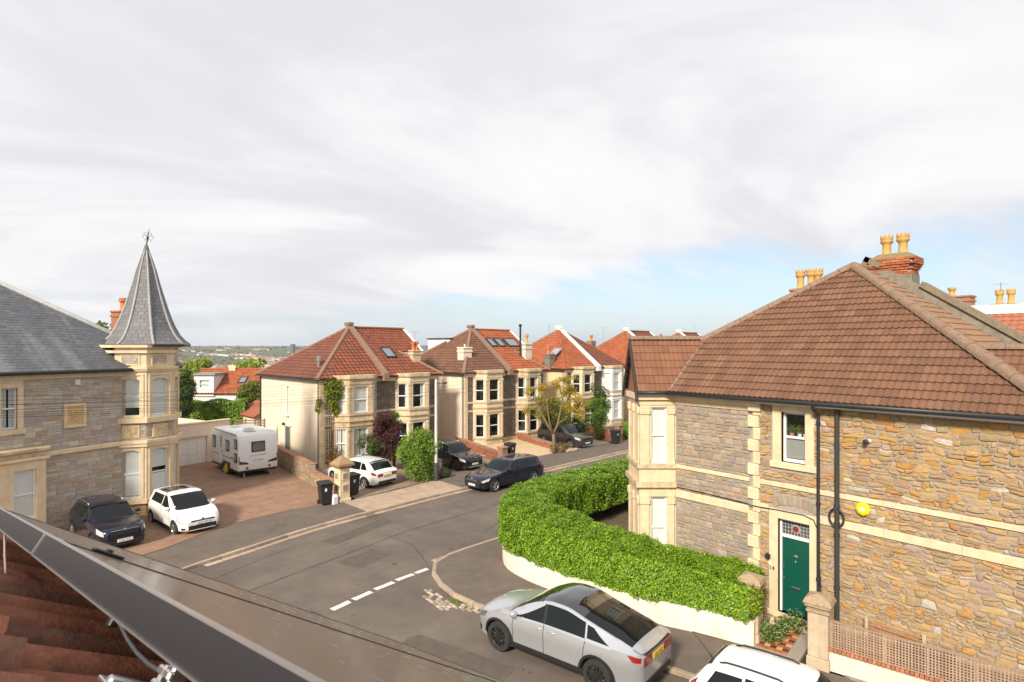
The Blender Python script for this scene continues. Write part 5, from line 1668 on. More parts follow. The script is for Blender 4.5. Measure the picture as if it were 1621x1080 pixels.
# window with pots on the rail
surround(h14, F14, hole_w[0], hole_w[1], 4.40, 5.77, .235, M_bath, .05)
ww = window(h14, F14, *hole_w, .12, back='dark', sill=.30, sillm=M_bath, sillh=.17)
q = MB(F14); q.box(3.36, .19, 4.55, 3.86, .195, 5.08); q.build('frosted_film', mat('frosted_glass', (.30, .31, .29), .5), ww)
q = MB(F14); q.box(3.32, .2, 5.06, 3.9, .45, 5.09); q.build('inner_shelf', M_white, ww)
for nm, x, r, m_ in (('terracotta pot with a leafy houseplant on the window shelf', 3.43, .065, mat('pot_glaze', (.50, .24, .14), .5)), ('white patterned pot beside the plant in the window', 3.64, .055, M_white), ('small white pot at the right end of the window shelf', 3.78, .05, M_white)):
    w0 = (parent_matrix(h14) @ F14) @ Vector((x, .30, 5.09))
    pt_ = thing('plant_pot', nm, 'plant pot', tuple(w0), -90, 'pots on the window shelf')
    q = MB(); q.lathe([(r * .7, 0), (r * .95, .09), (r, .11), (r * .9, .11), (r * .85, .09)], 12); q.build('pot', m_, pt_, smooth=40)
    if r > .052:
        p, d = blob_points([(0, 0, .22, .10, .08, .12)], 60); leaves_mesh('foliage', p, d, .05, [(.08, .16, .04), (.14, .24, .06)], M_leaf, pt_, asp=.3)
# front door
surround(h14, F14, hole_d[0], hole_d[1], .45, 2.93, .24, M_bath, .05)
q = MB(F14); q.box(2.93, -.06, .30, 4.3, .3, .45, .015); q.build('doorstep', M_bath, h14)
FD = F14 @ Matrix.Translation((0, .10, 0))
q = MB(FD); q.box(3.21, 0, .45, 3.262, .1, 2.93); q.box(3.978, 0, .45, 4.03, .1, 2.93); q.box(3.262, 0, 2.44, 3.978, .1, 2.52); q.box(3.262, 0, 2.88, 3.978, .1, 2.93); q.build('door_frame', M_white, h14)
M_green = mat('green_gloss', (.006, .080, .055), .28, coat=.3)
q = MB(FD); q.box(3.264, .03, .46, 3.976, .075, 2.436); dr = q.build('front_door', M_green, h14)
for x0, x1 in ((3.34, 3.58), (3.66, 3.90)):
    for z0, z1 in ((.62, 1.05), (1.20, 1.28), (1.40, 1.88), (1.98, 2.04), (2.12, 2.34)):
        if z1 - z0 < .1: continue
        q = MB(FD); q.box(x0, .022, z0, x1, .03, z0 + .02); q.box(x0, .022, z1 - .02, x1, .03, z1); q.box(x0, .022, z0 + .02, x0 + .02, .03, z1 - .02); q.box(x1 - .02, .022, z0 + .02, x1, .03, z1 - .02); q.build('panel', M_green, dr, kind='stuff')
q = MB(FD); q.box(3.50, .015, 1.10, 3.74, .03, 1.17, .006); q.box(3.52, .01, 1.12, 3.72, .02, 1.15); lb = q.build('letterbox', M_steel, dr)
q = MB(FD); q.add([(3.55, .018, 1.99), (3.62, .012, 1.93), (3.69, .018, 1.99), (3.62, .004, 1.97), (3.64, .01, 1.86), (3.60, .01, 1.86), (3.62, .015, 2.03)], [(0, 1, 3), (1, 2, 3), (0, 3, 6), (3, 2, 6), (1, 5, 4)]); q.lathe([(.005, 0), (.02, .01), (.02, .025), (.0, .03)], 8, 'y', (3.62, -.01, 1.84)); q.build('knocker', M_steel, dr)
q = MB(FD); q.lathe([(.01, -.03), (.025, -.025), (.02, .0), (.012, .03)], 10, 'y', (3.30, 0, 1.62)); q.box(3.285, .02, 1.3, 3.315, .03, 1.36, .004); q.build('door_handle', M_steel, dr, smooth=40)
# leaded fanlight
fl = MB(FD); fl.box(3.262, .05, 2.52, 3.978, .055, 2.88); fan = fl.build('fanlight', mat('leaded_glass', (.03, .05, .045), .08, spec=.8, coat=.5), h14)
GC = [(.05, .10, .09), (.04, .07, .06), (.08, .10, .09), (.06, .09, .10)]
q = MB(FD)
for i in range(9):
    for j in range(4):
        x0, x1 = lerp(3.262, 3.978, i / 9) + .006, lerp(3.262, 3.978, (i + 1) / 9) - .006; z0, z1 = lerp(2.52, 2.88, j / 4) + .006, lerp(2.52, 2.88, (j + 1) / 4) - .006
        edge_ = i in (0, 8) or j in (0, 3)
        q.col = (.13, .05, .045) if edge_ and (i + j) % 2 else jit(RND.choice(GC), .3)
        q.box(x0, .044, z0, x1, .05, z1)
q.build('coloured_panes', mat('stained_glass', (1, 1, 1), .12, attr=True, spec=.8), fan, kind='stuff')
q = MB(FD)
for i in range(1, 9): q.box(lerp(3.262, 3.978, i / 9) - .007, .034, 2.52, lerp(3.262, 3.978, i / 9) + .007, .043, 2.88)
for j in range(1, 4): q.box(3.262, .0335, lerp(2.52, 2.88, j / 4) - .007, 3.978, .0425, lerp(2.52, 2.88, j / 4) + .007)
q.build('lead_cames', M_lead, fan, kind='stuff')
q = MB(FD); q.lathe([(.10, .018), (.115, .022), (.115, .034), (.10, .034)], 12, 'y', (3.62, 0, 2.70)); q.build('lead_roundel', M_lead, fan)
q = MB(FD); q.lathe([(.001, .012), (.085, .012), (.085, .03)], 8, 'y', (3.62, 0, 2.70)); q.build('red_roundel', mat('ruby_glass', (.22, .03, .025), .1, spec=.8), fan)

def text_mesh(s, size, depth=.004):
    cu = bpy.data.curves.new('txt', 'FONT'); cu.body = s; cu.size = size; cu.extrude = depth; cu.align_x = 'CENTER'; cu.align_y = 'CENTER'
    o = bpy.data.objects.new('txt', cu); COL.objects.link(o)
    dg = bpy.context.evaluated_depsgraph_get(); me = bpy.data.meshes.new_from_object(o.evaluated_get(dg))
    bpy.data.objects.remove(o); bpy.data.curves.remove(cu)
    return me
def text(name, s, size, m, parent, M, depth=.004, label=None):
    me = text_mesh(s, size, depth); me.materials.clear(); me.materials.append(m); me.transform(M)
    return link(name, me, parent, None, label)
UP = Matrix.Rotation(math.pi / 2, 4, 'X')
text('house_number', '14', .16, M_black, h14, F14 @ Matrix.Translation((3.06, -.058, 1.57)) @ UP)
# lantern, security light, alarm box
q = MB(F14); q.box(2.9, -.10, 1.80, 2.98, -.02, 1.9, .01); q.lathe([(.02, 0), (.07, .02), (.07, .10), (.02, .14)], 10, 'z', (2.98, -.12, 1.82)); q.build('porch_lamp', M_black, h14, smooth=40)
q = MB(F14); q.box(2.97, -.06, 1.64, 3.03, -.045, 1.72, .006); q.build('door_bell', M_white, h14)
wa = (parent_matrix(h14) @ F14)
al = thing('alarm_box', 'yellow octagonal alarm box on the rubble wall beside the soil pipe', 'alarm box', tuple(wa @ Vector((5.30, -.04, 3.63))), -90)
q = MB(); q.lathe([(.10, 0), (.165, -.01), (.165, -.06), (.12, -.085)], 8, 'y', (0, 0, 0)); q.build('case', mat('yellow_plastic', (.72, .60, .02), .4), al)
q = MB(); q.box(-.06, -.091, -.035, .06, -.084, .035); q.build('badge', M_white, al)
text('lettering', 'ADT', .05, mat('blue_print', (.03, .08, .30), .5), al, Matrix.Translation((0, -.093, 0)) @ UP, .001)
sl = thing('security_light', 'small white twin security light high on the rubble wall', 'security light', tuple(wa @ Vector((5.42, -.03, 5.26))), -90)
q = MB(); q.lathe([(.05, 0), (.05, -.02), (.03, -.05), (.03, -.09)], 10, 'y'); q.build('base', M_white, sl, smooth=40)
q = MB(); q.lathe([(.02, -.06), (.055, -.08), (.06, -.16), (.04, -.17)], 12, 'y', (-.03, 0, -.01)); q.build('lamp_head', M_gutter, sl, smooth=40)
# gutters and pipes
q = MB(F14)
q.tube([(-.1, -.40, 6.08), (SEND + .4, -.40, 6.10)], .065, 10); q.build('gutter', M_gutter, h14, smooth=True)
q = MB(F14); q.box(2.76, -.335, 5.985, SEND + .3, -.31, 6.09); q.box(-.1, -.335, 6.0, 2.76, -.31, 6.09); q.build('fascia', M_white, h14)
q = MB(F14); q.box(-.1, -.31, 6.05, SEND + .3, .1, 6.075); q.build('soffit', M_white, h14)
q = MB(F14); q.tube([(4.27, -.4, 6.05), (4.27, -.38, 5.95), (4.27, -.08, 5.78), (4.27, -.075, 5.6), (4.27, -.075, .35)], .04, 10)
for zz_ in (5.55, 3.5, 1.6): q.lathe([(.055, zz_), (.055, zz_ + .07)], 10, 'z', (4.27, -.075, 0))
q.build('rainwater_pipe', M_gutter, h14, smooth=40)
q = MB(F14); q.tube([(4.72, -.09, .3), (4.72, -.09, 6.0)], .058, 12)
for zz_ in (3.55, 3.12, 2.85, 1.55, 5.95): q.lathe([(.072, zz_), (.072, zz_ + .06)], 12, 'z', (4.72, -.09, 0))
q.build('soil_pipe', mat('grey_pipe', (.045, .046, .048), .4), h14, smooth=40)
q = MB(F14)
pts = [(4.72 + .17 * math.sin(a), -.12, 3.30 + .22 * math.cos(a)) for a in np.linspace(0, 2 * math.pi, 17)]
q.tube(pts, .026, 7); q.build('pipe_loop', M_gutter, h14, smooth=True)
q = MB(F14)
q.tube([(-.02, -.03, 3.18), (.8, -.055, 3.19), (1.6, -.055, 3.17), (2.35, -.06, 3.15), (2.45, -.10, 3.14), (2.7, -.10, 3.14), (3.2, -.07, 3.16), (3.9, -.065, 3.17), (4.15, -.065, 3.1), (4.25, -.08, 2.9), (4.30, -.08, 2.0), (4.34, -.06, 1.2), (4.30, -.07, .9)], .013, 6); q.build('wall_cable', M_black, h14, smooth=True)

# diagonal corner bay: local frame, x along the face that looks at the street corner
Fw = Matrix.Translation((15.45 - O14.x, 10.89 - O14.y, 0)) @ Matrix.Rotation(R(-39.458), 4, 'Z')
X0 = -1.04
def wallW(q, z0, z1, holes): q.M = Fw @ Matrix.Translation((X0, 0, 0)); wall_holes(q, -X0 + .3, z0, z1, holes, .25)
q = MB(); wallW(q, 0, 6.0, [(.35, .84, 3.89, 5.62), (.35, .84, .95, 2.84)]); q.M = Fw; q.box(X0, .25, 0, X0 + .2, 1.6, 6.0); q.build('bay_wall', M_bath, h14)
FX = Fw @ Matrix.Translation((X0, 0, 0))
for z0, z1, s_ in ((3.89, 5.62, .5), (.95, 2.84, .5)):
    window(h14, FX, .35, .84, z0, z1, .07, back='blind', fr=.05)
    for xa, xb in ((.02, .28), (.90, 1.06)):
        q = MB(FX); q.box(xa - .02, -.07, z0 - .1, xb + .02, .03, z0 + .18, .012); q.box(xa, -.05, z0 + .18, xb, .03, z1 - .22, .01); q.box(xa - .03, -.085, z1 - .22, xb + .03, .03, z1 - .05, .02); q.box(xa - .015, -.06, z1 - .05, xb + .015, .03, z1 + .06, .012); q.build('pilaster', M_bath, h14, kind='stuff')
for nm, z0, z1, e, m_ in (('sill_course', 3.74, 3.86, .10, M_bathold), ('apron', 3.32, 3.74, .03, M_bath), ('cornice', 3.16, 3.32, .14, M_bathold), ('head_course', 2.86, 3.14, .02, M_bath), ('frieze', 5.70, 5.86, .03, M_bath), ('cornice', 5.86, 6.02, .12, M_bath)):
    q = MB(Fw); q.prism([(X0 - e, -e), (.06, -e), (.06, .0), (X0, .0), (X0, 1.6), (X0 - e, 1.6)], z0, z1); q.build(nm, m_, h14)
for k, yy in enumerate((.12, .8, 1.48)):       # the gable face, seen edge on
    q = MB(Fw); q.box(X0 - .05, yy - .1, 3.86, X0, yy + .1, 5.68, .02); q.box(X0 - .08, yy - .14, 5.4, X0, yy + .14, 5.66, .03); q.build('pilaster', M_bath, h14, kind='stuff')
    q = MB(Fw); q.box(X0 - .05, yy - .1, .3, X0, yy + .1, 2.86, .02); q.box(X0 - .08, yy - .14, 2.6, X0, yy + .14, 2.84, .03); q.build('pilaster', M_bath, h14, kind='stuff')
q = MB(Fw); q.prism_x([(-.1, 6.0), (1.75, 6.0), (.85, 7.6)], X0 - .02, X0 + .2); q.build('gable', M_tile if False else mat('tile_hung', (.26, .10, .055), .85, .3, 9, bump=.6, bscale=25), h14)
# tiles
BRN = [(.172, .085, .050), (.158, .079, .047), (.184, .092, .054), (.166, .086, .052), (.148, .074, .044), (.195, .10, .06)]
BRN2 = [(.26, .155, .095), (.24, .143, .087), (.275, .163, .10)]
EYE = Vector((0, 0, CAMZ)) - O14
AP = (19.65, 7.3, 9.99); EL = (15.02, 10.75, 6.13); ER = (15.02, 1.85, 6.13); VP_ = (17.02, 10.71, 7.76)
roof_plane(h14, [T14(p) for p in (EL, ER, AP, VP_)], w=.30, e=.285, rolls=2, m=M_tile, cols=BRN, parts=300, cam_local=EYE, deck=M_deck, rollh=.024, lift=.045, seed=12)
roof_plane(h14, [T14(p) for p in (ER, (20.8, 1.85, 6.13), (20.8, 7.3, 9.99), AP)], w=.30, e=.285, rolls=2, m=M_tile, cols=BRN2, deck=M_deck, rollh=.016, lift=.03, seed=13)
q = MB(); q.slab([T14(p) for p in (AP, (20.8, 7.3, 9.99), (24, 12.8, 6.13), (17.3, 12.8, 6.6), (16.95, 10.8, 7.7))], .1); q.build('roof', M_deck, h14)
q = MB(); q.slab([T14(p) for p in (AP, (16.95, 10.8, 7.7), (17.3, 12.8, 6.6))], .1); q.build('roof', M_deck, h14)
M_ridge = mat('mossy_ridge', (.21, .135, .095), .92, .3, 7, (.26, .18, .125), .6, 35, .015, spots=(.42, .38, .31), spotscale=22, spotamt=.66)
ridge(h14, T14((15.0, 1.85, 6.2)), T14((19.65, 7.3, 10.0)), .15, M_ridge, seg=.45)
ridge(h14, T14((16.9, 10.86, 7.68)), T14((19.65, 7.3, 10.0)), .13, M_ridge, seg=.45)
ridge(h14, T14((19.65, 7.3, 9.99)), T14((20.8, 7.3, 9.99)), .13, M_ridge)
# bay roof
def FwP(x, y, z): return tuple(Fw @ Vector((x, y, z)))
roof_plane(h14, [FwP(X0 - .10, -.22, 6.12), FwP(.02, -.22, 6.12), FwP(2.05, .9, 7.74), FwP(X0 - .10, .9, 7.74)], w=.30, e=.285, rolls=2, m=M_tile, cols=[(.20, .09, .05), (.185, .083, .047), (.215, .097, .054)], deck=M_deck, rollh=.016, lift=.03, seed=14, name='bay_roof_tiles')
q = MB(Fw); q.box(X0 - .10, -.20, 6.0, .1, -.17, 6.12); q.build('fascia', M_white, h14)
q = MB(Fw); q.tube([(X0 - .12, -.25, 6.09), (.12, -.25, 6.09)], .06, 8); q.build('gutter', M_gutter, h14, smooth=True)
q = MB(); q.slab([FwP(2.05, .9, 7.74), FwP(1.2, 2.0, 6.1), FwP(X0 - .10, 2.0, 6.1), FwP(X0 - .10, .9, 7.74)], .08); q.build('roof', M_deck, h14)
ridge(h14, FwP(X0 - .14, .9, 7.76), FwP(1.9, .9, 7.76), .11, M_ridge)
q = MB()
a, b = Vector(T14(EL)) + Vector((.02, 0, .05)), Vector(T14(VP_)) + Vector((0, .02, .05))
d_ = (b - a).normalized(); s_ = Vector((.55, .83, 0)) * .09
q.add([tuple(a - s_), tuple(a + s_), tuple(b + s_), tuple(b - s_)], [(0, 1, 2, 3)]); q.build('valley_lead', mat('valley_mortar', (.30, .27, .24), .85, .25, 6), h14)
# wavy dark bargeboard on the gable
for sgn in (-1, 1):
    P0, P1 = (.9, 7.70), (.9 + sgn * 1.12, 5.95)
    up, lo = [], []
    for k in range(25):
        t = k / 24; y, z = lerp(P0[0], P1[0], t), lerp(P0[1], P1[1], t)
        up.append((y, z + .06)); lo.append((y, z - .16 - .06 * abs(math.sin(k * math.pi / 3))))
    q = MB(Fw); q.prism_x(up + lo[::-1] if sgn > 0 else lo + up[::-1], X0 - .17, X0 - .11); q.build('bargeboard', mat('dark_timber', (.045, .032, .025), .7, .3, 8), h14)
# coped party wall and its chimney
Mcem = mat('old_cement', (.27, .235, .185), .92, .3, 2.5, (.20, .18, .15), .5, 25, .01, spots=(.34, .31, .25), spotscale=14, spotamt=.66)
q = MB(); 
yz = [(8.0, 9.2), (7.35, 10.35), (6.95, 10.10), (1.2, 6.0), (1.2, 5.0), (8.0, 5.0)]
q.prism_x([(y - O14.y, z) for y, z in yz][::-1], 20.82 - O14.x, 21.1 - O14.x); q.build('party_wall', Mcem, h14)
q = MB()
for (y0, z0), (y1, z1) in (((8.0, 9.24), (7.35, 10.36)), ((7.35, 10.36), (6.9, 10.08)), ((5.8, 9.42), (1.2, 6.13))):
    q.slab([T14((20.74, y0, z0 + .04)), T14((20.74, y1, z1 + .04)), T14((21.2, y1, z1 + .04)), T14((21.2, y0, z0 + .04))], .16)
q.build('coping', mat('mossy_coping', (.22, .18, .13), .95, .35, 6, bump=.5), h14)
CH = Matrix.Translation((0, .27, -.14))
q = MB(CH); q.box(20.84 - O14.x, 5.82 - O14.y, 8.6, 21.55 - O14.x, 6.93 - O14.y, 9.88); cb = q.build('chimney_base', Mcem, h14)
ch = MB(CH); ch.box(20.88 - O14.x, 5.85 - O14.y, 9.8, 21.5 - O14.x, 6.9 - O14.y, 10.22); chm = ch.build('chimney', M_mortar, h14)
BRK = [(.38, .12, .05), (.34, .10, .045), (.42, .15, .07), (.30, .095, .05)]
for r_ in range(7):
    z = 9.88 + r_ * .076; e = (.0, .0, .035, .07, .105, .105, .10)[r_]
    xa, xb, ya, yb = 20.85 - e, 21.52 + e, 5.83 - e, 6.92 + e
    n = 5
    for i in range(n):
        y0, y1 = lerp(ya, yb, (i + (.5 if r_ % 2 else 0)) / n), lerp(ya, yb, (i + 1 + (.5 if r_ % 2 else 0)) / n)
        y1 = min(y1, yb)
        if y1 - y0 < .03: continue
        q = MB(CH); q.col = jit(RND.choice(BRK), .15); q.box(xa - O14.x, y0 + .005 - O14.y, z + .004, xa + .1 - O14.x, y1 - .005 - O14.y, z + .072, .006); q.build('brick', M_stoneA, chm)
    for i in range(3):
        x0, x1 = lerp(xa + .105, xb, i / 3), lerp(xa + .105, xb, (i + 1) / 3)
        q = MB(CH); q.col = jit(RND.choice(BRK), .15); q.box(x0 + .005 - O14.x, ya - O14.y, z + .004, x1 - .005 - O14.x, ya + .1 - O14.y, z + .072, .006); q.build('brick', M_stoneA, chm)
q = MB(CH); q.add([T14(p) for p in ((20.76, 5.74, 10.40), (21.62, 5.74, 10.40), (21.62, 7.02, 10.40), (20.76, 7.02, 10.40), (20.98, 6.0, 10.58), (21.4, 6.0, 10.58), (21.4, 6.78, 10.58), (20.98, 6.78, 10.58))], [(0, 3, 2, 1), (4, 5, 6, 7), (0, 1, 5, 4), (1, 2, 6, 5), (2, 3, 7, 6), (3, 0, 4, 7)]); q.build('flaunching', mat('mossy_flaunching', (.28, .18, .09), .95, .4, 9, (.20, .17, .09), .8, 30, .02), chm)
for yy in (6.17, 6.62):
    q = MB(CH); pot(q, 21.2 - O14.x, yy - O14.y, 10.5, .62, .15, True); q.build('chimney_pot', M_potY, chm, smooth=40)
# rear stack and the little gablet on the right slope
BR2 = brick_mat('stack_brick', (.36, .14, .07), (.30, .11, .06), (.32, .25, .19), .225, .075, .012, 'wall')
chimney(h14, 24.6 - O14.x, 10.85 - O14.y, 5, 9.75, .9, 1.0, BR2, [(0, .3), (0, -.12), (.1, -.35)], M_potY, .12, .72, .16, crown=True)
roof_plane(h14, [T14(p) for p in ((16.3, 4.5, 6.15), (16.3, -2.5, 6.15), (17.8, -2.5, 7.45), (17.8, 3.6, 7.45))], w=.30, e=.285, rolls=2, m=M_tile, cols=BRN, deck=M_deck, rollh=.016, lift=.03, seed=15)
ridge(h14, T14((17.8, 3.7, 7.47)), T14((17.8, -2.5, 7.47)), .12, M_ridge)
q = MB(); q.box(16.2 - O14.x, -2.5 - O14.y, 0, 17.9 - O14.x, 2.0 - O14.y, 6.1); q.build('wall', M_mortar, h14)

# neighbour beyond the party wall
nb = thing('neighbour_house', 'neighbouring house with orange tiles and white flat-roofed loft beyond the party wall', 'house', (33.5, 4.6, 0), 0)
roof_plane(nb, [(0, 5.5, 6.6), (0, -6, 6.6), (3.0, -6, 9.1), (3.0, 5.5, 9.1)], w=.3, e=.33, rolls=1, m=M_tileR, cols=[(.36, .13, .075), (.33, .12, .07)], deck=M_deck, seed=22)
q = MB(); q.box(2.9, -6, 9.1, 6.5, 4.1, 9.55); q.build('loft_fascia', M_white, nb)
q = MB(); q.box(0.3, -6, 0, 7, 5.5, 6.6); q.build('wall', M_render, nb)
chimney(nb, 3.4, 4.2, 6, 10.0, .8, 1.35, BR2, [(0, .2)], M_potY, .1, .45, .16)
chimney(nb, 8.5, 3.2, 6, 9.75, .7, 1.2, BR2, [(0, .25), (0, -.25)], M_potY, .12, .75, .17, crown=True)
q = MB(); q.tube([(8.5, 3.4, 10.6), (8.5, 3.4, 11.1)], .02, 5); q.tube([(8.3, 3.7, 11.0), (8.7, 3.1, 11.0)], .012, 5); q.build('chimney_cowl', M_steel, nb)

# ------------------------------------------------------------------ hedge on its curved white wall, gate piers, path, trellised wall
HL = [(34, 19.75), (25, 18.8), (20, 18.3)] + HW[:]
hw = thing('hedge_wall', 'low white rendered wall curving round the corner under the bright hedge', 'wall', (12.2, 14.2, .1))
def curve_pts(P, step):
    V = [Vector((x, y, 0)) for x, y in P]; out = []
    # Catmull-Rom for a smooth sweep
    for i in range(len(V) - 1):
        p0, p1, p2, p3 = V[max(0, i - 1)], V[i], V[i + 1], V[min(len(V) - 1, i + 2)]
        n = max(1, int((p2 - p1).length / step))
        for k in range(n):
            t = k / n
            out.append(.5 * ((2 * p1) + (-p0 + p2) * t + (2 * p0 - 5 * p1 + 4 * p2 - p3) * t * t + (-p0 + 3 * p1 - 3 * p2 + p3) * t ** 3))
    out.append(V[-1]); return out
C = curve_pts(HL, .3)
ins = []
for i, p in enumerate(C):
    t = (C[min(i + 1, len(C) - 1)] - C[max(i - 1, 0)]).normalized(); ins.append(Vector((-t.y, t.x, 0)))      # towards the garden
q = MB(Matrix.Translation((-12.2, -14.2, -.1)))
Pv, Ff = [], []
for p, n in zip(C, ins):
    for off, z in ((-.0, .05), (0, .70), (.02, .73), (.20, .73), (.22, .05)):
        v = p + n * off; Pv.append((v.x, v.y, z))
for i in range(len(C) - 1):
    for k in range(4): Ff.append((i * 5 + k, i * 5 + k + 1, (i + 1) * 5 + k + 1, (i + 1) * 5 + k))
Ff.append([(len(C) - 1) * 5 + k for k in range(5)]); Ff.append([k for k in range(5)][::-1])
q.add(Pv, [f[::-1] for f in Ff]); q.build('wall', mat('white_render_low', (.78, .73, .64), .9, .08, 1.2, (.72, .64, .52), .2, 50, .005, streak=.15), hw, smooth=40)

hd = thing('hedge', 'bright green clipped laurel hedge curving round the street corner', 'hedge', (12.8, 14, .5))
rng = np.random.default_rng(21)
Cn = np.array([(p.x, p.y) for p in C]); Nn_ = np.array([(n.x, n.y) for n in ins])
seglen = np.r_[0, np.cumsum(np.hypot(*np.diff(Cn, axis=0).T))]
ENDS = seglen[-1] - .1
S_A = seglen[np.argmin(np.hypot(Cn[:, 0] - 12.3, Cn[:, 1] - 14.6))]
top_at = lambda s: np.interp(s, [0, S_A, ENDS], [2.1, 2.16, 1.55])
def hedge_leaves(n, s0, s1, w, h0, h1, size, name):
    s_ = rng.uniform(s0, s1, n); h1 = top_at(s_)
    x = np.interp(s_, seglen, Cn[:, 0]); y = np.interp(s_, seglen, Cn[:, 1]); nx = np.interp(s_, seglen, Nn_[:, 0]); ny = np.interp(s_, seglen, Nn_[:, 1])
    L = (h1 - h0) * 2 + w
    u = rng.uniform(0, L, n); fl = u < (h1 - h0); bk = u > (h1 - h0 + w); tp = ~fl & ~bk
    off = np.where(fl, -.03, np.where(bk, w - .03, u - (h1 - h0) - .03)); z = np.where(fl, h0 + u, np.where(bk, h0 + (u - (h1 - h0) - w), h1))
    lump = .05 * np.sin(s_ * 5.1 + z * 3) + .035 * np.sin(s_ * 11.3 - z * 7 + off * 4) + .05 * np.sin(s_ * 2.3 + off * 5)
    rd_ = .10                                                      # rounded shoulders
    near_top = np.clip((z - (h1 - .3)) / .3, 0, 1); edge_d = np.where(fl, 1, np.where(bk, -1, 0))
    off += edge_d * near_top ** 2 * rd_; z -= np.where(tp, rd_ * (np.abs((off - (w / 2 - .1)) / (w / 2))) ** 4, 0)
    ix = rng.normal(0, .05, n)
    nxv = np.where(fl, -nx, np.where(bk, nx, 0)); nyv = np.where(fl, -ny, np.where(bk, ny, 0)); nz = np.where(tp, 1., .15)
    dpt = lump + ix
    px_, py_, pz = x + nx * off + nxv * dpt, y + ny * off + nyv * dpt, z + nz * dpt * np.where(tp, 1, .3)
    loc = np.stack([px_ - 12.8, py_ - 14, pz - .5], 1)
    return leaves_mesh(name, loc, np.stack([nxv, nyv, nz], 1), size, [(.20, .36, .020), (.26, .43, .025), (.145, .275, .018), (.35, .49, .035), (.10, .20, .015), (.22, .385, .022)], M_leafgloss, hd, asp=.45, tilt=.75, rng=rng)
s_corner = seglen[np.argmin(np.hypot(Cn[:, 0] - 16.3, Cn[:, 1] - 17.85))]
hedge_leaves(125000, s_corner - 1, ENDS, 1.7, .76, 2.04, .038, 'foliage').data
o_ = hedge_leaves(30000, 2.0, s_corner - 1, 1.7, .76, 2.0, .055, 'foliage')
p, d = blob_points([(13.82 - 12.8, 7.55 - 14, .62, .30, .26, .42), (13.9 - 12.8, 7.42 - 14, .72, .26, .2, .4), (14.3 - 12.8, 7.75 - 14, .62, .45, .28, .42)], 3000, rng, .6)
leaves_mesh('foliage', p, d, .05, [(.24, .33, .022), (.30, .40, .028), (.17, .26, .02), (.12, .195, .018)], M_leafgloss, hd, asp=.42, tilt=1.0, rng=rng)
# twiggy dark middle
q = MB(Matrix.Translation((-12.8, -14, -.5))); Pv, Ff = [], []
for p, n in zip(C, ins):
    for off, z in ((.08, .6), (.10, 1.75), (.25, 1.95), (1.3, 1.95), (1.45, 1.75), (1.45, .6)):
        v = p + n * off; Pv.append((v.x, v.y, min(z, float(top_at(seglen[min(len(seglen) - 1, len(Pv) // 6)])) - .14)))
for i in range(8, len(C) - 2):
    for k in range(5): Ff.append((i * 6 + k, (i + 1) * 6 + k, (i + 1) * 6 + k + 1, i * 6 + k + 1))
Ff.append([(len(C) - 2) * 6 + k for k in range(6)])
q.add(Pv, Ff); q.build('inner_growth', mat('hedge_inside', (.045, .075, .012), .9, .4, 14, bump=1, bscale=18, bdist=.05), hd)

M_pier = mat('pier_stone', (.60, .50, .36), .9, .15, 2, (.52, .40, .27), .3, 35, .006, streak=.2)
M_piercap = mat('pier_cap', (.40, .29, .18), .92, .3, 5, (.33, .25, .17), .5, 30, .01)
def pier(label, x, y, rz, hh=1.62):
    t = thing('gate_pier', label, 'gate pier', (x, y, .1), rz, 'stone piers either side of the tiled path')
    q = MB(); q.box(-.24, -.22, 0, .24, .22, .26, .015); q.box(-.215, -.195, .26, .215, .195, hh - .34, .015); q.build('shaft', M_pier, t)
    q = MB(); q.box(-.25, -.23, hh - .34, .25, .23, hh - .27, .02); q.box(-.23, -.21, hh - .27, .23, .21, hh - .22, .01); q.box(-.28, -.26, hh - .22, .28, .26, hh - .12, .03)
    q.add([(-.30, -.28, hh - .12), (.30, -.28, hh - .12), (.30, .28, hh - .12), (-.30, .28, hh - .12), (-.26, -.24, hh - .02), (.26, -.24, hh - .02), (.26, .24, hh - .02), (-.26, .24, hh - .02), (-.1, -.09, hh + .06), (.1, -.09, hh + .06), (.1, .09, hh + .06), (-.1, .09, hh + .06)],
          [(0, 3, 2, 1), (0, 1, 5, 4), (1, 2, 6, 5), (2, 3, 7, 6), (3, 0, 4, 7), (4, 5, 9, 8), (5, 6, 10, 9), (6, 7, 11, 10), (7, 4, 8, 11), (8, 9, 10, 11)])
    q.build('cap', M_piercap, t)
pier('stone gate pier at the right of the tiled path, end of trellised wall', 14.15, 5.98, -79)
pier('stone gate pier half buried in the right end of the hedge', 14.08, 7.6, -79)

# tiled path of black, buff and red quarries
pa = thing('tiled_path', 'Victorian tiled path of red, buff and black lozenges to the green door', 'path', (14.25, 6.4, .16), -79 + 90)
q = MB(); q.box(-.45, .0, -.1, 1.18, 1.25, 0); q.build('bed', M_mortar, pa)
TC = [mat('red_quarry', (.40, .13, .05), .7, .2, 8, objrand=.2), mat('buff_quarry', (.56, .33, .13), .7, .2, 8, objrand=.15), mat('black_quarry', (.07, .05, .05), .7, .2, 8, objrand=.2)]
S = .14; meshes = [None] * 3
for i in range(-3, 8):
    for j in range(1, 7):
        x, y = i * S, j * S + .02
        if not (-.4 < x < 1.1 and .2 < y < .98): continue
        k = (i + 2 * j) % 4; k = (0, 1, 0, 2)[k]
        if meshes[k] is None:
            mb = MB(); mb.box(.003, .003, 0, S - .003, S - .003, .014, .003); meshes[k] = mb.mesh('quarry_tile'); meshes[k].materials.append(TC[k])
        o = link('quarry_tile', meshes[k], pa); o.location = (x, y, RND.uniform(0, .003))
q = MB(); q.box(-.78, .16, -.1, -.46, 1.05, -.02); q.build('threshold', M_conc, pa)
q = MB(); q.box(1.18, .1, -.1, 1.5, 1.1, .14, .02); q.build('step', M_bathold, pa)

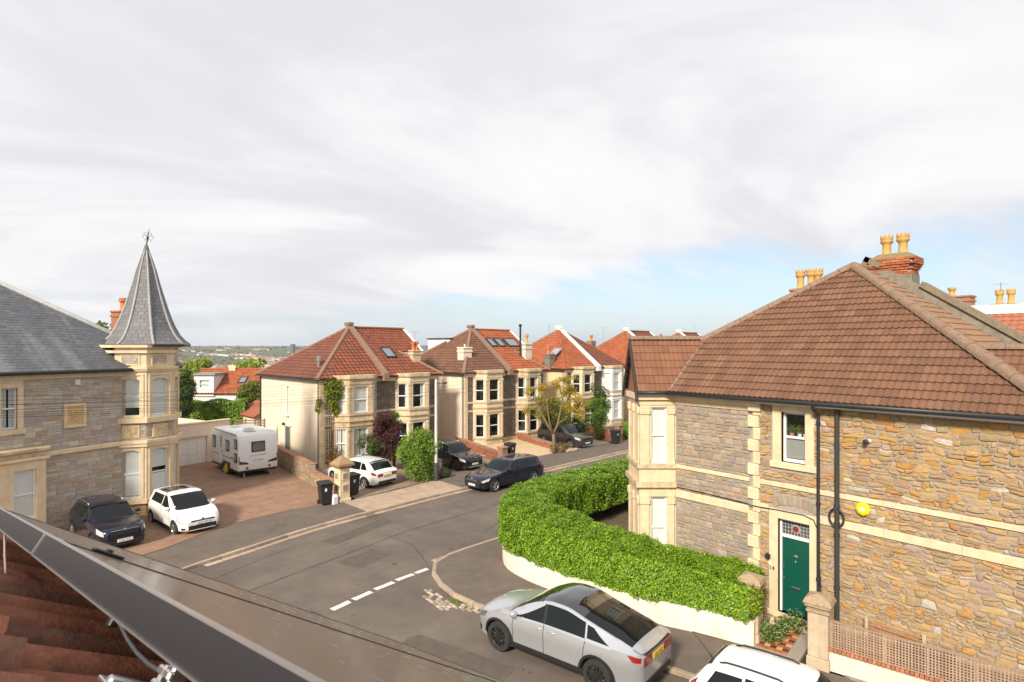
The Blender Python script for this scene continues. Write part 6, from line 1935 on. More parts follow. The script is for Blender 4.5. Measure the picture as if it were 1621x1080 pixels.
# trellised wall to the right
tw = thing('garden_wall', 'white rendered garden wall with red brick coping under the trellis', 'wall', (14.12, 5.76, .1), -79)
LW = 6.2
q = MB(); q.box(0, 0, 0, LW, .24, .44); q.build('wall', mat('white_render_low'), tw)
for i in range(int(3.9 / .085)):
    q = MB(); q.box(i * .085 + .004, -.03, .44, (i + 1) * .085 - .004, .27, .52 + RND.uniform(-.006, .008), .012); q.build('brick', mat('coping_brick', (.42, .17, .09), .85, .25, 9, (.36, .16, .10), .4, 30, objrand=.25), tw)
q = MB(); q.prism_y([(3.75, .44), (LW, .44), (LW, 1.25), (5.0, 1.05), (4.4, .72), (3.9, .50)], .0, .24); q.build('ramp', mat('white_render_low'), tw)
pts = [(3.7, .49), (3.95, .53), (4.4, .75), (5.0, 1.08), (5.6, 1.21), (LW, 1.28)]
q = MB()
for (x0, z0), (x1, z1) in zip(pts, pts[1:]): q.slab([(x0, -.05, z0 + .09), (x1, -.05, z1 + .09), (x1, .30, z1 + .09), (x0, .30, z0 + .09)], .09)
q.build('terracotta_coping', mat('terracotta', (.50, .20, .08), .75, .2, 5, bump=.3), tw)
tl = thing('trellis_fence', 'brown square trellis standing on the brick coping of the garden wall', 'trellis', (14.18, 5.74, .62), -79)
Mtr = mat('weathered_trellis', (.40, .27, .185), .85, .25, 6, (.34, .25, .19), .3, 40, objrand=.15)
LT, HT = 3.55, .60
post = [0, 1.05, 1.82, 2.62, LT]
for x in post:
    q = MB(); q.box(x - .022, -.01, -.02, x + .022, .035, HT + .02); q.build('post', Mtr, tl)
vm, hm = None, None
n = int(LT / .058)
for i in range(n):
    if vm is None:
        q = MB(); q.box(-.013, 0, 0, .013, .01, HT); vm = q.mesh('slat'); vm.materials.append(Mtr)
    o = link('slat', vm, tl); o.location = (.03 + i * .058, -.012, 0)
for j in range(11):
    if hm is None:
        q = MB(); q.box(0, .0105, -.013, LT, .02, .013); hm = q.mesh('slat'); hm.materials.append(Mtr)
    o = link('slat', hm, tl); o.location = (0, -.012, .012 + j * .058)
q = MB(); q.box(-.02, -.02, HT, LT, .04, HT + .028); q.build('top_rail', Mtr, tl)
# bench against the wall, dark trough
bn = thing('garden_bench', 'slatted timber bench back showing over the trellis by the wall', 'bench', (15.05, 5.35, .12), -90)
Mb = mat('bench_timber', (.38, .20, .10), .7, .2, 6)
for x in (0, 1.15):
    q = MB(); q.box(x - .035, .1, 0, x + .035, .17, 1.06); q.build('leg', mat('pale_timber', (.50, .40, .28), .8, .2, 6), bn)
    q = MB(); q.box(x - .03, -.35, 0, x + .03, -.29, .45); q.build('leg', mat('pale_timber'), bn)
for k in range(6):
    q = MB(); q.box(.04, .09, .58 + k * .075, 1.11, .11, .625 + k * .075, .004); q.build('back_slat', Mb, bn)
for k in range(5):
    q = MB(); q.box(0, -.35 + k * .09, .45, 1.15, -.28 + k * .09, .475, .004); q.build('seat_slat', Mb, bn)
tr_ = thing('planter', 'long dark trough lid just behind the trellis', 'planter', (14.62, 4.55, .12), -79)
q = MB(); q.box(0, 0, 0, .95, .3, .78, .02); q.build('trough', M_gutter, tr_)
q = MB(); q.box(-.04, -.04, .78, 1.0, .34, .86, .02); q.build('lid', M_black, tr_)
# ------------------------------------------------------------------ trees, shrubs, garden walls, street furniture
GR = [(.10, .19, .025), (.13, .23, .03), (.08, .15, .022), (.16, .26, .035)]
BRT = [(.16, .28, .03), (.20, .33, .035), (.12, .22, .028), (.24, .36, .045)]
DK = [(.05, .09, .022), (.065, .11, .025), (.04, .075, .02), (.085, .13, .03)]
def L2(parent_xy, x, y): pass
# creeper on the corner of the cream-flanked pair
cx0, cy0 = along(.55, -.05)
cb = [(.05, -.22, 5.2, .45, .28, .4), (.55, -.2, 5.15, .45, .25, .42), (-.05, -.2, 4.75, .4, .28, .42), (.45, -.2, 4.6, .4, .25, .45), (.2, -.2, 4.1, .35, .22, .5), (.45, -.15, 3.6, .25, .18, .4), (-.62, -.1, 4.15, .2, .2, .3), (-.72, -.05, 3.8, .14, .15, .3), (.85, -.2, 5.3, .3, .2, .25)]
bush('climbing_plant', 'yellow-green creeper hanging over the top of the wall trellis', 'climber', (cx0, cy0, 0), cb, 2600, .065, [(.26, .30, .03), (.20, .26, .03), (.34, .33, .04), (.15, .21, .03)], trunk=[([(.15, -.08, .1), (.1, -.1, 2), (.2, -.12, 4), (.3, -.15, 5)], [.03, .03, .025, .01])], seed=2, shell=.3)
bush('climbing_plant', 'thin reddish plant growing at the foot of the wall trellis', 'climber', (cx0 + .1, cy0 - .35, .1), [(0, 0, .5, .4, .25, .5), (.2, 0, 1.0, .3, .2, .5), (-.15, 0, .9, .25, .2, .4)], 420, .06, [(.28, .14, .06), (.22, .20, .06), (.34, .20, .08)], seed=3, shell=.2)
# big bushes in front of the right bay
bush('bush', 'big rounded bright green bush at the pavement beside the white lamp post', 'bush', (16.72, 28.4, .1), clumps((0, 0, 1.6), (.85, .75, 1.25), 38, .52, 4) + [(0, 0, .5, 1.0, .9, .6), (0, 0, 1.2, 1.0, .9, 1.1), (.1, 0, 2.3, .7, .7, .7)], 15000, .06, BRT, seed=4, shell=.5, gloss=True)
bush('shrub', 'tall dark purple shrub standing behind the white hatchback', 'shrub', (16.35, 31.6, .1), clumps((0, 0, 2.0), (.8, .6, 1.3), 30, .38, 5) + [(.2, 0, 3.2, .45, .4, .5), (-.5, .1, 2.7, .4, .4, .5)], 8000, .05, [(.085, .030, .035), (.11, .035, .04), (.06, .025, .03), (.13, .05, .045)], seed=5, shell=.35)
bush('shrub', 'narrow grey-green shrub left of the purple one by the bay', 'shrub', (15.2, 31.7, .1), clumps((0, 0, 1.35), (.5, .45, 1.1), 22, .33, 6), 4500, .05, [(.10, .15, .04), (.13, .18, .05), (.08, .12, .035)], seed=6, shell=.35)
bush('shrub', 'light green shrub rising behind the top of the purple shrub', 'shrub', (17.3, 32.4, .1), clumps((0, 0, 2.6), (.35, .3, .8), 12, .3, 7) + [(0, 0, 1.2, .4, .4, 1.2)], 2200, .05, GR, seed=7, shell=.3)
bush('shrub', 'small dark weeds growing between lamp post and black SUV', 'shrub', (18.15, 28.05, .1), [(0, 0, .3, .4, .3, .35), (.3, .1, .2, .3, .2, .25)], 420, .05, DK, seed=8)
# autumn tree
tx, ty = 28.3, 29.75
trunk = [([(0, 0, 0), (-.03, .02, .8), (-.06, .02, 1.35)], [.15, .12, .11]),
         ([(-.06, .02, 1.3), (-.5, .1, 2.0), (-.95, .1, 2.9), (-1.35, .2, 3.7), (-1.6, .2, 4.3)], [.11, .085, .06, .04, .015]),
         ([(-.06, .02, 1.3), (.25, 0, 2.0), (.42, .1, 2.8), (.55, 0, 3.8), (.3, .1, 5.0)], [.11, .08, .06, .045, .015]),
         ([(-.05, .02, 1.2), (-.35, -.2, 2.2), (-.5, -.3, 3.2), (-.55, -.2, 4.4)], [.08, .06, .045, .015]),
         ([(.42, .1, 2.8), (1.0, .1, 3.5), (1.5, 0, 3.9)], [.05, .035, .012]), ([(.25, 0, 2.0), (.8, -.1, 2.4), (1.3, 0, 3.0)], [.05, .035, .012]),
         ([(-.5, .1, 2.0), (-1.2, 0, 2.4), (-1.9, .1, 3.0)], [.05, .03, .01]), ([(-.95, .1, 2.9), (-.6, .2, 3.8), (-.7, .1, 4.6)], [.04, .03, .01]), ([(.55, 0, 3.8), (1.0, .1, 4.5), (1.15, 0, 5.0)], [.035, .02, .008])]
ends = [(-1.6, .2, 4.3), (.3, .1, 5.0), (-.55, -.2, 4.4), (1.5, 0, 3.9), (1.3, 0, 3.0), (-1.9, .1, 3.0), (-.7, .1, 4.6), (1.15, 0, 5.0), (.55, 0, 4.3), (1.9, .1, 3.4), (1.2, .1, 4.2), (.7, .1, 3.3), (1.9, 0, 2.7)]
tb = []
rr = random.Random(12)
for e in ends:
    for _ in range(5 if e[0] > 0 else 3): tb.append((e[0] + rr.uniform(-.35, .35), e[1] + rr.uniform(-.4, .4), e[2] + rr.uniform(-.3, .3), .4, .4, .24))
# the view runs along the tree's x from lower left to right
bt_ = bush('autumn_tree', 'small tree with forked bare limbs and sparse yellow autumn leaves', 'tree', (tx, ty, .1), tb, 6000, .055, [(.46, .32, .03), (.50, .32, .035), (.34, .33, .03), (.40, .21, .03), (.28, .32, .04)], trunk=trunk, seed=12, shell=.1)
bt_.rotation_euler = (0, 0, R(-39))
for k, (x, y, hh, n, c, lab) in enumerate(((31.6, 29.9 + 3.0, 3.7, 2600, GR, 'leafy green garden shrub behind the dark grey car'), (34.9, 31.6, 4.2, 3600, GR, 'tall bright green garden tree left of the brown tile-hung gable'), (36.8, 33.4, 4.6, 3000, DK, 'tall dark evergreen shrub before the white bay'), (33.6, 32.6, 2.2, 1600, DK, 'low dark shrub behind the brick wall by the grey car'), (37.3, 30.8, 1.5, 1200, BRT, 'small flowering shrub behind the brick pier and black bin'))):
    bush('garden_shrub', lab, 'shrub', (x, y, .1), clumps((0, 0, hh * .55), (.85, .8, hh * .36), 22, .48, 20 + k) + [(0, 0, hh * .35, .6, .6, hh * .35)], n * 2, .06, c, group='shrubs in the front garden', seed=20 + k, shell=.45)
bush('autumn_tree', 'yellowing leafy shrub in front of the yellow-rendered flank', 'tree', (30.6, 33.2, .1), clumps((0, 0, 2.6), (1.1, .9, 1.1), 20, .45, 31), 1900, .075, [(.30, .24, .03), (.22, .25, .035), (.36, .22, .03), (.15, .2, .03)], seed=31, shell=.3, trunk=[([(0, 0, 0), (.1, 0, 1.2), (0, .1, 2.4)], [.08, .06, .02]), ([(.1, 0, 1.2), (.6, .1, 2.2)], [.05, .015])])
# behind the garage and around the bungalow
rng = np.random.default_rng(9)
ch_ = thing('conifer_hedge', 'clipped conifer hedge behind the garage, lit along its top', 'hedge', (11.2, 51.2, 0), -24)
n = 9000
x = rng.uniform(-2.6, 2.6, n); u = rng.uniform(0, 4.2, n); fr_ = u < 3.0
y = np.where(fr_, -.7, u - 3.7); z = np.where(fr_, u, 3.0) + .2 + .1 * np.sin(x * 3) + rng.normal(0, .04, n)
y += .12 * np.sin(x * 4 + z * 5) + rng.normal(0, .06, n)
leaves_mesh('foliage', np.stack([x, y, z], 1), np.stack([0 * x, np.where(fr_, -1, 0), np.where(fr_, .1, 1)], 1), .09, [(.20, .33, .03), (.25, .39, .035), (.15, .26, .025)], M_leaf, ch_, rng=rng)
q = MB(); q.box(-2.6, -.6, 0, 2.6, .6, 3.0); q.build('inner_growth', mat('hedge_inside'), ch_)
bush('garden_tree', 'rounded green tree with yellowing top in front of the orange bungalow roof', 'tree', (15.6, 55.2, 0), clumps((0, 0, 3.0), (1.25, 1.2, 1.5), 44, .62, 41), 13000, .10, [(.13, .18, .025), (.17, .22, .03), (.10, .15, .025), (.22, .22, .03)], seed=41, trunk=[([(0, 0, 0), (.1, 0, 1.5), (0, 0, 3)], [.2, .14, .05])])
bush('garden_shrub', 'dark green shrubbery between conifer hedge and bungalow', 'shrub', (12.6, 55.0, 0), clumps((0, 0, 1.1), (2.6, 1.0, .8), 30, .55, 42), 8000, .08, GR, seed=42)
bush('garden_tree', 'dark slim tree just right of the turret', 'tree', (9.05, 49.6, 0), clumps((0, 0, 3.6), (.45, .6, 2.2), 24, .55, 43), 6000, .085, DK, seed=43, trunk=[([(0, 0, 0), (0, 0, 3)], [.15, .06])])
bush('garden_tree', 'leafy tree top showing behind the slate roof and the red chimney', 'tree', (4.5, 54.6, 0), clumps((0, 0, 7.6), (1.6, 1.6, 1.7), 34, .7, 44), 3800, .14, [(.14, .19, .03), (.10, .15, .025), (.2, .23, .035)], seed=44, trunk=[([(0, 0, 0), (.1, 0, 4), (0, 0, 7)], [.25, .18, .06])])
for k, (px_, py_, s_, lab) in enumerate(((27.5, 140, 1., 'yellow-green crown at the left end of the trees behind the bungalow'), (37.5, 137, 1.25, 'broad yellow-green crown in the middle of the trees behind the bungalow'), (46, 132, 1.05, 'lime green crown behind the ridge of the bungalow, right of the broad one'), (22, 125, 1, 'low green crown behind the dormer of the bungalow'))):
    bush('far_tree', lab, 'tree', (px_, py_, -4), clumps((0, 0, 5.6), (3.6 * s_, 3.2 * s_, 2.6 * s_), 34, 1.6, 50 + k), 2600, .42, [(.28, .34, .04), (.33, .38, .045), (.22, .29, .035)], group='yellow-green trees beyond the bungalow', seed=50 + k, trunk=[([(0, 0, 0), (0, 0, 6)], [.4, .2])])
# wall tops and garden walls of red brick
RB = [(.34, .13, .07), (.30, .11, .06), (.38, .16, .09), (.27, .10, .06), (.36, .15, .10)]
low_wall('brick_wall', 'red brick garden wall between the black SUV and the gravel yard', (24.9, 37.2), (23.55, 30.0), .66, .62, .24, RB, .075, 0, 61, M_redcap, .06, 260, gap=.003)
low_wall('brick_wall', 'low red brick wall between the gravel yard and the dark grey car', (30.3, 36.3), (29.0, 30.3), .55, .5, .24, RB, .075, 0, 62, M_redcap, .06, 200, gap=.003)
low_wall('brick_wall', 'red brick garden wall on the right of the dark grey car', (36.3, 34.2), (35.2, 30.3), .85, .85, .24, RB, .075, 0, 63, M_redcap, .06, 260, gap=.003)
def brick_pier(label, x, y, hh, w=.46):
    t = thing('brick_pier', label, 'gate pier', (x, y, .1), 5)
    q = MB(); q.box(-w / 2, -w / 2, 0, w / 2, w / 2, hh); q.build('shaft', M_redbrick, t)
    q = MB(); q.box(-w / 2 - .05, -w / 2 - .05, hh, w / 2 + .05, w / 2 + .05, hh + .1, .02); q.build('cap', M_redcap, t)
brick_pier('square red brick pier at the pavement end of the gravel yard wall', 23.7, 29.75, .85)
brick_pier('tall red brick pier right of the black bin in the far drive', 35.35, 29.95, 1.25)
rk = thing('garden_planting', 'heap of dry plants and pale stones at the foot of the autumn tree', 'planting', (28.9, 29.6, .1), 0)
p, d = blob_points([(0, 0, .3, .5, .4, .4), (.6, .2, .3, .4, .3, .3), (-.5, .3, .3, .3, .3, .4)], 700); leaves_mesh('foliage', p, d, .06, [(.30, .17, .08), (.22, .15, .07), (.16, .15, .05)], M_leaf, rk)
for k in range(7):
    q = MB(); q.box(-.12, -.1, 0, .12, .1, .2, .05); o = q.build('rock', M_kerb, rk); o.location = (.2 + .16 * k % .9, -.3 - .05 * (k % 3), .06 * (k % 2)); o.rotation_euler = (.1 * k, .2, k)
gw = thing('stone_gatepost', 'stub of rough stone wall behind the foot of the lamp post', 'gatepost', (17.75, 28.35, .1), 5)
q = MB(); q.box(-.3, -.2, 0, .3, .2, 1.05, .03); q.build('wall_core', M_mortar, gw)
stone_wall(gw, Matrix.Translation((-.3, -.2, 0)), rubble_cells(0, .6, .02, 1.03, .10, 1.6, 77), RUBW, maxparts=60, name='stone', seed=77)

# wheelie bins
def bin_(label, x, y, rz, first=[None]):
    if first[0] is not None: return copy_thing(first[0], (x, y, .1), rz, label)
    t = thing('wheelie_bin', label, 'wheelie bin', (x, y, .1), rz, 'black wheelie bins on the pavement and drives')
    q = MB(); b = [(-.22, -.22), (.22, -.22), (.22, .22), (-.22, .22)]; tpp = [(-.29, -.27), (.29, -.27), (.29, .30), (-.29, .30)]
    q.add([(x, y, .06) for x, y in b] + [(x, y, .98) for x, y in tpp], [(0, 3, 2, 1), (0, 1, 5, 4), (1, 2, 6, 5), (2, 3, 7, 6), (3, 0, 4, 7), (4, 5, 6, 7)])
    q.box(-.31, -.29, .94, .31, .32, .99, .01); q.build('body', M_black, t, bevel=.015)
    q = MB(); q.add([(-.31, -.33, .99), (.31, -.33, .99), (.31, .34, .99), (-.31, .34, .99), (-.28, -.29, 1.05), (.28, -.29, 1.05), (.26, .30, 1.09), (-.26, .30, 1.09)], [(0, 3, 2, 1), (4, 5, 6, 7), (0, 1, 5, 4), (1, 2, 6, 5), (2, 3, 7, 6), (3, 0, 4, 7)]); q.build('lid', M_black, t, bevel=.012)
    q = MB(); q.tube([(-.26, .37, .98), (.26, .37, .98)], .018, 7); q.build('handle', M_black, t, smooth=True)
    for s_ in (-1, 1):
        q = MB(); q.lathe([(.02, -.03), (.10, -.03), (.11, -.015), (.11, .015), (.10, .03), (.02, .03)], 14, 'x', (s_ * .25, .27, .11)); q.build('wheel', M_rubber, t, smooth=40)
    first[0] = t; return t
b1 = bin_('black wheelie bin with a white number, left of the pyramid-topped gate pillar', 10.75, 26.85, -4)
q = MB(); q.box(-.09, -.262, .66, .0, -.256, .80); q.build('sticker', M_white, b1)
b2 = bin_('black wheelie bin on the right of the pyramid-topped gate pillar', 12.5, 27.75, 10)
b3 = bin_('black wheelie bin by the tall brick pier in the far drive', 34.6, 29.6, 8)
bin_('black wheelie bin behind the dark estate car at the gravel yard', 24.5, 29.95, 15)
ct_ = thing('carton', 'small white carton standing against the wheelie bin by the gate pillar', 'carton', (11.12, 26.62, .1), 12)
q = MB(); q.box(-.12, -.09, 0, .12, .09, .36, .008); q.build('box', M_white, ct_)
q = MB(); q.prism_x([(-.09, .361), (.09, .361), (0, .46)], -.11, .11); q.build('top', M_white, ct_)

# lamp post
lp = thing('lamp_post', 'slim white lamp post with a dark foot beside the big green bush', 'lamp post', (17.38, 27.72, .1), AZ)
q = MB(); q.lathe([(.13, 0), (.13, .9), (.09, 1.0)], 14); q.build('base', mat('dark_foot', (.05, .05, .05), .6), lp, smooth=40)
q = MB(); q.lathe([(.088, .95), (.075, 3.2), (.065, 5.55), (.02, 5.6)], 14); q.build('column', mat('pale_post_paint', (.62, .62, .61), .5, .08, 3), lp, smooth=40)
q = MB(); q.tube([(.05, 0, 5.35), (.5, 0, 5.38)], .022, 7); q.box(.45, -.06, 5.33, .75, .06, 5.41, .02); q.build('bracket', M_gutter, lp)
# timber rail fence on the roof edge beyond the caravan
fn = thing('timber_fence', 'grey timber rail fence on the raised yard behind the caravan', 'fence', (10.6, 41.6, 0), -38)
Mf = mat('grey_timber', (.20, .15, .11), .85, .25, 6)
for k in range(4):
    q = MB(); q.box(k * .62 - .04, -.04, 0, k * .62 + .04, .04, 2.75); q.build('post', Mf, fn)
for k in range(7):
    q = MB(); q.box(-.05, -.06, 1.62 + k * .16, 1.95, -.041, 1.70 + k * .16); q.build('rail', Mf, fn)

# daisies and weeds at the path
ds = thing('daisy_clump', 'white daisies and weeds spilling over the path by the left pier', 'flowers', (14.25, 7.15, .1), 0)
bl = [(.0, -.05, .25, .22, .22, .28), (.35, .0, .2, .25, .2, .25), (-.1, .1, .35, .2, .2, .35), (.7, .1, .25, .25, .2, .28), (1.0, -.1, .3, .25, .3, .3)]
p, d = blob_points(bl, 1500, shell=.2); leaves_mesh('foliage', p, d, .035, GR, M_leaf, ds)
p, d = blob_points(bl, 420, shell=.85); p[:, 2] += .03; leaves_mesh('flowers', p, np.array([[0, 0, 1.]] * len(p)), .016, [(.8, .78, .72)], M_leaf, ds, asp=1., tilt=.3)
lf = leaves_mesh('leaf_litter', *(lambda s: (np.stack([np.interp(s, seglen, Cn[:, 0]) - np.interp(s, seglen, Nn_[:, 0]) * np.abs(rng.normal(0, .16, len(s))), np.interp(s, seglen, Cn[:, 1]) - np.interp(s, seglen, Nn_[:, 1]) * np.abs(rng.normal(0, .16, len(s))), np.full(len(s), .112)], 1), np.array([[0, 0, 1.]] * len(s))))(rng.uniform(s_corner - 1, ENDS, 700)), .02, [(.35, .18, .07), (.28, .15, .07), (.40, .25, .12)], M_leaf, None, 'stuff', tilt=.25)
moss = leaves_mesh('gutter_weeds', np.stack([rng.normal(9.75, .1, 160), rng.normal(14.4, .2, 160), np.full(160, .02)], 1), np.array([[0, 0, 1.]] * 160), .03, [(.2, .28, .03)], M_leaf, None, 'stuff', tilt=.4)

# overhead wires fanning from a pole off to the left
def cable(label, a, b, sag, r=.0052):
    t = thing('overhead_cable', label, 'cable', a, 0, 'overhead wires across the street')
    q = MB(); A_, B_ = Vector(a), Vector(b); pts = []
    for k in range(25):
        t_ = k / 24; p = A_.lerp(B_, t_) - A_; p.z -= sag * 4 * t_ * (1 - t_); pts.append(tuple(p))
    q.tube(pts, r, 5); q.build('wire', mat('wire', (.02, .02, .02), .6), t, smooth=True)
src = (-9.0, 17.0, 6.9)
for k, (k_, d_, z_) in enumerate(((0.1, -.1, 5.35), (4.45, -.2, 5.3), (8.8, -.1, 5.2), (11.4, -.1, 5.35), (15.8, -.2, 5.2), (20.3, -.1, 5.3), (22.8, -.1, 5.25), (31.6, -.1, 5.4))):
    x, y = along(k_, d_)
    cable(('lowest wire reaching the near corner of the cream flank', 'wire reaching the middle of the first stone pair', 'wire reaching the right corner of the first stone pair', 'wire reaching the left corner of the brown-roofed pair', 'wire reaching the middle of the brown-roofed pair', 'wire reaching the right corner of the brown-roofed pair', 'wire reaching the corner of the orange-roofed pair', 'longest wire, reaching the white bay far off')[k], (src[0] + .1 * k, src[1] + .05 * k, src[2] - .1 * k), (x, y, z_ - .12 * (k % 3)), .35 + .07 * k)
# ------------------------------------------------------------------ vehicles
def paint(name, col, metal=0., rough=.32, coat=.7, spec=.5):
    return mat(name, col, rough, .015, 2, metal=metal, coat=coat, spec=spec)
M_cglass = mat('car_glass', (.005, .008, .008), .02, spec=.4)
M_cglassr = mat('roof_glass_black', (.008, .009, .009), .025, spec=1.0, coat=1.0)
M_trim = mat('black_trim', (.02, .02, .021), .5)
M_head = mat('headlamp', (.50, .52, .53), .08, spec=1, coat=1)
M_headd = mat('headlamp_dark', (.10, .11, .12), .06, spec=1, coat=1)
M_tail = mat('tail_lamp', (.26, .008, .010), .12, spec=.8, coat=1)
M_chrome = mat('chrome', (.72, .72, .72), .12, metal=1)
M_plateY = mat('yellow_plate', (.75, .50, .02), .5)
M_plateW = mat('white_plate', (.74, .74, .72), .5)
M_arch = mat('wheel_well', (.008, .008, .008), .95)

def spline(pts, xs):
    """smooth monotone curve through (x, v)"""
    X = np.array([p[0] for p in pts], float); V = np.array([p[1] for p in pts], float)
    d = np.diff(V) / np.diff(X); m = np.zeros(len(X)); m[0], m[-1] = d[0], d[-1]
    for i in range(1, len(X) - 1):
        m[i] = 0 if d[i - 1] * d[i] <= 0 else 2 * d[i - 1] * d[i] / (d[i - 1] + d[i])
    xs = np.clip(xs, X[0], X[-1]); k = np.clip(np.searchsorted(X, xs) - 1, 0, len(X) - 2)
    h_ = X[k + 1] - X[k]; t = (xs - X[k]) / h_
    return (2 * t ** 3 - 3 * t ** 2 + 1) * V[k] + (t ** 3 - 2 * t ** 2 + t) * h_ * m[k] + (-2 * t ** 3 + 3 * t ** 2) * V[k + 1] + (t ** 3 - t ** 2) * h_ * m[k + 1]

class Car:
    """body skin: for each station x a half section running from the floor (q=0) round the side (q=5 is the shoulder, q=6 the roof edge) to the centre line (q=8)"""
    def __init__(s, L, W_, top, belt, plan, roofw, bot):
        s.L, s.hw, s.top_, s.belt_, s.plan_, s.roofw_, s.bot_ = L, W_ / 2, top, belt, plan, roofw, bot
    def sec(s, x):
        f = lambda c: float(spline(c, np.array([x]))[0])
        w = s.hw * f(s.plan_); t = f(s.top_); b = min(f(s.belt_), t - .015); z0 = f(s.bot_); rw = w * f(s.roofw_)
        cr = .035 if t - b > .2 else .02
        return [(0, z0), (.80 * w, z0), (.965 * w, z0 + .07), (.972 * w, lerp(z0, b, .40)), (1.0 * w, lerp(z0, b, .76)), (.955 * w, b), (rw, max(t - cr - .02, b + .005)), (rw * .6, t - .008), (0, t)]
    def pt(s, x, q, side=1, off=0.):
        S = s.sec(x); k = min(int(q), 7); t = q - k
        a, b = S[k], S[k + 1]
        y, z = lerp(a[0], b[0], t), lerp(a[1], b[1], t)
        if 2 < q < 5 and k >= 2:      # round the flanks
            y += s.hw * .006 * math.sin(min(1, max(0, (q - 2) / 3)) * math.pi)
        if off:
            dy, dz = b[1] - a[1], -(b[0] - a[0]); n = math.hypot(dy, dz) or 1
            y += dy / n * off; z += dz / n * off
        return (x, y * side, z)
    def body(s, name, m, parent, wheels, r, arch=1.16):
        xs = list(np.linspace(-s.L / 2 + .10, s.L / 2 - .10, 56))
        xs = [-s.L / 2, -s.L / 2 + .02, -s.L / 2 + .05] + xs + [s.L / 2 - .05, s.L / 2 - .02, s.L / 2]
        qs = [0, 1, 1.5, 2, 2.4, 2.8, 3.2, 3.6, 4, 4.4, 4.8, 5, 5.25, 5.5, 5.75, 6, 6.5, 7, 7.5, 8]
        q = MB(); ring = []
        n = 2 * len(qs) - 2
        for x in xs:
            R_ = [s.pt(x, k) for k in qs] + [s.pt(x, k, -1) for k in qs[-2:0:-1]]
            ring.append(R_)
        P = [p for R_ in ring for p in R_]
        F = [(i * n + k, (i + 1) * n + k, (i + 1) * n + (k + 1) % n, i * n + (k + 1) % n) for i in range(len(xs) - 1) for k in range(n)]
        F.append(list(range(n))); F.append([(len(xs) - 1) * n + k for k in range(n)][::-1])
        q.add(P, F)
        me = q.mesh(name); me.materials.append(m)
        bm = bmesh.new(); bm.from_mesh(me); bmesh.ops.recalc_face_normals(bm, faces=bm.faces); bm.to_mesh(me); bm.free()
        o = link(name, me, parent)
        c = MB()
        for x in wheels:
            for sd_ in (-1, 1):
                prof_ = [(r * arch, sd_ * (s.hw - .34)), (r * arch, sd_ * (s.hw + .2))]
                c.lathe(prof_ if sd_ > 0 else prof_[::-1], 28, 'y', (x, 0, r))
        cm = c.mesh('cut')
        bm = bmesh.new(); bm.from_mesh(cm); bmesh.ops.recalc_face_normals(bm, faces=bm.faces); bm.to_mesh(cm); bm.free()
        cm.materials.append(M_arch)
        co = bpy.data.objects.new('cut', cm); COL.objects.link(co)
        pm = o.parent; o.parent = None
        md = o.modifiers.new('b', 'BOOLEAN'); md.operation = 'DIFFERENCE'; md.object = co; md.solver = 'EXACT'; md.material_mode = 'TRANSFER'
        dg = bpy.context.evaluated_depsgraph_get()
        nm = bpy.data.meshes.new_from_object(o.evaluated_get(dg))
        o.modifiers.clear(); old = o.data; o.data = nm; nm.name = name; bpy.data.meshes.remove(old); bpy.data.objects.remove(co); bpy.data.meshes.remove(cm)
        o.parent = pm
        nm.polygons.foreach_set('use_smooth', [True] * len(nm.polygons)); nm.set_sharp_from_angle(angle=R(32))
        return o
    def patch(s, name, m, parent, x0, x1, q0, q1, side=1, off=.006, nx=10, nq=5, both=False, smooth=True):
        """sheet lying on the skin; x0, x1 are (value at q0, value at q1); side 0 = right across the top"""
        q = MB()
        lim = lambda v, t: lerp(v[0], v[1], t) if isinstance(v, tuple) else v
        if both:
            s.patch(name, m, parent, x0, x1, q0, q1, 1, off, nx, nq, False, smooth)
            return s.patch(name, m, parent, x0, x1, q0, q1, -1, off, nx, nq, False, smooth)
        for sd_ in (side,):
            P = []
            for j in range(nq + 1):
                tq = j / nq; qq = lerp(q0, q1, tq)
                for i in range(nx + 1):
                    P.append(s.pt(lerp(lim(x0, tq), lim(x1, tq), i / nx), qq, sd_, off))
            F = [(j * (nx + 1) + i, j * (nx + 1) + i + 1, (j + 1) * (nx + 1) + i + 1, (j + 1) * (nx + 1) + i) for j in range(nq) for i in range(nx)]
            q.add(P, F if sd_ > 0 else [f[::-1] for f in F])
        o = q.build(name, m, parent, smooth=smooth)
        return o
    def across(s, name, m, parent, x0, x1, qe=6.05, off=.006, nx=8, bow=0.):
        q = MB(); qs = [qe, 6.3, 6.6, 7, 7.5, 8]
        P, cols_ = [], [(k, 1) for k in qs] + [(k, -1) for k in qs[-2::-1]]
        w = len(cols_)
        for i in range(nx + 1):
            x = lerp(x0, x1, i / nx)
            for c_, (k, sd_) in enumerate(cols_):
                b = bow * (1 - (abs(c_ - (w - 1) / 2) / ((w - 1) / 2)) ** 2)
                P.append(s.pt(x + b, k, sd_, off))
        F = [(i * w + k, i * w + k + 1, (i + 1) * w + k + 1, (i + 1) * w + k) for i in range(nx) for k in range(w - 1)]
        q.add(P, F); return q.build(name, m, parent, smooth=True)

